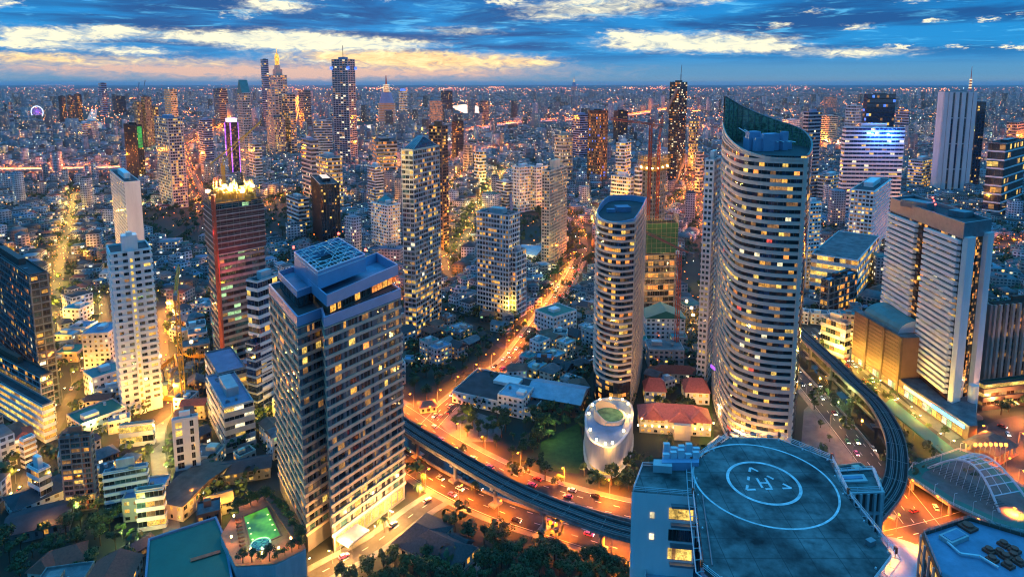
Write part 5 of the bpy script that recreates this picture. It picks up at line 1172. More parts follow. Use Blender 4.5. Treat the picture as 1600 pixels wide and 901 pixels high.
# middle distance behind, near to far
MIDS = [
 ('office_tower','black glass tower with one lit strip in the trees behind the lattice roof hotel',(500,386,290,486,530,24),DARK,'glass_dark','pier','metal_dark',18),
 ('apartment_tower','stepped white condominium with a pyramid roof beside the black glass tower',(606,398,322,580,624,48),BRIGHT,'white_wall','balcony','white_wall',15),
 ('apartment_tower','pale blue white tower rising behind the pyramid roof condominium',(586,352,262,574,598,40),GREY,'white_wall','band','white_wall',20),
 ('apartment_block','low white condominium with pink roof among trees behind the unfinished tower',(466,362,312,448,482,40),GREY,'concrete_pale','band','white_wall',8),
 ('office_tower','dark striped office block with orange lit floors behind the lattice hotel',(588,292,222,581,620,20),dict(glass_dark=.6,lit_orange=.15,lit_dim=.2),'dark_wall','band','concrete_pale',12),
 ('hotel_tower','tan and white hotel block with a blue slab roof',(512,334,248,494,534,36),BRIGHT,'concrete_pale','band','cream_wall',14),
 ('office_tower','pale glass office with terraces left of the tan hotel block',(486,312,220,470,497,36),OFFICE,'blue_panel','band','concrete_pale',14),
 ('office_tower','broad white block with fine stripes behind the pale glass office',(490,254,190,487,518,10),GREY,'white_wall','band','white_wall',16),
 ('hotel_tower','white hotel slab with glowing balconies at the dark park',(812,332,262,800,834,42),BRIGHT,'white_wall','balcony','white_wall',14),
 ('hotel_tower','second white slab beside the glowing balconies at the dark park',(838,330,262,830,856,42),BRIGHT,'white_wall','grid','white_wall',14),
 ('apartment_block','low white slab in front of the two white hotel slabs',(792,330,286,776,803,40),GREY,'white_wall','band','white_wall',9),
 ('office_tower','beige office tower with large lit windows and a roof crest',(880,290,212,867,895,42),BRIGHT,'cream_wall','grid','cream_wall',14),
 ('office_tower','pale blue round shouldered glass tower behind the beige office',(906,252,180,894,923,30),OFFICE,'blue_panel','band','blue_panel',20),
 ('condo_tower','dark glittering brown tower with ragged silhouette right of the pale blue glass tower',(934,292,174,919,950,40),dict(glass_brown=.5,lit_orange=.15,lit_dim=.25,lit_blue=.03),'brown_dark','grid','brown_stone',26),
 ('office_tower','black office tower with white foot behind the glittering brown tower',(966,226,174,959,981,20),DARK,'glass_dark','pier','metal_dark',14),
 ('apartment_tower','white tower with a blank end wall in front of the black office',(976,306,224,963,986,58),BRIGHT,'white_wall','band','white_wall',16),
 ('apartment_block','low white hotel with blue roof at the foot of the blank end wall tower',(985,330,278,955,992,50),BRIGHT,'white_wall','grid','white_wall',9),
 ('office_tower','dark tower with a green lit panel high on its front',(212,288,196,193,222,50),DARK,'glass_dark','pier','metal_dark',24),
 ('office_tower','twin condominium tower with a white centre pier and lit blue windows',(262,326,186,241,285,44),dict(OFFICE,lit_yellow=.25),'blue_panel','grid','concrete_pale',30),
 ('office_tower','slim tower with a bright white edge beside the long viaduct',(318,266,188,310,331,44),OFFICE,'blue_panel','band','blue_panel',22),
 ('office_tower','purple lit tower with glowing sign on its roof',(360,276,192,352,371,44),dict(glass_dark=.6,lit_purple=0,lit_dim=.2),'dark_wall','pier','metal_dark',18),
 ('condo_tower','tall pale tower with a dark gabled crown',(378,290,146,370,391,40),dict(HOME,lit_warm=.12),'concrete_pale','grid','concrete_pale',38),
 ('apartment_tower','pale stepped block at the foot of the gabled crown tower',(398,300,226,388,408,40),GREY,'concrete_pale','band','white_wall',16),
 ('office_tower','pair of grey towers far behind the purple lit tower',(342,196,139,333,355,40),OFFICE,'concrete','band','concrete',18),
 ('hotel_tower','pinkish hotel block below the golden dome tower',(428,246,184,416,445,30),BRIGHT,'pink_wall','grid','pink_wall',16),
 ('condo_tower','grey condominium right of the golden dome tower',(474,206,142,466,485,40),HOME,'concrete','band','concrete',20),
 ('office_tower','orange lit tower glowing from its foot in the far middle',(680,194,158,671,691,40),dict(lit_orange=.5,lit_dim=.3,glass_dark=.2),'pink_wall','pier','pink_wall',14),
 ('office_tower','brown block right behind the orange glowing tower',(698,180,143,689,707,40),DARK,'brown_stone','grid','brown_stone',14),
 ('office_tower','pale tower with blue lit sign roof in the far middle',(628,180,143,623,636,40),BRIGHT,'cream_wall','band','white_wall',14),
 ('apartment_tower','grey twin tower near the river bend',(754,196,158,749,764,40),GREY,'concrete','band','concrete',14),
 ('office_tower','dark tower in front of the river bend with a green light',(640,0,0,0,0,0),DARK,'dark_wall','grid','dark_wall',14),
 ('hotel_tower','pink lit block with rounded top beyond the red banded tower',(1296,178,152,1287,1308,30),dict(lit_orange=.3,lit_dim=.3,glass_dark=.4),'pink_wall','pier','pink_wall',10),
 ('apartment_block','white slab pair left of the red banded tower',(1232,218,188,1222,1250,40),GREY,'white_wall','grid','white_wall',10),
 ('hotel_tower','beige slab with a warm lit foot behind the red banded tower',(1296,226,182,1284,1310,40),GREY,'cream_wall','band','cream_wall',14),
 ('apartment_tower','white tower left of the boxy dark blue tower',(1338,240,166,1322,1346,40),GREY,'white_wall','grid','white_wall',16),
 ('office_block','low glass block right of the boxy dark blue tower',(1420,210,172,1400,1418,40),OFFICE,'blue_panel','band','blue_panel',9),
 ('office_block','white low block with a lit screen in front of the plain white slab tower',(1442,300,252,1420,1462,40),BRIGHT,'white_wall','band','white_wall',10),
 ('apartment_tower','pale pink tower at the far edge beyond the dark glass block',(1590,236,192,1574,1612,40),GREY,'pink_wall','band','pink_wall',10),
 ('office_block','white block with blue roof below the broad white framed slab',(1296,320,276,1278,1318,40),GREY,'white_wall','band','white_wall',8),
 ('apartment_tower','reddish tower standing among the far houses left of the beige office',(732,268,228,724,738,40),GREY,'pink_wall','grid','pink_wall',10),
 ('apartment_block','white stepped block among the far houses right of the reddish tower',(750,290,238,741,759,40),BRIGHT,'white_wall','band','white_wall',10),
 ('office_tower','dark slim tower left of the reddish tower',(712,250,190,706,724,40),DARK,'dark_wall','grid','dark_wall',16),
 ('hotel_tower','grey tower behind the great curved tower with yellow lit side',(1085,270,190,1077,1092,40),dict(BRIGHT),'concrete','band','concrete',18),
 ('office_block','white block left of the dark twisted tower',(1000,330,262,992,1008,40),GREY,'white_wall','band','white_wall',10),
 ('apartment_tower','beige low tower beside the orange avenue',(1094,300,238,1088,1100,40),GREY,'cream_wall','band','cream_wall',12),
 ('apartment_block','white riverside hotel slab seen far left',(128,226,194,112,142,40),GREY,'white_wall','band','white_wall',9),
 ('apartment_block','second white riverside slab beside the far left hotel',(142,222,190,134,152,40),GREY,'white_wall','grid','white_wall',10),
 ('office_block','pale block with black windows cut by the left picture edge',(12,200,160,-10,19,40),DARK,'concrete_pale','grid','concrete_pale',6),
 ('condo_tower','first of three dark riverside towers with warm lit crowns',(95,198,151,88,102,40),HOME,'dark_wall','grid','dark_wall',16),
 ('condo_tower','middle one of three dark riverside towers with warm lit crowns',(108,197,150,102,115,40),HOME,'dark_wall','grid','dark_wall',16),
 ('condo_tower','last of three dark riverside towers, the one with the brightest lit crown',(120,195,148,114,127,40),dict(HOME,lit_warm=.3),'dark_wall','grid','dark_wall',16),
 ('condo_tower','round topped dark blue tower far left above the river',(158,182,130,150,166,40),OFFICE,'blue_panel','band','blue_panel',16),
 ('condo_tower','dark tower beside the round topped riverside tower',(181,178,151,175,196,40),DARK,'dark_wall','grid','dark_wall',12),
 ('unfinished_tower','scaffolded riverside tower with work lights, left one of three',(214,236,160,208,222,40),dict(lit_yellow=.2,glass_dark=.6,lit_dim=.2),'scaffold','grid','scaffold',18),
 ('unfinished_tower','scaffolded riverside tower with work lights, tall middle one of three',(226,236,152,220,236,40),dict(lit_yellow=.25,glass_dark=.5,lit_dim=.2),'scaffold','grid','scaffold',20),
 ('unfinished_tower','scaffolded riverside tower with work lights, low right one of three',(240,234,168,234,247,40),dict(lit_yellow=.2,glass_dark=.6,lit_dim=.2),'scaffold','grid','scaffold',16),
 ('condo_tower','tan rounded tower behind the twin condominium tower',(266,210,140,256,276,40),dict(lit_dim=.4,glass_brown=.4,lit_warm=.2),'cream_wall','band','cream_wall',20),
]
STR = {}
for i, (nm, lab, e, mix, wall, sty, band, nf) in enumerate(MIDS):
    if e[1] == 0: continue
    if 'lit_purple' in mix: mix = {k: v_ for k, v_ in mix.items() if v_ > 0}
    px_h = e[1] - e[2]
    STR[lab] = T(nm, lab, nm.split('_')[0] + ' ' + nm.split('_')[1], e, nf, max(3.4, 3.0 * e[1] ** -1 * 300), mix, wall=wall, style=sty, band=band, n_ind=(24 if e[1] > 300 else 0), seed=100 + i, bh=.38, out=.5)
# extras on some of them
o, lp_, h_, c_ = STR['dark tower with a green lit panel high on its front']
b = MB(); a, d = lp_[0], lp_[1]; u = Vector((d[0]-a[0], d[1]-a[1])); an = math.atan2(u.y, u.x); m0 = lerp2(a, d, .5); n_ = Vector((u.y, -u.x)).normalized()
b.box(m0[0] + n_.x*.8, m0[1] + n_.y*.8, h_*.62, u.length*.7, .6, h_*.98, an); obj('light_panel', b, emit('panel_green', (.03, .6, .10), .55, .7, .1), o)
o, lp_, h_, c_ = STR['purple lit tower with glowing sign on its roof']
b = MB(); [b.bar((*p, 4), (*p, h_), 1.3) for p in offset_poly(lp_, 1)]; obj('light_strip', b, M['lit_purple'], o)
b = MB(); b.box(0, 0, h_ + 1, 18, 18, h_ + 9, .7); obj('roof_sign', b, emit('sign_pink', (1., .5, .9), 2.0), o)
o, lp_, h_, c_ = STR['tall pale tower with a dark gabled crown']; b = MB(); s_ = math.dist(lp_[0], lp_[1]); b.hip(0, 0, h_ + .1, s_, math.dist(lp_[1], lp_[2]), h_ + 26, R(40), 0, .5, True); obj('gabled_crown', b, M['roof_teal'], o)
o, lp_, h_, c_ = STR['pale tower with blue lit sign roof in the far middle']; b = MB(); b.box(0, 0, h_ + 2, 30, 10, h_ + 16, .5); obj('roof_sign', b, M['lit_blue'], o)
o, lp_, h_, c_ = STR['stepped white condominium with a pyramid roof beside the black glass tower']; b = MB(); b.hip(0, 2, h_ + 3, 14, 14, h_ + 10, R(48), 0, .05); obj('pyramid_roof', b, M['roof_teal'], o)
# tall blue tower, golden dome tower, dark twisted tower, antenna tower
bt, bl2, bh2, bc2 = T('office_tower', 'very tall blue grey tower with blue lights under its roof against the bright clouds', 'skyscraper', (543,258,93,518,554,66), 48, 8, dict(glass_blue=.5, glass_dark=.3, lit_white=.06, lit_dim=.1), wall='blue_panel', style='grid', band='concrete_pale', bh=.25, pw=1.0, po=.6, seed=60, big=6)
b = MB(); b.bar((0, 0, bh2 + 6), (0, 0, bh2 + 34), .7); obj('antenna', b, M['metal_dark'], bt)
b = MB(); q_ = offset_poly(bl2, .9); [b.box(p[0], p[1], bh2 - 24, 6, 6, bh2 - 17, .5) for p in q_]; obj('light_strip', b, M['lit_blue'], bt)
dt, dl2, dh2, dc2 = T('golden_dome_tower', 'stepped classical tower crowned by a lit golden dome', 'skyscraper', (434,240,118,420,448,40), 34, 7, dict(HOME, lit_warm=.2, lit_yellow=.1), wall='concrete_pale', style='grid', band='cream_wall', bh=.3, seed=61, plant=False)
wd = math.dist(dl2[0], dl2[1]); b = MB(); b.box(0, 0, dh2, wd*.8, wd*.8, dh2 + 18, R(40)); b.cyl(0, 0, dh2 + 18, wd*.33, dh2 + 30, wd*.3, 16); obj('upper_tier', b, M['cream_wall'], dt)
b = MB(); b.cyl(0, 0, dh2 + 30, wd*.24, dh2 + 44, wd*.24, 14)
for k in range(5): a0, a1 = math.pi/2*k/5, math.pi/2*(k+1)/5; b.cyl(0, 0, dh2 + 44 + 20*math.sin(a0), wd*.28*math.cos(a0) + .01, dh2 + 44 + 20*math.sin(a1), wd*.28*math.cos(a1) + .01, 14)
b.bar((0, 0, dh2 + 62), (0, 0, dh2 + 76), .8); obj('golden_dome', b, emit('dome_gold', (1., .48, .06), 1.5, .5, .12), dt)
T('golden_tower_wing', 'shoulder wing right of the golden dome tower', 'skyscraper', (452,244,148,440,461,40), 26, 7, dict(HOME, lit_warm=.16), wall='concrete_pale', style='grid', band='cream_wall', bh=.3, seed=62)
T('golden_tower_wing', 'lower lit shoulder in front of the golden dome tower', 'skyscraper', (424,244,140,417,434,40), 26, 7, dict(HOME, lit_warm=.2), wall='concrete_pale', style='grid', band='cream_wall', bh=.3, seed=66)
T('condo_tower', 'thin dark tower close left of the golden dome tower', 'skyscraper', (412,196,93,407,419,40), 34, 10, OFFICE, wall='glass_blue', style='band', band='blue_panel', seed=63)
mt, ml_, mh, mc = T('dark_tower', 'slim dark tower with a ragged spiral of missing blocks and a mast', 'skyscraper', (1061,290,129,1047,1074,44), 46, 4, dict(glass_dark=.6, lit_dim=.14, lit_white=.1, lit_orange=.06, glass_blue=.1), wall='glass_dark', style='grid', band='metal_dark', bh=.3, seed=64, pw=.6, big=4)
b = MB(); r = random.Random(3); q_ = offset_poly(ml_, 1.6)
for k in range(70):
    s = k / 70; e = lerp2(q_[(k // 18) % 4], q_[(k // 18 + 1) % 4], (k % 18) / 18); b.box(e[0], e[1], mh * (.04 + .9 * s), r.uniform(4, 9), r.uniform(3, 5), mh * (.04 + .9 * s) + r.uniform(3, 5), R(44))
obj('terrace_box', b, M['concrete'], mt)['kind'] = 'stuff'
b = MB(); b.bar((4, 0, mh), (4, 0, mh + 16), .8); b.bar((4, 0, mh + 16), (5, 0, mh + 34), .45); obj('mast', b, M['metal_dark'], mt)
for k, (x, yb, yt, w_, lab) in enumerate(((1519,210,104,11,'far telecom tower with lit rings and a spire at the skyline'),(603,196,118,26,'curved dark tower with a tall red mast at the river'),(897,150,118,8,'tiny distant mast tower on the skyline'))):
    g_, h_ = base_pt(x, yb, yt); q_ = proj(g_.x, g_.y, 0)[2] * w_ / 1000; o = tag(empty('mast_tower', (g_.x, g_.y, 0)), lab, 'tower'); b = MB()
    hb = h_ * .66; b.cyl(0, 0, 0, q_*.5, hb*.7, q_*.45, 14); b.cyl(0, 0, hb*.7, q_*.45, hb, q_*.28, 14); obj('shaft', b, M['blue_panel'], o)
    b = MB(); [b.cyl(0, 0, hb * z, q_*.52, hb * z + h_*.012, q_*.52, 14) for z in np.arange(.1, .7, .05)]; obj('floor_band', b, M['lit_dim'], o)
    b = MB(); b.cyl(0, 0, hb, q_*.16, h_*.8, q_*.12, 8); b.cyl(0, 0, h_*.8, q_*.06, h_, q_*.02, 6); obj('mast', b, M['crane_red'], o)
    b = MB(); [b.cyl(0, 0, h_*z, q_*.2, h_*z + h_*.015, q_*.2, 8) for z in (.68, .72, .76, .8)]; obj('lit_ring', b, M['lit_white'], o)
g_, h_ = base_pt(1366, 338, 202); point('blue_flood', (g_.x, g_.y - 12, h_ - 8), 42000, (.05, .25, 1.), None, 2.0); point('blue_flood', (g_.x + 22, g_.y - 12, h_ - 8), 42000, (.05, .25, 1.), None, 2.0)
# ferris wheel by the river
g_, h_ = base_pt(57, 186, 166); o = tag(empty('ferris_wheel', (g_.x, g_.y, 0)), 'small white lit ferris wheel beside the river far left', 'ferris wheel'); rw = h_ * .47; b = MB()
for k in range(28): a0, a1 = 2*math.pi*k/28, 2*math.pi*(k+1)/28; b.bar((rw*math.cos(a0), 0, h_*.53 + rw*math.sin(a0)), (rw*math.cos(a1), 0, h_*.53 + rw*math.sin(a1)), 2.2)
obj('rim', b, emit('wheel_light', (.75, .85, 1.), 1.6), o); b = MB(); [b.bar((0, 0, h_*.53), (rw*math.cos(k*math.pi/7), 0, h_*.53 + rw*math.sin(k*math.pi/7)), .9) for k in range(14)]; obj('spoke', b, M['lit_purple'], o)
b = MB(); [b.bar((s*rw*.6, 3*q, 0), (0, 3*q, h_*.53), 1.6) for s in (-1, 1) for q in (-1, 1)]; obj('stand', b, M['metal_white'], o)
for (x, y, pw_, col_) in ((1040, 440, 9000, ORANGE), (690, 182, 120000, ORANGE), (205, 215, 30000, (.1, 1., .2)), (1352, 300, 40000, (.08, .15, 1.)), (1375, 206, 60000, (.08, .15, 1.)), (1290, 226, 150000, YEL), (1298, 200, 120000, ORANGE), (435, 232, 90000, WARM), (868, 425, 7000, YEL), (520, 330, 20000, WARM), (190, 420, 6000, YEL)):
    point('flood_light', (*P(x, y), 14), pw_, col_)
# ------------------------------------------------------------------ old mansion, clubhouse, hall and other low buildings one can pick out
def house(name, label, cat, px, z_eave, z_ridge, a, b_, rot, wall, roof, gable=False, nwin=5, mix=None, group=None, ind=8, flat=False, seed=0):
    g_ = P(*px); r = random.Random(seed + int(px[0])); o = tag(empty(name, (g_.x, g_.y, 0), 0), label, cat, group)
    cr, sr = math.cos(rot), math.sin(rot); pl_ = [(x*cr - y*sr, x*sr + y*cr) for x, y in ((-a/2,-b_/2),(a/2,-b_/2),(a/2,b_/2),(-a/2,b_/2))]
    m_ = MB(); m_.prism(pl_, 0, z_eave); obj('wall', m_, M[wall], o); m_ = MB()
    if flat:
        m_.ring(offset_poly(pl_, -.3), pl_, z_eave, z_eave + .8, 1, True); m_.face([(*p, z_eave + .03) for p in offset_poly(pl_, -.3)])
        rf_ = obj('roof', m_, [M[roof], M[wall]], o)
        m_ = MB(); e = (r.uniform(-.25, .25) * a, r.uniform(-.2, .25) * b_); m_.box(e[0], e[1], z_eave + .05, a * .3, b_ * .28, z_eave + r.uniform(2, 3.2), rot); obj('stair_hut', m_, M[wall], rf_)
        if a * b_ > 90: m_ = MB(); e = (-e[0], -e[1]); m_.cyl(e[0], e[1], z_eave + .1, .9, z_eave + 2.0, .9, 10); obj('water_tank', m_, M['metal_grey'], rf_)
    else: m_.hip(0, 0, z_eave, a + 1.4, b_ + 1.4, z_ridge, rot, 0, .5, gable); obj('roof', m_, M[roof], o)
    nf = max(1, round(z_eave / 3.4))
    put_windows(o, facade_wins(pl_, 0, z_eave, nf, 3.6, mix or HOME, r, .5, .45, .5), ind, 'window'); occupy([(p[0] + g_.x, p[1] + g_.y) for p in pl_], 1.5); return o
MW = dict(lit_yellow=.45, lit_warm=.35, glass_dark=.2)
mn = house('mansion', 'old two storey mansion with pinkish red hipped roof strung with lights', 'mansion', (1052,668), 9, 15, 40, 15, -.12, 'cream_wall', 'roof_pinkred', mix=MW, ind=26)
g_ = mn.location
for dx_, dy_ in ((-14, -4), (0, -8), (13, -4), (0, 6)): point('string_light', (g_.x + dx_, g_.y + dy_, 19), 1500, (1., .5, .22))
occupy(area([(1005,735),(1005,668),(1100,668),(1112,735)]))
for k in range(22):
    u_ = -21 + 2 * k; ca_, sa_ = math.cos(-.12), math.sin(-.12); b = MB(); b.cyl(u_*ca_ + 8.4*sa_, u_*sa_ - 8.4*ca_, 8.7 if k % 2 else 4.6, .38, (8.7 if k % 2 else 4.6) + .7, .38, 6); obj('string_lamp', b, M['lamp_warm'], mn)
for dx_ in (-13, 13): b = MB(); b.hip(dx_, -5 + dx_*-.12, 9.1, 9, 13, 14.6, R(83), 0, .4); obj('cross_gable', b, M['roof_pinkred'], mn)
b = MB(); b.hip(2, -6, 9.05, 10, 14, 14.2, R(83), 0, .4); b.box(2, -11, 0, 9, 5, 9, -.12, 1); obj('porch', b, [M['roof_pinkred'], M['cream_wall']], mn)
house('mansion_wing', 'small wing with red pyramid roof behind the old mansion, nearest the slim oval tower', 'house', (1022,622), 8, 14, 13, 13, -.12, 'white_wall', 'roof_pinkred', mix=MW)
house('mansion_wing', 'small wing with red pyramid roof behind the old mansion, nearest the curved tower', 'house', (1086,622), 8, 14, 15, 16, -.12, 'white_wall', 'roof_pinkred', mix=MW)
house('mansion_wing', 'long red roofed rear range between the two pyramid roofs', 'house', (1054,594), 7, 11, 34, 9, -.08, 'cream_wall', 'roof_red', mix=HOME)
house('apartment_block', 'grey villa block with flat roof behind the red roofed range', 'apartment block', (1037,566), 13, 14, 25, 18, -.05, 'concrete_pale', 'roof_grey', flat=True)
house('apartment_block', 'white block with a green gabled roof behind the grey villa block', 'apartment block', (1035,528), 20, 26, 20, 30, R(88), 'white_wall', 'roof_green', gable=True)
for x, y, pw_ in ((1030,690,1600),(1060,695,1600),(1085,688,1600),(1050,640,900),(1016,650,900),(1098,640,900)): point('garden_light', (*P(x, y), 7), pw_, WARM, mn if False else None)
house('country_house', 'large dark roofed villa among the trees in front of the orange road', 'villa', (690,868), 5, 9.5, 26, 13, R(-32), 'cream_wall', 'roof_slate', mix=dict(glass_dark=.8, lit_warm=.2))
house('country_house', 'second dark roof of the villa, nearer the hotel driveway', 'villa', (662,850), 5, 9, 15, 22, R(-32), 'cream_wall', 'roof_slate', mix=dict(glass_dark=.9, lit_warm=.1))
house('country_house', 'small gabled porch roof beside the pale forecourt of the dark villa', 'villa', (718,862), 4, 7.5, 8, 9, R(-32), 'white_wall', 'roof_slate', gable=True)
g0 = MB(); g0.face([(*p, .12) for p in area([(700,880),(735,850),(760,858),(748,900),(715,915)])]); structure('forecourt', g0, M['paving']); occupy(area([(700,880),(735,850),(760,858),(748,900),(715,915)]))
house('school_hall', 'wide low hall with a dark blue flat roof dotted with vents', 'hall', (788,622), 7, 8, 56, 36, R(-24), 'white_wall', 'roof_dark', flat=True, mix=BRIGHT)
house('office_block', 'white three storey block with pale blue roof at the corner of the dark flat hall', 'office building', (806,640), 12, 13, 17, 17, R(-24), 'white_wall', 'roof_sky', flat=True)
house('sports_hall', 'hall with a pale vaulted roof and brown walls beside the drum building', 'hall', (872,632), 9, 13, 34, 24, R(-20), 'brown_stone', 'roof_sky', gable=True)
house('apartment_block', 'white apartment block with a blue octagonal roof turret by the orange street', 'apartment block', (868,518), 18, 19, 26, 22, R(40), 'white_wall', 'roof_green', flat=True)
house('warehouse', 'long shed with pale arched roof beside the narrow cream condominium', 'warehouse', (832,402), 9, 14, 26, 40, R(-25), 'white_wall', 'roof_sky', gable=True, mix=BRIGHT)
house('clubhouse', 'white club building with a gabled roof among trees in the lower left', 'house', (60,786), 6, 9, 22, 16, .9, 'white_wall', 'roof_dark')
for i, (x, y, lab) in enumerate([(104,884,'red roofed house in the dark corner of trees, the larger one'), (76,897,'red roofed house in the dark corner of trees, the smaller one')]):
    house('garden_house', lab, 'house', (x, y), 5, 9, 14 - 4*i, 11 - 2*i, .5 + i, 'cream_wall', 'roof_red')
house('town_house', 'grey gabled barn roof in front of the pink brick block', 'house', (65,822), 5, 8, 24, 18, .45, 'concrete', 'roof_dark', gable=True)
house('row_house', 'row of rusty roofed town houses along the yellow lit lane', 'row house', (305,775), 8, 10, 16, 34, -.25, 'cream_wall', 'roof_rust', gable=True, mix=BRIGHT)
house('row_house', 'dark long roof beside the rusty roofed row', 'row house', (352,748), 6, 8.5, 44, 12, .32, 'concrete', 'roof_dark', gable=True)
house('row_house', 'blue roofed flats facing the yellow lit lane opposite the rusty row', 'row house', (232,795), 11, 12, 16, 16, .2, 'cream_wall', 'blue_roof', flat=True, mix=BRIGHT)
house('tropical_villa', 'shophouse with blue tarpaulin roof by the street corner trees', 'house', (668,640), 4, 6, 10, 8, .3, 'cream_wall', 'roof_rust')
lawn = area([(842,718),(846,690),(905,660),(912,705),(905,740),(862,735)]); b = MB(); b.face([(*p, .1) for p in lawn]); structure('lawn', b, M['grass']); occupy(lawn)
lawn2 = area([(1092,700),(1100,610),(1112,612),(1116,700)]); b = MB(); b.face([(*p, .1) for p in lawn2]); structure('lawn', b, M['grass']); occupy(lawn2)
fc_ = area([(690,660),(735,640),(790,660),(778,690),(728,690)]); b = MB(); b.face([(*p, .09) for p in fc_]); structure('forecourt', b, M['paving'])
plaza = area([(1250,720),(1256,640),(1272,625),(1345,735),(1330,765),(1290,765)]); b = MB(); b.face([(*p, .07) for p in plaza]); structure('forecourt', b, M['paving']); occupy(plaza)
plaza3 = area([(775,705),(838,690),(850,735),(905,760),(860,765)]); occupy(plaza3)
plaza2 = area([(1290,545),(1330,560),(1400,610),(1480,690),(1512,680),(1440,630),(1340,545)]); b = MB(); b.face([(*p, .08) for p in plaza2]); structure('forecourt', b, M['paving']); occupy(plaza2)
dark_parks = [area(q) for q in ([(528,930),(560,893),(612,870),(650,848),(688,822),(745,842),(800,854),(860,868),(930,882),(990,898),(990,930)], [(-20,905),(0,830),(60,830),(150,800),(190,810),(195,870),(230,905)],
   [(760,368),(800,318),(848,322),(858,370),(820,400)], [(222,372),(228,330),(318,325),(322,372),(300,388)], [(410,372),(424,318),(485,300),(490,372)], [(690,690),(700,650),(760,655),(815,640),(842,660),(800,718),(760,712)],
   [(628,640),(632,600),(690,575),(760,540),(770,575),(720,610),(680,640)], [(838,700),(842,655),(905,640),(912,665),(905,735),(925,760),(985,772),(985,745),(915,740)], [(1010,652),(1035,612),(1085,612),(1062,648)],
   [(340,880),(350,822),(380,775),(420,765),(360,880)], [(860,440),(880,390),(925,350),(930,430)], [(1560,700),(1560,640),(1640,620),(1640,700)], [(1100,480),(1060,440),(1080,380),(1100,380)])]
for p in dark_parks[:2] + dark_parks[5:8]: pass
# ------------------------------------------------------------------ trees
TV = []
def tree_meshes(seed, tall, wide, leafm):
    r = random.Random(seed); b = MB(); cl = []
    for k in range(r.randint(8, 15)):
        a, q = r.random()*6.283, r.random()**.6; cl.append((math.cos(a)*wide*q*.75, math.sin(a)*wide*q*.75, tall*(.62 + .36*r.random()*(1.15-q*.6)), wide*r.uniform(.28, .46)))
    for cx, cy_, cz, cr in cl:
        for _ in range(62):
            d = Vector((r.gauss(0,1), r.gauss(0,1), r.gauss(0,.8))).normalized(); p = Vector((cx, cy_, cz)) + d * cr * r.uniform(.55, 1.05); p.z = cz + (p.z - cz) * .75
            s = r.uniform(.30, .62); n = (d + Vector((r.gauss(0,.5), r.gauss(0,.5), .5 + r.gauss(0,.4)))).normalized(); u = n.orthogonal().normalized() * s; v_ = n.cross(u).normalized() * s * .7
            b.face([p - u, p - v_*.9, p + u, p + v_])
    crown = mesh_of('crown', b, M[leafm]); b = MB()
    b.cyl(0, 0, 0, tall*.035, tall*.55, tall*.018, 7)
    for cx, cy_, cz, cr in cl[:5]: b.bar((0, 0, tall*.38), (cx*.8, cy_*.8, cz), tall*.010)
    return crown, mesh_of('trunk', b, M['trunk'])
for k in range(10): TV.append(tree_meshes(200 + k, (9, 11, 13.5, 8, 12, 10)[k % 6], (4.4, 3.2, 5.2, 4.8, 3.8)[k % 5], 'leaf_deep' if k % 3 else 'leaf_mid'))
def palm_meshes():
    r = random.Random(5); b = MB()
    for k in range(16):
        a = k * .3927 + r.uniform(-.15, .15); dr_ = r.uniform(.1, .8)
        for i in range(5):
            s0, s1 = i * .7, (i + 1) * .7; z0_, z1_ = 8 + .9*s0 - .28*(1+dr_)*s0*s0, 8 + .9*s1 - .28*(1+dr_)*s1*s1; w_ = .55 - .08*i; n = (-math.sin(a)*w_, math.cos(a)*w_)
            b.face([(s0*math.cos(a)-n[0], s0*math.sin(a)-n[1], z0_), (s1*math.cos(a)-n[0]*.8, s1*math.sin(a)-n[1]*.8, z1_), (s1*math.cos(a)+n[0]*.8, s1*math.sin(a)+n[1]*.8, z1_), (s0*math.cos(a)+n[0], s0*math.sin(a)+n[1], z0_)])
    c_ = mesh_of('crown', b, M['leaf_palm']); b = MB(); b.path([(0,0,0),(.15,0,3),(.1,.1,6),(0,0,8.1)], .2, 0, 6); return c_, mesh_of('trunk', b, M['trunk'])
PALM = palm_meshes(); ntree = 0
def plant(x, y, s, label, group, z=0.0, r=rnd, palm=False):
    global ntree
    cr_, tk = PALM if palm else r.choice(TV); o = empty('palm_tree' if palm else 'tree', (x, y, z), r.random() * 6.28); o.scale = (s, s, s * r.uniform(.85, 1.15)); tag(o, label, 'tree', group)
    link('crown', cr_, o); link('trunk', tk, o); ntree += 1
def scatter(poly, n, gap, label, group, smin=.7, smax=1.1, z=0.0, avoid=True):
    r = random.Random(len(label) + n); pts = []; xs, ys = [p[0] for p in poly], [p[1] for p in poly]; tries = 0
    while len(pts) < n and tries < n * 60:
        tries += 1; x, y = r.uniform(min(xs), max(xs)), r.uniform(min(ys), max(ys))
        if not inside(poly, np.array([x]), np.array([y]))[0]: continue
        if any((x-a)**2 + (y-b_)**2 < gap*gap for a, b_ in pts): continue
        i, j = int((x - OX) / OS), int((y - OY) / OS)
        if avoid and 0 <= i < ONX and 0 <= j < ONY and OCC[i, j]: continue
        pts.append((x, y)); plant(x, y, r.uniform(smin, smax), label, group, z, r)
    for x, y in pts: occupy([(x-2.5,y-2.5),(x+2.5,y-2.5),(x+2.5,y+2.5),(x-2.5,y+2.5)])
scatter(dark_parks[0], 66, 4.6, 'dark leafy tree in the grove around the dark roofed villa', 'trees around the dark roofed villa', .7, 1.05)
scatter(dark_parks[1], 40, 5.6, 'dark tree in the shadowy corner garden by the red roofed houses', 'trees in the lower corner garden', .7, 1.05)
scatter(dark_parks[2], 16, 9, 'tree of the dark park below the white hotel slabs', 'trees of the dark park', .9, 1.3)
scatter(dark_parks[3], 18, 8, 'tree of the dark park behind the white slab tower', 'trees behind the white slab tower', .9, 1.2)
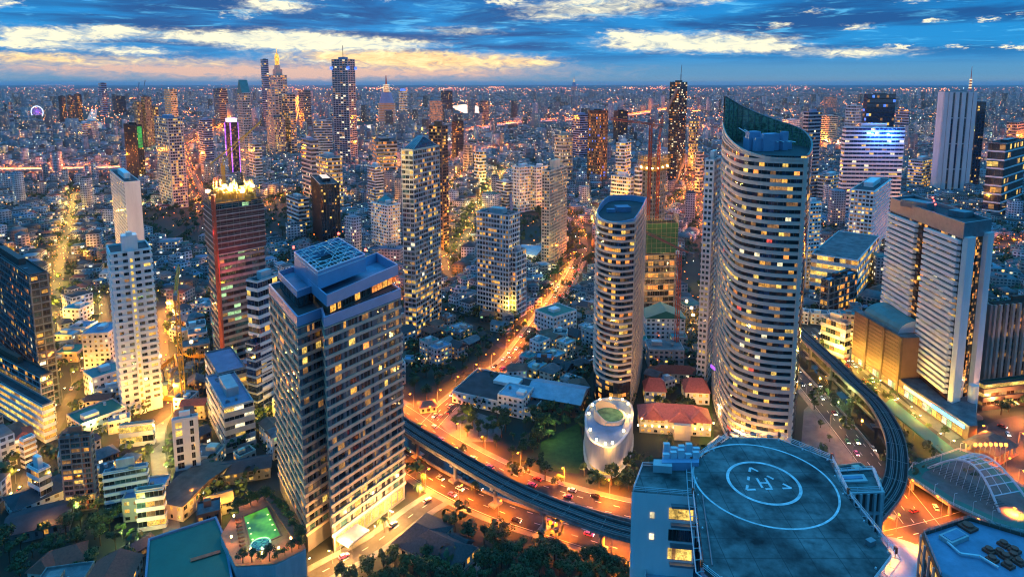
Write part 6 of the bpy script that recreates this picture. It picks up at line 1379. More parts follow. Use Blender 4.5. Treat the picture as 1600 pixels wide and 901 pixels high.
scatter(dark_parks[4], 16, 9, 'tree in the dark garden left of the black glass tower', 'trees by the black glass tower', .9, 1.2)
scatter(dark_parks[5], 20, 4.6, 'garden tree between the dark flat hall and the orange road', 'trees beside the flat hall', .6, .9)
scatter(dark_parks[6], 22, 6, 'street side tree along the orange street behind the hotel', 'trees along the orange street', .6, .95)
scatter(dark_parks[7], 30, 4.5, 'tree around the lawn left of the drum building', 'trees around the lawn', .65, 1.0)
scatter(plaza3, 10, 4.5, 'street tree between the lawn and the orange upper carriageway', 'trees along the upper carriageway', .6, .8, avoid=False)
scatter(dark_parks[8], 9, 4, 'tree in the court of the old mansion', 'trees in the mansion court', .6, .85)
for k in range(26):
    ring_ = [dk[(k // 4) % len(dk)], dk[(k // 4 + 1) % len(dk)]]; e = lerp2(lerp2(ring_[0], ring_[1], (k % 4 + .5) / 4), centroid(dk), .09)
    if True: plant(e[0], e[1], rnd.uniform(.45, .7), 'lit tree in the planted edge of the pool terrace', 'trees on the pool terrace', DZ - .5)
scatter(dark_parks[10], 14, 6, 'tree between the orange street and the slim oval tower', 'trees behind the oval tower', .7, 1.0)
scatter(dark_parks[11], 10, 6, 'reddish lit tree behind the glowing pavilion', 'trees behind the pavilion', .8, 1.2)
for k in range(20):                                          # hedge trees between the road and the canal
    e = offset_line(CANAL2, 10.5)[min(len(CANAL2) - 1, int(k * len(CANAL2) / 20))]; plant(e[0] + rnd.uniform(-1, 1), e[1], rnd.uniform(.42, .6), 'round bush tree in the row between the dark road and the canal', 'bush trees along the canal')
for x, y in ((1405,640),(1418,652),(1432,662),(1450,672),(1475,682),(1345,585),(1360,596)): e = P(x, y); plant(e.x, e.y, .55, 'lit street tree in front of the mall shop fronts', 'street trees before the mall')
for x, y in ((1272,640),(1282,668),(1296,690),(1330,745)): e = P(x, y); plant(e.x, e.y, .5, 'small street tree on the pavement beside the curved tower', 'street trees beside the curved tower')
for x, y in ((470,856),(655,775),(660,760),(650,745),(742,772),(600,832)): e = P(x, y); plant(e.x, e.y, .85, 'palm near the hotel drive', 'palms by the hotel drive', 0, rnd, True)
# ------------------------------------------------------------------ street lamps
def lamp_mesh():
    b = MB(); b.cyl(0, 0, 0, .16, 9.4, .09, 6); b.path([(0, 0, 9.3), (.5, 0, 9.9), (2.2, 0, 10.1)], .08); p = mesh_of('pole', b, M['metal_grey']); out = []
    for m_ in ('lamp_orange', 'lamp_warm', 'lamp_white', 'lamp_green'): b = MB(); b.box(2.3, 0, 9.86, 1.3, .55, 10.1); b.cyl(2.3, 0, 9.55, .30, 9.86, .42, 8, 0); out.append(mesh_of('lamp_head', b, M[m_]))
    return p, out
LP, LH = lamp_mesh(); nl = 0
def lamp(x, y, rot, kind, power, col, label, group, s=1.0):
    global nl
    o = empty('street_lamp', (x, y, 0), rot); o.scale = (s, s, s); tag(o, label, 'street lamp', group); link('lamp_head', LH[kind], link('pole', LP, o))
    point('lamp_light', (2.3, 0, 9.2), power, col, o, .3, power > 38000); nl += 1
def lamps_along(ln, off, every, kind, power, col, label, group, s=1.0, start=0.0):
    L = offset_line(ln, off); acc = start
    for a, b_ in zip(L, L[1:]):
        d = math.dist(a, b_); acc += d
        if acc >= every:
            acc -= every; an = math.atan2(b_[1]-a[1], b_[0]-a[0]) + (-math.pi/2 if off > 0 else math.pi/2)
            i, j = int((b_[0]-OX)/OS), int((b_[1]-OY)/OS)
            lamp(b_[0], b_[1], an, kind, power, col, label, group, s)
lamps_along(UP, 9.4, 24, 0, 80000, ORANGE, 'orange street lamp on the upper carriageway beside the railway viaduct', 'lamps of the upper carriageway')
lamps_along(LOW, -10, 24, 0, 80000, ORANGE, 'orange street lamp on the lower carriageway below the canal', 'lamps of the lower carriageway')
lamps_along(NARA, 7.6, 22, 0, 85000, ORANGE, 'orange street lamp along the street climbing away behind the hotel', 'lamps of the climbing street')
lamps_along(LANE, -5, 26, 1, 24000, (1., .40, .09), 'warm lamp along the hotel driveway', 'lamps of the hotel driveway', .7)
lamps_along(RIGHT, -10, 34, 1, 9000, (1., .40, .14), 'lamp along the dark road beside the curved tower', 'lamps of the dark road')
lamps_along(RIGHT2, -6, 26, 1, 22000, YEL, 'yellow lamp along the lane in front of the mall', 'lamps of the mall lane', .85)
lamps_along(SOI1, 4, 24, 1, 13000, (1., .45, .06), 'small warm lamp along the narrow lane at the left edge', 'lamps of the left lane', .7)
lamps_along(SOI2, 4.4, 26, 3, 10000, (.95, .80, .25), 'greenish lamp along the pale lane by the market hall', 'lamps of the pale lane', .7)
lamps_along(SOI3, 5, 26, 0, 34000, (1., .36, .04), 'orange lamp in the lane beside the slender white tower', 'lamps beside the white tower', .8)
for x, y in ((1420,775),(1470,810),(1540,690),(1590,700),(1570,745),(1400,830),(1520,842),(1600,660),(1590,760)): e = P(x, y); lamp(e.x, e.y, rnd.random()*6, 0, 40000, (1., .20, .012), 'orange red lamp at the wide junction under the skywalk', 'lamps at the junction')
for x, y in ((520,880),(550,862),(585,838),(610,820),(480,895)): e = P(x, y); lamp(e.x, e.y, rnd.random()*6, 1, 6000, WARM, 'warm garden lamp along the lit shop front of the hotel', 'garden lamps at the hotel front', .6)
for x, y in ((392,868),(362,848),(366,815),(388,782),(436,866),(410,874),(455,850)):
    e = P(x, y, DZ); b = MB(); b.cyl(0, 0, 0, .08, 2.6, .08, 6); b.cyl(0, 0, 2.6, .38, 3.3, .38, 8, 1); o = tag(obj('garden_lamp', b, [M['metal_grey'], M['lamp_warm']], None, (e.x, e.y, DZ)), 'small amber globe lamp among the trees on the pool terrace', 'lamp', 'amber lamps by the pool'); point('lamp_light', (0, -.6, 3.6), 700, (1., .42, .06), o, .2)
lamps_along(offset_line(CANAL2, 30), 0, 30, 1, 7000, YEL, 'yellow lamp on the pavement beside the curved tower', 'lamps on the tower pavement', .7)
# ------------------------------------------------------------------ cars
def car_parts(m_):
    b = MB(); b.prism([(-2.2,-.88),(2.2,-.88),(2.2,.88),(-2.2,.88)], .35, .95)
    n = len(b.v); b.v += [(-1.9,-.82,.951),(1.0,-.82,.951),(1.0,.82,.951),(-1.9,.82,.951),(-1.45,-.70,1.5),(.45,-.70,1.5),(.45,.70,1.5),(-1.45,.70,1.5)]
    for q in ((0,1,5,4),(1,2,6,5),(2,3,7,6),(3,0,4,7)): b.f.append(tuple(n + i for i in q)); b.m.append(1)
    b.f.append((n+4, n+5, n+6, n+7)); b.m.append(0); body = mesh_of('body', b, [M[m_], M['glass_dark']]); return body
def wheel_mesh():
    b = MB(); bm_ = MB(); b.cyl(0, 0, -.12, .34, .12, .34, 10)
    b.v = [(x, z, y) for x, y, z in b.v]; return mesh_of('wheel', b, M['tyre'])
CARS = {k: car_parts(k) for k in ('car_white', 'car_silver', 'car_black', 'car_red', 'car_pink', 'car_green')}; WHEEL = wheel_mesh()
b = MB(); b.box(0, 0, -.12, .12, .42, .12); HEADL, TAILL = mesh_of('headlight', b, M['headlight']), mesh_of('taillight', b, M['taillight'])
ncar = 0; NTH = ['nearest', 'second', 'third', 'fourth', 'fifth', 'sixth', 'seventh', 'eighth', 'ninth', 'tenth', 'eleventh', 'twelfth']
cnt = {}
def car(x, y, an, kind, where, z=.38):
    global ncar
    k = (kind, where); cnt[k] = cnt.get(k, 0) + 1; i = cnt[k] - 1
    o = empty('car', (x, y, z - .02), an); tag(o, f"{NTH[i] if i < 12 else 'farther'} {kind.split('_')[1]} car counted along {where}", 'car', 'cars on ' + where); link('body', CARS[kind], o)
    for sx_ in (-1.35, 1.4):
        for sy_ in (-.82, .82): link('wheel', WHEEL, o, (sx_, sy_, .34))
    for sy_ in (-.6, .6): link('headlight', HEADL, o, (2.2, sy_, .7)); link('taillight', TAILL, o, (-2.2, sy_, .75))
    ncar += 1
def traffic(ln, lanes, n, where, u0=.05, u1=.95, seed=1, z=.38):
    r = random.Random(seed); used = []
    for _ in range(n * 3):
        if len(used) >= n: break
        off_, sgn_ = r.choice(lanes); u = r.uniform(u0, u1); L = offset_line(ln, off_); k = int(u * (len(L) - 2))
        if any(o_ == off_ and abs(k - k2) < 2 for o_, k2 in used): continue
        used.append((off_, k))
    for off_, k in sorted(used, key=lambda q: ln[q[1]][1]):
        sgn_ = dict(lanes)[off_]; L = offset_line(ln, off_); a, b_ = L[k], L[k+1]; an = math.atan2(b_[1]-a[1], b_[0]-a[0]) + (0 if sgn_ > 0 else math.pi)
        car(a[0], a[1], an, r.choice(['car_white', 'car_white', 'car_silver', 'car_black', 'car_red', 'car_pink', 'car_green']), where, z)
traffic(UP, [(-5.4,-1),(0,-1),(5.4,-1)], 26, 'the orange upper carriageway', .12, .72, 1)
traffic(LOW, [(-5.6,1),(0,1),(5.6,1)], 26, 'the orange lower carriageway', .12, .72, 2)
traffic(NARA, [(-5,1),(-1.7,1),(1.7,-1),(5,-1)], 44, 'the street climbing behind the hotel', .02, .95, 3)
traffic(RIGHT, [(-5.6,1),(0,1),(5.6,1)], 14, 'the dark road by the curved tower', .25, .9, 4)
traffic(RIGHT2, [(-2.2,-1),(2.2,1)], 14, 'the lane before the mall', .1, .85, 5)
traffic(LANE, [(-1.8,-1)], 3, 'the hotel driveway', .1, .7, 6)
traffic(SOI1, [(1.4,1)], 5, 'the narrow left lane', .1, .6, 7)
for i, (x, y) in enumerate(((1428,800),(1462,795),(1500,790),(1560,835),(1575,680),(1566,668))): e = P(x, y); car(e.x, e.y, .3 + i, ['car_red','car_white','car_silver','car_black','car_white','car_red'][i], 'the wide junction', .4)

for k in range(4):                                            # golden garden floods that wash the hotel's street face
    e = lerp2(lerp2(hp[3], hp[4], .1 + .27 * k), (hc[0], hc[1]), -.38); point('garden_flood', (e[0], e[1], 7), 16000, (1., .50, .14))
for x, y in ((1150,695),(1118,650),(1190,715)): point('garden_flood', (*(P(x, y) * .985), 9), 12000, (1., .48, .12))
# ------------------------------------------------------------------ the houses of the city: the near ones each a thing, the rest one mass
WALLS = [('white', 'white_wall', (.66,.66,.68)), ('cream', 'cream_wall', (.56,.50,.42)), ('grey', 'concrete', (.32,.32,.33)), ('pale grey', 'concrete_pale', (.46,.46,.48)), ('pinkish', 'pink_wall', (.46,.33,.30)), ('brown', 'brown_stone', (.22,.14,.10))]
ROOFS = [('grey flat', 'roof_grey', (.17,.185,.20)), ('dark flat', 'roof_dark', (.05,.055,.06)), ('blue flat', 'blue_roof', (.16,.24,.36)), ('pale flat', 'roof_sky', (.25,.36,.44)), ('teal flat', 'roof_teal', (.05,.22,.22)), ('green flat', 'roof_green', (.04,.16,.12)),
         ('dark pitched', 'roof_slate', (.06,.058,.062)), ('rusty pitched', 'roof_rust', (.15,.10,.08)), ('red pitched', 'roof_red', (.24,.075,.055)), ('grey pitched', 'roof_grey', (.14,.15,.165))]
for p in dark_parks: occupy(p)
FRC = set()
for ln, w_ in FAR_ROADS:
    for a, d in zip(ln, ln[1:]):
        for i in range(12):
            for o_ in (-w_*.7, -w_*.35, 0, w_*.35, w_*.7):
                e = lerp2(a, d, i / 12); FRC.add((int(e[0] // 30), int((e[1] + o_) // 30))); FRC.add((int((e[0] + o_) // 30), int(e[1] // 30)))
rb = random.Random(77); lots = []; gaps = []; corners = []
BS = 86.0
yb_ = 235.0
while yb_ < 2700:
    xb_ = -(.86 * yb_ + 130)
    while xb_ < .86 * yb_ + 130:
        an = rb.choice((R(28), R(-24), R(12), R(50), R(-8))) + rb.uniform(-.12, .12); ca, sa = math.cos(an), math.sin(an)
        corners.append((xb_ + BS/2, yb_ + BS/2)); big = rb.random() < .16; step = 26 if big else rb.choice((14.5, 16.5, 19)); n = int(BS / step)
        for i in range(n):
            for j in range(n):
                if i == n // 2 and rb.random() < .75: continue
                lx, ly = (i - (n-1)/2) * step + rb.uniform(-1, 1), (j - (n-1)/2) * step + rb.uniform(-1, 1)
                x, y = xb_ + lx*ca - ly*sa, yb_ + lx*sa + ly*ca
                a, b_ = step * rb.uniform(.62, .96), step * rb.uniform(.62, .96)
                px_, py_, dep = proj(x, y, 6)
                if not (-40 < px_ < 1640 and py_ < 930): continue
                q = [(x + u*ca - v_*sa, y + u*sa + v_*ca) for u, v_ in ((-a/2+1.4,-b_/2+1.4),(a/2-1.4,-b_/2+1.4),(a/2-1.4,b_/2-1.4),(-a/2+1.4,b_/2-1.4))]
                near = y < 1640
                if not near and (int(x // 30), int(y // 30)) in FRC: continue
                if near and (abs(x) > 1280 or taken(q)):
                    if rb.random() < .25: gaps.append((x, y))
                    if abs(x) <= 1280: continue
                if rb.random() < (.13 if not big else .05): gaps.append((x, y)); continue
                if near: occupy(q)
                h = rb.choice((6, 7, 9, 10, 12, 13)) if not big else rb.choice((9, 12, 15, 18, 24, 30))
                if not big and rb.random() < .05: h = rb.uniform(16, 26)
                if y > 620 and rb.random() < .028: h = rb.uniform(24, 58)
                flat_ = big or rb.random() < .55
                lots.append((dep, x, y, an, a, b_, h, rb.choice((0,0,0,1,2,3,3,4,5) if not flat_ else (0,0,0,0,1,2,3,3,4)), rb.choice((0,0,1,1,2,2,3,3,4,5)) if flat_ else rb.choice((6,6,6,7,7,8,9,9)), flat_))
        xb_ += BS - 4
    yb_ += BS - 4
NB = len(lots)
for _ in range(9000):                                        # small houses squeezed into what is left
    y = 240 + 900 * rb.random() ** 1.3; x = rb.uniform(-1, 1) * (.84 * y + 60)
    px_, py_, dep = proj(x, y, 6)
    if not (-40 < px_ < 1640 and py_ < 930): continue
    a, b_, an = rb.uniform(8, 16), rb.uniform(7, 12), rb.choice((R(28), R(-24), R(12), R(50), R(-8))) + rb.uniform(-.1, .1); ca, sa = math.cos(an), math.sin(an)
    q = [(x + u*ca - v_*sa, y + u*sa + v_*ca) for u, v_ in ((-a/2+.5,-b_/2+.5),(a/2-.5,-b_/2+.5),(a/2-.5,b_/2-.5),(-a/2+.5,b_/2-.5))]
    if taken(q): continue
    occupy(q); fl_ = rb.random() < .4
    lots.append((dep, x, y, an, a, b_, rb.choice((4, 6, 7, 9, 10)), rb.choice((0,1,2,3,3,5)), rb.choice((0,1,2,3)) if fl_ else rb.choice((6,6,6,7,7,8,9,9)), fl_))
for _ in range(30000):
    y = 240 + 1000 * rb.random() ** 1.2; x = rb.uniform(-1, 1) * (.84 * y + 60)
    if not taken([(x-3,y-3),(x+3,y-3),(x+3,y+3),(x-3,y+3)]): gaps.append((x, y)); occupy([(x-3.4,y-3.4),(x+3.4,y-3.4),(x+3.4,y+3.4),(x-3.4,y+3.4)])
print('LOTS', NB, len(lots), len(gaps), sum(1 for l in lots if l[0] < 500), ntree, nl, ncar)
lots.sort()
LAND = [(hc, 'the lattice roof hotel'), ((gC.x, gC.y), 'the curved tower'), ((ol[0][0], 0), ''), (wc, 'the slender white tower'), (kc, 'the unfinished pink netted tower'), (kc3, 'the green netted block'),
        (centroid(op), 'the slim oval tower'), (centroid(dp), 'the drum building'), (tuple(P(1052, 660)), 'the old mansion'), (heli_c, 'the helipad tower'), (centroid(sp_), 'the white striped tower'),
        (tuple(P(655, 520)), 'the pale gable tower'), (tuple(P(785, 498)), 'the planted condominium'), (tuple(P(866, 415)), 'the narrow cream tower'), (tuple(P(110, 800)), 'the pink brick block'), (tuple(P(30, 650)), 'the dark brown edge block'),
        (tuple(P(295, 860)), 'the big green roof'), (tuple(P(1365, 400)), 'the balconied condominium'), (tuple(P(1590, 600)), 'the finned office block'), (tuple(P(192, 430)), 'the white slab tower'), (tuple(P(508, 385)), 'the black glass tower'),
        (tuple(P(275, 590)), 'the bright building pit'), (tuple(P(788, 622)), 'the flat dark hall'), (tuple(P(868, 518)), 'the blue turret block'), (tuple(P(1365, 335)), 'the white framed slab'), (tuple(P(360, 690)), 'the angular corporate block'), (tuple(P(605, 398)), 'the pyramid roof condominium')]
LAND = [l for l in LAND if l[1]]
def cell_clear(x, y): return True
KEEP = 300; used_lab = {}; n_ind = 0; rest = []
ORD = ['', 'second ', 'third ', 'fourth ', 'fifth ', 'sixth ', 'seventh ', 'eighth ', 'ninth ', 'tenth ', 'eleventh ', 'twelfth ']
def unit_windows(pl_, h, r, mix): return facade_wins(pl_, 0, h, max(1, round(h / 3.4)), 3.4, mix, r, .5, .45, .5)
CITY = dict(glass_dark=.62, glass_grey=.10, lit_yellow=.09, lit_warm=.10, lit_white=.04, lit_green=.02, lit_dim=.06)
for L_ in lots:
    dep, x, y, an, a, b_, h, wi, ri, fl = L_
    px_, py_, _ = proj(x, y, h)
    if n_ind >= KEEP or not (-10 < px_ < 1610): rest.append(L_); continue
    # skip what stands wholly behind the tall near towers: it goes to the mass
    r = random.Random(n_ind * 13 + 5); ca, sa = math.cos(an), math.sin(an)
    kindn = ('apartment_block' if h > 14 else 'warehouse' if a * b_ > 380 else 'town_house')
    d_, land = min((math.dist((x, y), l[0]), l[1]) for l in LAND)
    st = {1: 'one', 2: 'two', 3: 'three', 4: 'four', 5: 'five'}.get(round(h / 3.4), 'many')
    lx = [l[0] for l in LAND if l[1] == land][0]; side = 'behind' if y - lx[1] > abs(x - lx[0]) else ('before' if lx[1] - y > abs(x - lx[0]) else ('right of' if x > lx[0] else 'left of'))
    key = (st, WALLS[wi][0], ROOFS[ri][0], kindn, side, land); k = used_lab.get(key, 0); used_lab[key] = k + 1
    lab = f"{ORD[min(k, 11)]}{st} storey {WALLS[wi][0]} {kindn.replace('_', ' ')}, {ROOFS[ri][0]} roof, {side} {land}".replace('many storey', 'tall')
    o = tag(empty(kindn, (x, y, 0), 0), lab, kindn.replace('_', ' '), 'low houses of the city'); pl_ = [(u*ca - v_*sa, u*sa + v_*ca) for u, v_ in ((-a/2,-b_/2),(a/2,-b_/2),(a/2,b_/2),(-a/2,b_/2))]
    m_ = MB(); m_.prism(pl_, 0, h); obj('wall', m_, M[WALLS[wi][1]], o); m_ = MB()
    if fl:
        m_.ring(offset_poly(pl_, -.3), pl_, h, h + .9, 1, True); m_.face([(*p, h + .03) for p in offset_poly(pl_, -.3)]); rf_ = obj('roof', m_, [M[ROOFS[ri][1]], M[WALLS[wi][1]]], o)
        e = (r.uniform(-.22, .22) * a, r.uniform(-.22, .22) * b_); m_ = MB(); m_.box(e[0]*ca - e[1]*sa, e[0]*sa + e[1]*ca, h + .05, a * r.uniform(.25, .4), b_ * r.uniform(.2, .4), h + r.uniform(2, 3.2), an); obj('stair_hut', m_, M[WALLS[wi][1]], rf_)
        if r.random() < .5: m_ = MB(); e = (-e[0]*1.2, -e[1]*1.2); m_.cyl(e[0]*ca - e[1]*sa, e[0]*sa + e[1]*ca, h + .1, .8, h + 1.9, .8, 9); obj('water_tank', m_, M['metal_white'], rf_)
    else:
        if a >= b_: m_.hip(0, 0, h, a + 1.2, b_ + 1.2, h + b_ * r.uniform(.2, .34), an, 0, .5, r.random() < .6)
        else: m_.hip(0, 0, h, b_ + 1.2, a + 1.2, h + a * r.uniform(.2, .34), an + math.pi/2, 0, .5, r.random() < .6)
        obj('roof', m_, M[ROOFS[ri][1]], o)
    put_windows(o, unit_windows(pl_, h, r, CITY), 8 if n_ind < 150 else 3); n_ind += 1
# material of the far mass: plain walls with lit and dark windows floor by floor
m_ = bpy.data.materials.new('city_facade'); m_.use_nodes = True; q = NT(m_.node_tree); b = q.n['Principled BSDF']; m_.cycles.emission_sampling = 'NONE'
colr = q.node('ShaderNodeVertexColor'); colr.layer_name = 'paint'; uvn = q.node('ShaderNodeUVMap'); uvn.uv_map = 'metres'
u_, v2, _z = q.sep(uvn.outputs[0])
cu, cv_ = q.m('DIVIDE', u_, 3.4), q.m('DIVIDE', v2, 3.4)
iu, iv = q.m('FLOOR', cu), q.m('FLOOR', cv_); fu, fv = q.m('SUBTRACT', cu, iu), q.m('SUBTRACT', cv_, iv)
inw = q.m('MULTIPLY', q.m('LESS_THAN', q.m('ABSOLUTE', q.m('SUBTRACT', fu, .5)), .32), q.m('LESS_THAN', q.m('ABSOLUTE', q.m('SUBTRACT', fv, .5)), .26))
isw = q.m('GREATER_THAN', u_, -5000.0); inw = q.m('MULTIPLY', inw, isw)
wn = q.node('ShaderNodeTexWhiteNoise'); wn.noise_dimensions = '2D'; q.put(wn.inputs['Vector'], q.xyz(iu, iv, 0.0))
lit = q.m('MULTIPLY', q.m('GREATER_THAN', wn.outputs[0], .925), inw)
geo = q.node('ShaderNodeNewGeometry').outputs['Position']; dirt = q.rng(q.noise(geo, .13, 3, .7), .3, .7, .42, .88)
q.put(b.inputs['Base Color'], q.mix(inw, q.v('SCALE', colr.outputs[0]), (.03, .035, .045)))
for l_ in list(m_.node_tree.links):
    if l_.from_node.type == 'VECT_MATH' and l_.from_node.operation == 'SCALE': q.put(l_.from_node.inputs['Scale'], dirt)
rc = q.node('ShaderNodeValToRGB'); sc3 = q.sep(wn.outputs[1]); q.put(rc.inputs[0], sc3[1])
rc.color_ramp.elements[0].color = (1, .38, .06, 1); rc.color_ramp.elements[1].color = (.8, 1, .8, 1); e = rc.color_ramp.elements.new(.45); e.color = (1, .62, .18, 1); e = rc.color_ramp.elements.new(.8); e.color = (1, .85, .5, 1)
q.put(b.inputs['Emission Color'], rc.outputs[0]); q.put(b.inputs['Emission Strength'], q.m('MULTIPLY', lit, q.rng(sc3[2], 0, 1, .4, 2.4))); b.inputs['Roughness'].default_value = .75
M['city_facade'] = m_
def city_mesh(name, blds, seed):
    """blds: (x, y, rot, a, b, h, wall colour, roof colour, ridge)"""
    B = np.array([(q[0], q[1], q[2], q[3], q[4], q[5], q[8]) for q in blds], float); n = len(B); rs = np.random.RandomState(seed)
    wc_ = np.array([q[6] for q in blds]); rc_ = np.array([q[7] for q in blds])
    ca, sa = np.cos(B[:, 2]), np.sin(B[:, 2]); V = np.zeros((n, 10, 3))
    for i, (sx_, sy_) in enumerate(((-1,-1),(1,-1),(1,1),(-1,1))):
        lx, ly = sx_*B[:, 3]/2, sy_*B[:, 4]/2
        for k in (0, 4): V[:, i+k, 0] = B[:, 0] + lx*ca - ly*sa; V[:, i+k, 1] = B[:, 1] + lx*sa + ly*ca
        V[:, i+4, 2] = B[:, 5]
    for i, s in ((8, -1), (9, 1)):
        lx = s*B[:, 3]*.28; V[:, i, 0] = B[:, 0] + lx*ca; V[:, i, 1] = B[:, 1] + lx*sa; V[:, i, 2] = B[:, 5] + B[:, 6]
    walls = np.array([[0,1,5,4],[1,2,6,5],[2,3,7,6],[3,0,4,7]]); roofq = np.array([[4,5,9,8],[6,7,8,9]]); rooft = np.array([[5,6,9],[7,4,8]])
    off_ = (np.arange(n) * 10)[:, None]
    loops = np.concatenate([(walls.ravel()[None] + off_), (roofq.ravel()[None] + off_), (rooft.ravel()[None] + off_)], 1)   # 16 + 8 + 6 = 30
    sizes = np.tile(np.array([4]*6 + [3]*2), n); starts = np.concatenate([[0], np.cumsum(sizes)[:-1]])
    me = bpy.data.meshes.new(name); me.vertices.add(n*10); me.vertices.foreach_set('co', V.ravel()); me.loops.add(n*30); me.loops.foreach_set('vertex_index', loops.ravel().astype(np.int32))
    me.polygons.add(n*8); me.polygons.foreach_set('loop_start', starts.astype(np.int32)); me.update(calc_edges=True)
    uv = np.full((n, 30, 2), -9000.0); o1 = np.floor(rs.rand(n)*4000)*3.4; o2 = np.floor(rs.rand(n)*4000)*3.4
    lens = [B[:, 3], B[:, 4], B[:, 3], B[:, 4]]
    for f in range(4):
        L = np.maximum(1, np.round(lens[f]/3.4))*3.4; hh = np.maximum(1, np.round(B[:, 5]/3.4))*3.4
        for c_, (uu, vv) in enumerate(((0,0),(1,0),(1,1),(0,1))): uv[:, f*4+c_, 0] = o1 + f*170 + uu*L; uv[:, f*4+c_, 1] = o2 + vv*hh
    ul = me.uv_layers.new(name='metres'); ul.data.foreach_set('uv', uv.astype(np.float32).ravel())
    cc = np.ones((n, 30, 4)); cc[:, :16, :3] = wc_[:, None]; cc[:, 16:, :3] = rc_[:, None]
    at = me.color_attributes.new('paint', 'FLOAT_COLOR', 'CORNER'); at.data.foreach_set('color', cc.astype(np.float32).ravel())
    me.materials.append(M['city_facade']); return tag(link(name, me), kind='stuff')
blds = []
for dep, x, y, an, a, b_, h, wi, ri, fl in rest:
    if not fl and b_ > a: a, b_, an = b_, a, an + math.pi/2
    j = rb.uniform(.8, 1.15); blds.append((x, y, an, a, b_, h, tuple(c_*j for c_ in WALLS[wi][2]), tuple(c_*j for c_ in ROOFS[ri][2]), .05 if fl else b_*.28))
    if fl and rb.random() < .6 and y < 1700: blds.append((x + rb.uniform(-.2,.2)*a, y + rb.uniform(-.2,.2)*b_, an, a*.35, b_*.3, h + 2.6, WALLS[wi][2], ROOFS[0][2], .05))
o = city_mesh('city_houses', blds, 1); o['label'] = 'endless low houses of the city'
far = []; rs = random.Random(9)
y = 2650.0
while y < 15000:
    st = 46 + (y - 2650) * .0075; x = -(.86*y + 100)
    while x < .86*y + 100:
        X_, Y_ = x + rs.uniform(-.4, .4)*st, y + rs.uniform(-.4, .4)*st
        if rs.random() < .86:
            t_ = rs.random(); h = rs.uniform(7, 16) if t_ < .82 else (rs.uniform(18, 36) if t_ < .965 else rs.uniform(45, 110)); s_ = st*rs.uniform(.4, .8) if h < 40 else rs.uniform(24, 42)
            w_ = rs.choice(WALLS)[2]; q_ = rs.choice(ROOFS)[2]; far.append((X_, Y_, rs.uniform(0, 1.5), s_, s_*rs.uniform(.5, 1), h, w_, q_, .05 if rs.random() < .7 else 3.0))
        x += st
    y += st
def near_river(p):
    u, v_, _ = proj(p[0], p[1], 0); return (116 < u < 198 and 166 < v_ < 208) or (554 < u < 602 and 191 < v_ < 205) or (703 < u < 752 and 162 < v_ < 180) or (268 < u < 322 and 198 < v_ < 212)
far = [p for p in far if not near_river(p) and (int(p[0] // 30), int(p[1] // 30)) not in FRC]
o = city_mesh('city_blocks', far, 2); o['label'] = 'hazy far blocks of the city up to the horizon'
# trees between the houses: the nearest as things, the others one mass
gaps.sort(key=lambda p: p[1]); left = 300 - ntree
for x, y in [p for p in gaps if -10 < proj(*p)[0] < 1610][:max(0, left)]: plant(x + rb.uniform(-2,2), y + rb.uniform(-2,2), rb.uniform(.5, .8), 'small garden tree standing between city houses', 'garden trees between the houses')
mass = [p for p in gaps][max(0, left):]
for p in dark_parks[2:5] + dark_parks[10:11]:
    xs, ys = [q[0] for q in p], [q[1] for q in p]
    for _ in range(40):
        x, y = rb.uniform(min(xs), max(xs)), rb.uniform(min(ys), max(ys))
        if inside(p, np.array([x]), np.array([y]))[0]: mass.append((x, y))
b = MB()
for x, y in mass:
    for _ in range(rb.choice((1, 1, 2))):
        cx, cy_ = x + rb.uniform(-7, 7), y + rb.uniform(-7, 7); R_ = rb.uniform(3, 5.5); zc_ = rb.uniform(4.5, 7.5)
        for _k in range(26):
            d = Vector((rb.gauss(0,1), rb.gauss(0,1), rb.gauss(0,.8))).normalized(); p = Vector((cx, cy_, zc_)) + d*R_*rb.uniform(.6, 1); p.z = max(.6, zc_ + (p.z-zc_)*.8); s = rb.uniform(.8, 1.5); u = (d + Vector((0,0,.5))).orthogonal().normalized()*s; v_ = d.cross(u).normalized()*s*.8
            b.face([p-u, p-v_, p+u, p+v_])
tag(obj('far_trees', b, M['leaf_deep']), 'dark trees between the farther houses', kind='stuff')
# ------------------------------------------------------------------ lights of the city: street lamps and floodlights up to the horizon
m_ = bpy.data.materials.new('city_lamp'); m_.use_nodes = True; q = NT(m_.node_tree); m_.cycles.emission_sampling = 'NONE'; bb = q.n['Principled BSDF']
vc = q.node('ShaderNodeVertexColor'); vc.layer_name = 'glow'; bb.inputs['Base Color'].default_value = (.05,.05,.05,1); q.put(bb.inputs['Emission Color'], vc.outputs[0]); bb.inputs['Emission Strength'].default_value = 9
LC = [(1,.17,.012),(1,.22,.02),(1,.30,.04),(1,.44,.12),(.9,.72,.45),(.85,.95,1),(.7,1,.6),(1,.2,.08)]; LWt = [6,6,5,3,1.6,.8,.5,.6]
pts = []; rl = random.Random(31)
cl_ = [(rl.uniform(-20, 1620), 128 + 6 + abs(rl.gauss(0, 34)), rl.uniform(6, 34)) for _ in range(150)]
for _ in range(2300):                                              # spread evenly over the city
    y = 430 + 3000 * rl.random()**1.6; x = rl.uniform(-1, 1) * (.85*y + 40); pts.append((x, y, rl.uniform(4, 9), rl.uniform(.2, .42) + y*.00025, rl.choices(LC, LWt)[0]))
for _ in range(5200):
    py_ = 131.5 + 60 * rl.random()**2.0; px_ = rl.uniform(-20, 1620); g_ = P(px_, py_)
    if g_.y < 26000: pts.append((g_.x, g_.y, 12, .5 + g_.y * rl.uniform(.00018, .00042), rl.choices(LC, LWt)[0]))
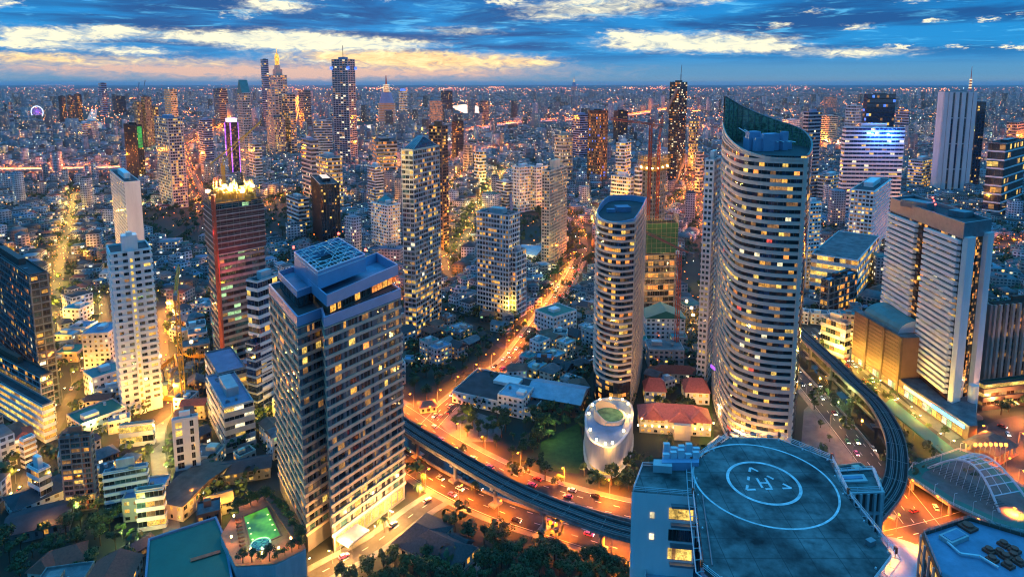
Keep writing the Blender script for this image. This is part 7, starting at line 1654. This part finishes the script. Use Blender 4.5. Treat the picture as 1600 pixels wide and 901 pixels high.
for cx, cy_, w_ in cl_:                                            # bright quarters
    for _ in range(rl.randint(8, 34)):
        px_, py_ = cx + rl.gauss(0, w_), cy_ + rl.gauss(0, w_*.10)
        if py_ > 132.5: g_ = P(px_, py_); pts.append((g_.x, g_.y, 12, .5 + g_.y * rl.uniform(.00022, .0005), rl.choices(LC[:5], [4,5,4,3,1])[0]))
for (ln,) in STREETS:
    for s in (-4, 4):
        for e in offset_line(ln, s)[::2]: pts.append((e[0] + rl.uniform(-2,2), e[1] + rl.uniform(-2,2), rl.choice((1, 3, 8)), rl.uniform(.22, .42), rl.choices(LC, LWt)[0]))
for ln, w_ in FAR_ROADS:
    for s in (-1, -.33, .33, 1):
        L = offset_line(ln, s*w_*.4)
        for a, d in zip(L, L[1:]):
            k = max(1, int(math.dist(a, d) / 22))
            for i in range(k): e = lerp2(a, d, i/k); pts.append((e[0], e[1], rl.choice((1.2, 9)) + (13.6 if ln in (FAR_ROADS[0][0], FAR_ROADS[1][0]) else 0), .45 + e[1]*.0003, rl.choice((LC[0], LC[1], (1,.14,.01), (1,.08,.01)))))
O8v = np.array([(1,0,0),(-1,0,0),(0,1,0),(0,-1,0),(0,0,1),(0,0,-1)], float); O8f = np.array([(0,2,4),(2,1,4),(1,3,4),(3,0,4),(2,0,5),(1,2,5),(3,1,5),(0,3,5)])
PT = np.array([p[:4] for p in pts]); PC = np.array([p[4] for p in pts]); n = len(PT)
V = PT[:, None, :3] + O8v[None] * PT[:, 3][:, None, None]; Fi = (O8f[None] + (np.arange(n)*6)[:, None, None]).reshape(-1)
me = bpy.data.meshes.new('city_lights'); me.vertices.add(n*6); me.vertices.foreach_set('co', V.ravel()); me.loops.add(n*24); me.loops.foreach_set('vertex_index', Fi.astype(np.int32)); me.polygons.add(n*8); me.polygons.foreach_set('loop_start', (np.arange(n*8)*3).astype(np.int32)); me.update(calc_edges=True)
at = me.color_attributes.new('glow', 'FLOAT_COLOR', 'CORNER'); at.data.foreach_set('color', np.concatenate([np.repeat(PC, 24, 0), np.ones((n*24, 1))], 1).astype(np.float32).ravel()); me.materials.append(m_)
o = tag(link('city_lights', me), 'countless small lamps of the city far and near', kind='stuff')
# light that those quarters really throw on the houses round them
for ln, w_ in FAR_ROADS:
    L = [ln[i] for i in range(0, len(ln), max(1, len(ln)//7))]
    for e in L: point('road_light', (e[0], e[1], 24 + e[1]*.006), 60000 + (e[1]/40)**2 * 90, (1., .22, .012), None, 2.0)
cand = [c_ for c_ in corners if 430 < c_[1] < 2700 and -20 < proj(*c_)[0] < 1620]; rl.shuffle(cand)
for x, y in cand[:150]:
    point('street_glow', (x + rl.uniform(-6, 6), y + rl.uniform(-6, 6), 13 + y*.003), 9000 + (y/40)**2 * 8, rl.choice((SODIUM, SODIUM, YEL, YEL, WARM, WHITE, GREENISH)), None, 1.0)
for k in range(90):
    px_, py_ = rl.uniform(0, 1600), rl.uniform(400, 700)
    if k < 34: px_, py_ = rl.uniform(0, 420), rl.uniform(560, 860)
    g_ = P(px_, py_); point('alley_light', (g_.x, g_.y, 9), rl.uniform(2000, 7000), rl.choice((YEL, YEL, WARM, SODIUM, GREENISH)), None, .5)
for k, (ln,) in enumerate(STREETS):
    acc = 30
    for a, d in zip(ln, ln[1:]):
        acc += math.dist(a, d)
        if acc > 46: acc = 0; point('street_light', (a[0], a[1], 10), 30000 + (a[1]/40)**2 * 12, (SODIUM, ORANGE, YEL, SODIUM)[k % 4], None, .5)
# ------------------------------------------------------------------ haze: the evening air over the plain
b = MB(); b.prism([(-70000,-2500),(70000,-2500),(70000,72000),(-70000,72000)], -1.0, 300.0)
hz_ = bpy.data.materials.new('haze'); hz_.use_nodes = True; q = NT(hz_.node_tree); q.n.remove(q.n['Principled BSDF'])
pv_ = q.node('ShaderNodeVolumePrincipled'); pv_.inputs['Color'].default_value = (.72, .85, 1., 1); pv_.inputs['Density'].default_value = 1.9e-5
q.l.new(pv_.outputs[0], q.n['Material Output'].inputs['Volume']); hz_.cycles.homogeneous_volume = True
o = obj('haze', b, hz_); o['kind'] = 'stuff'
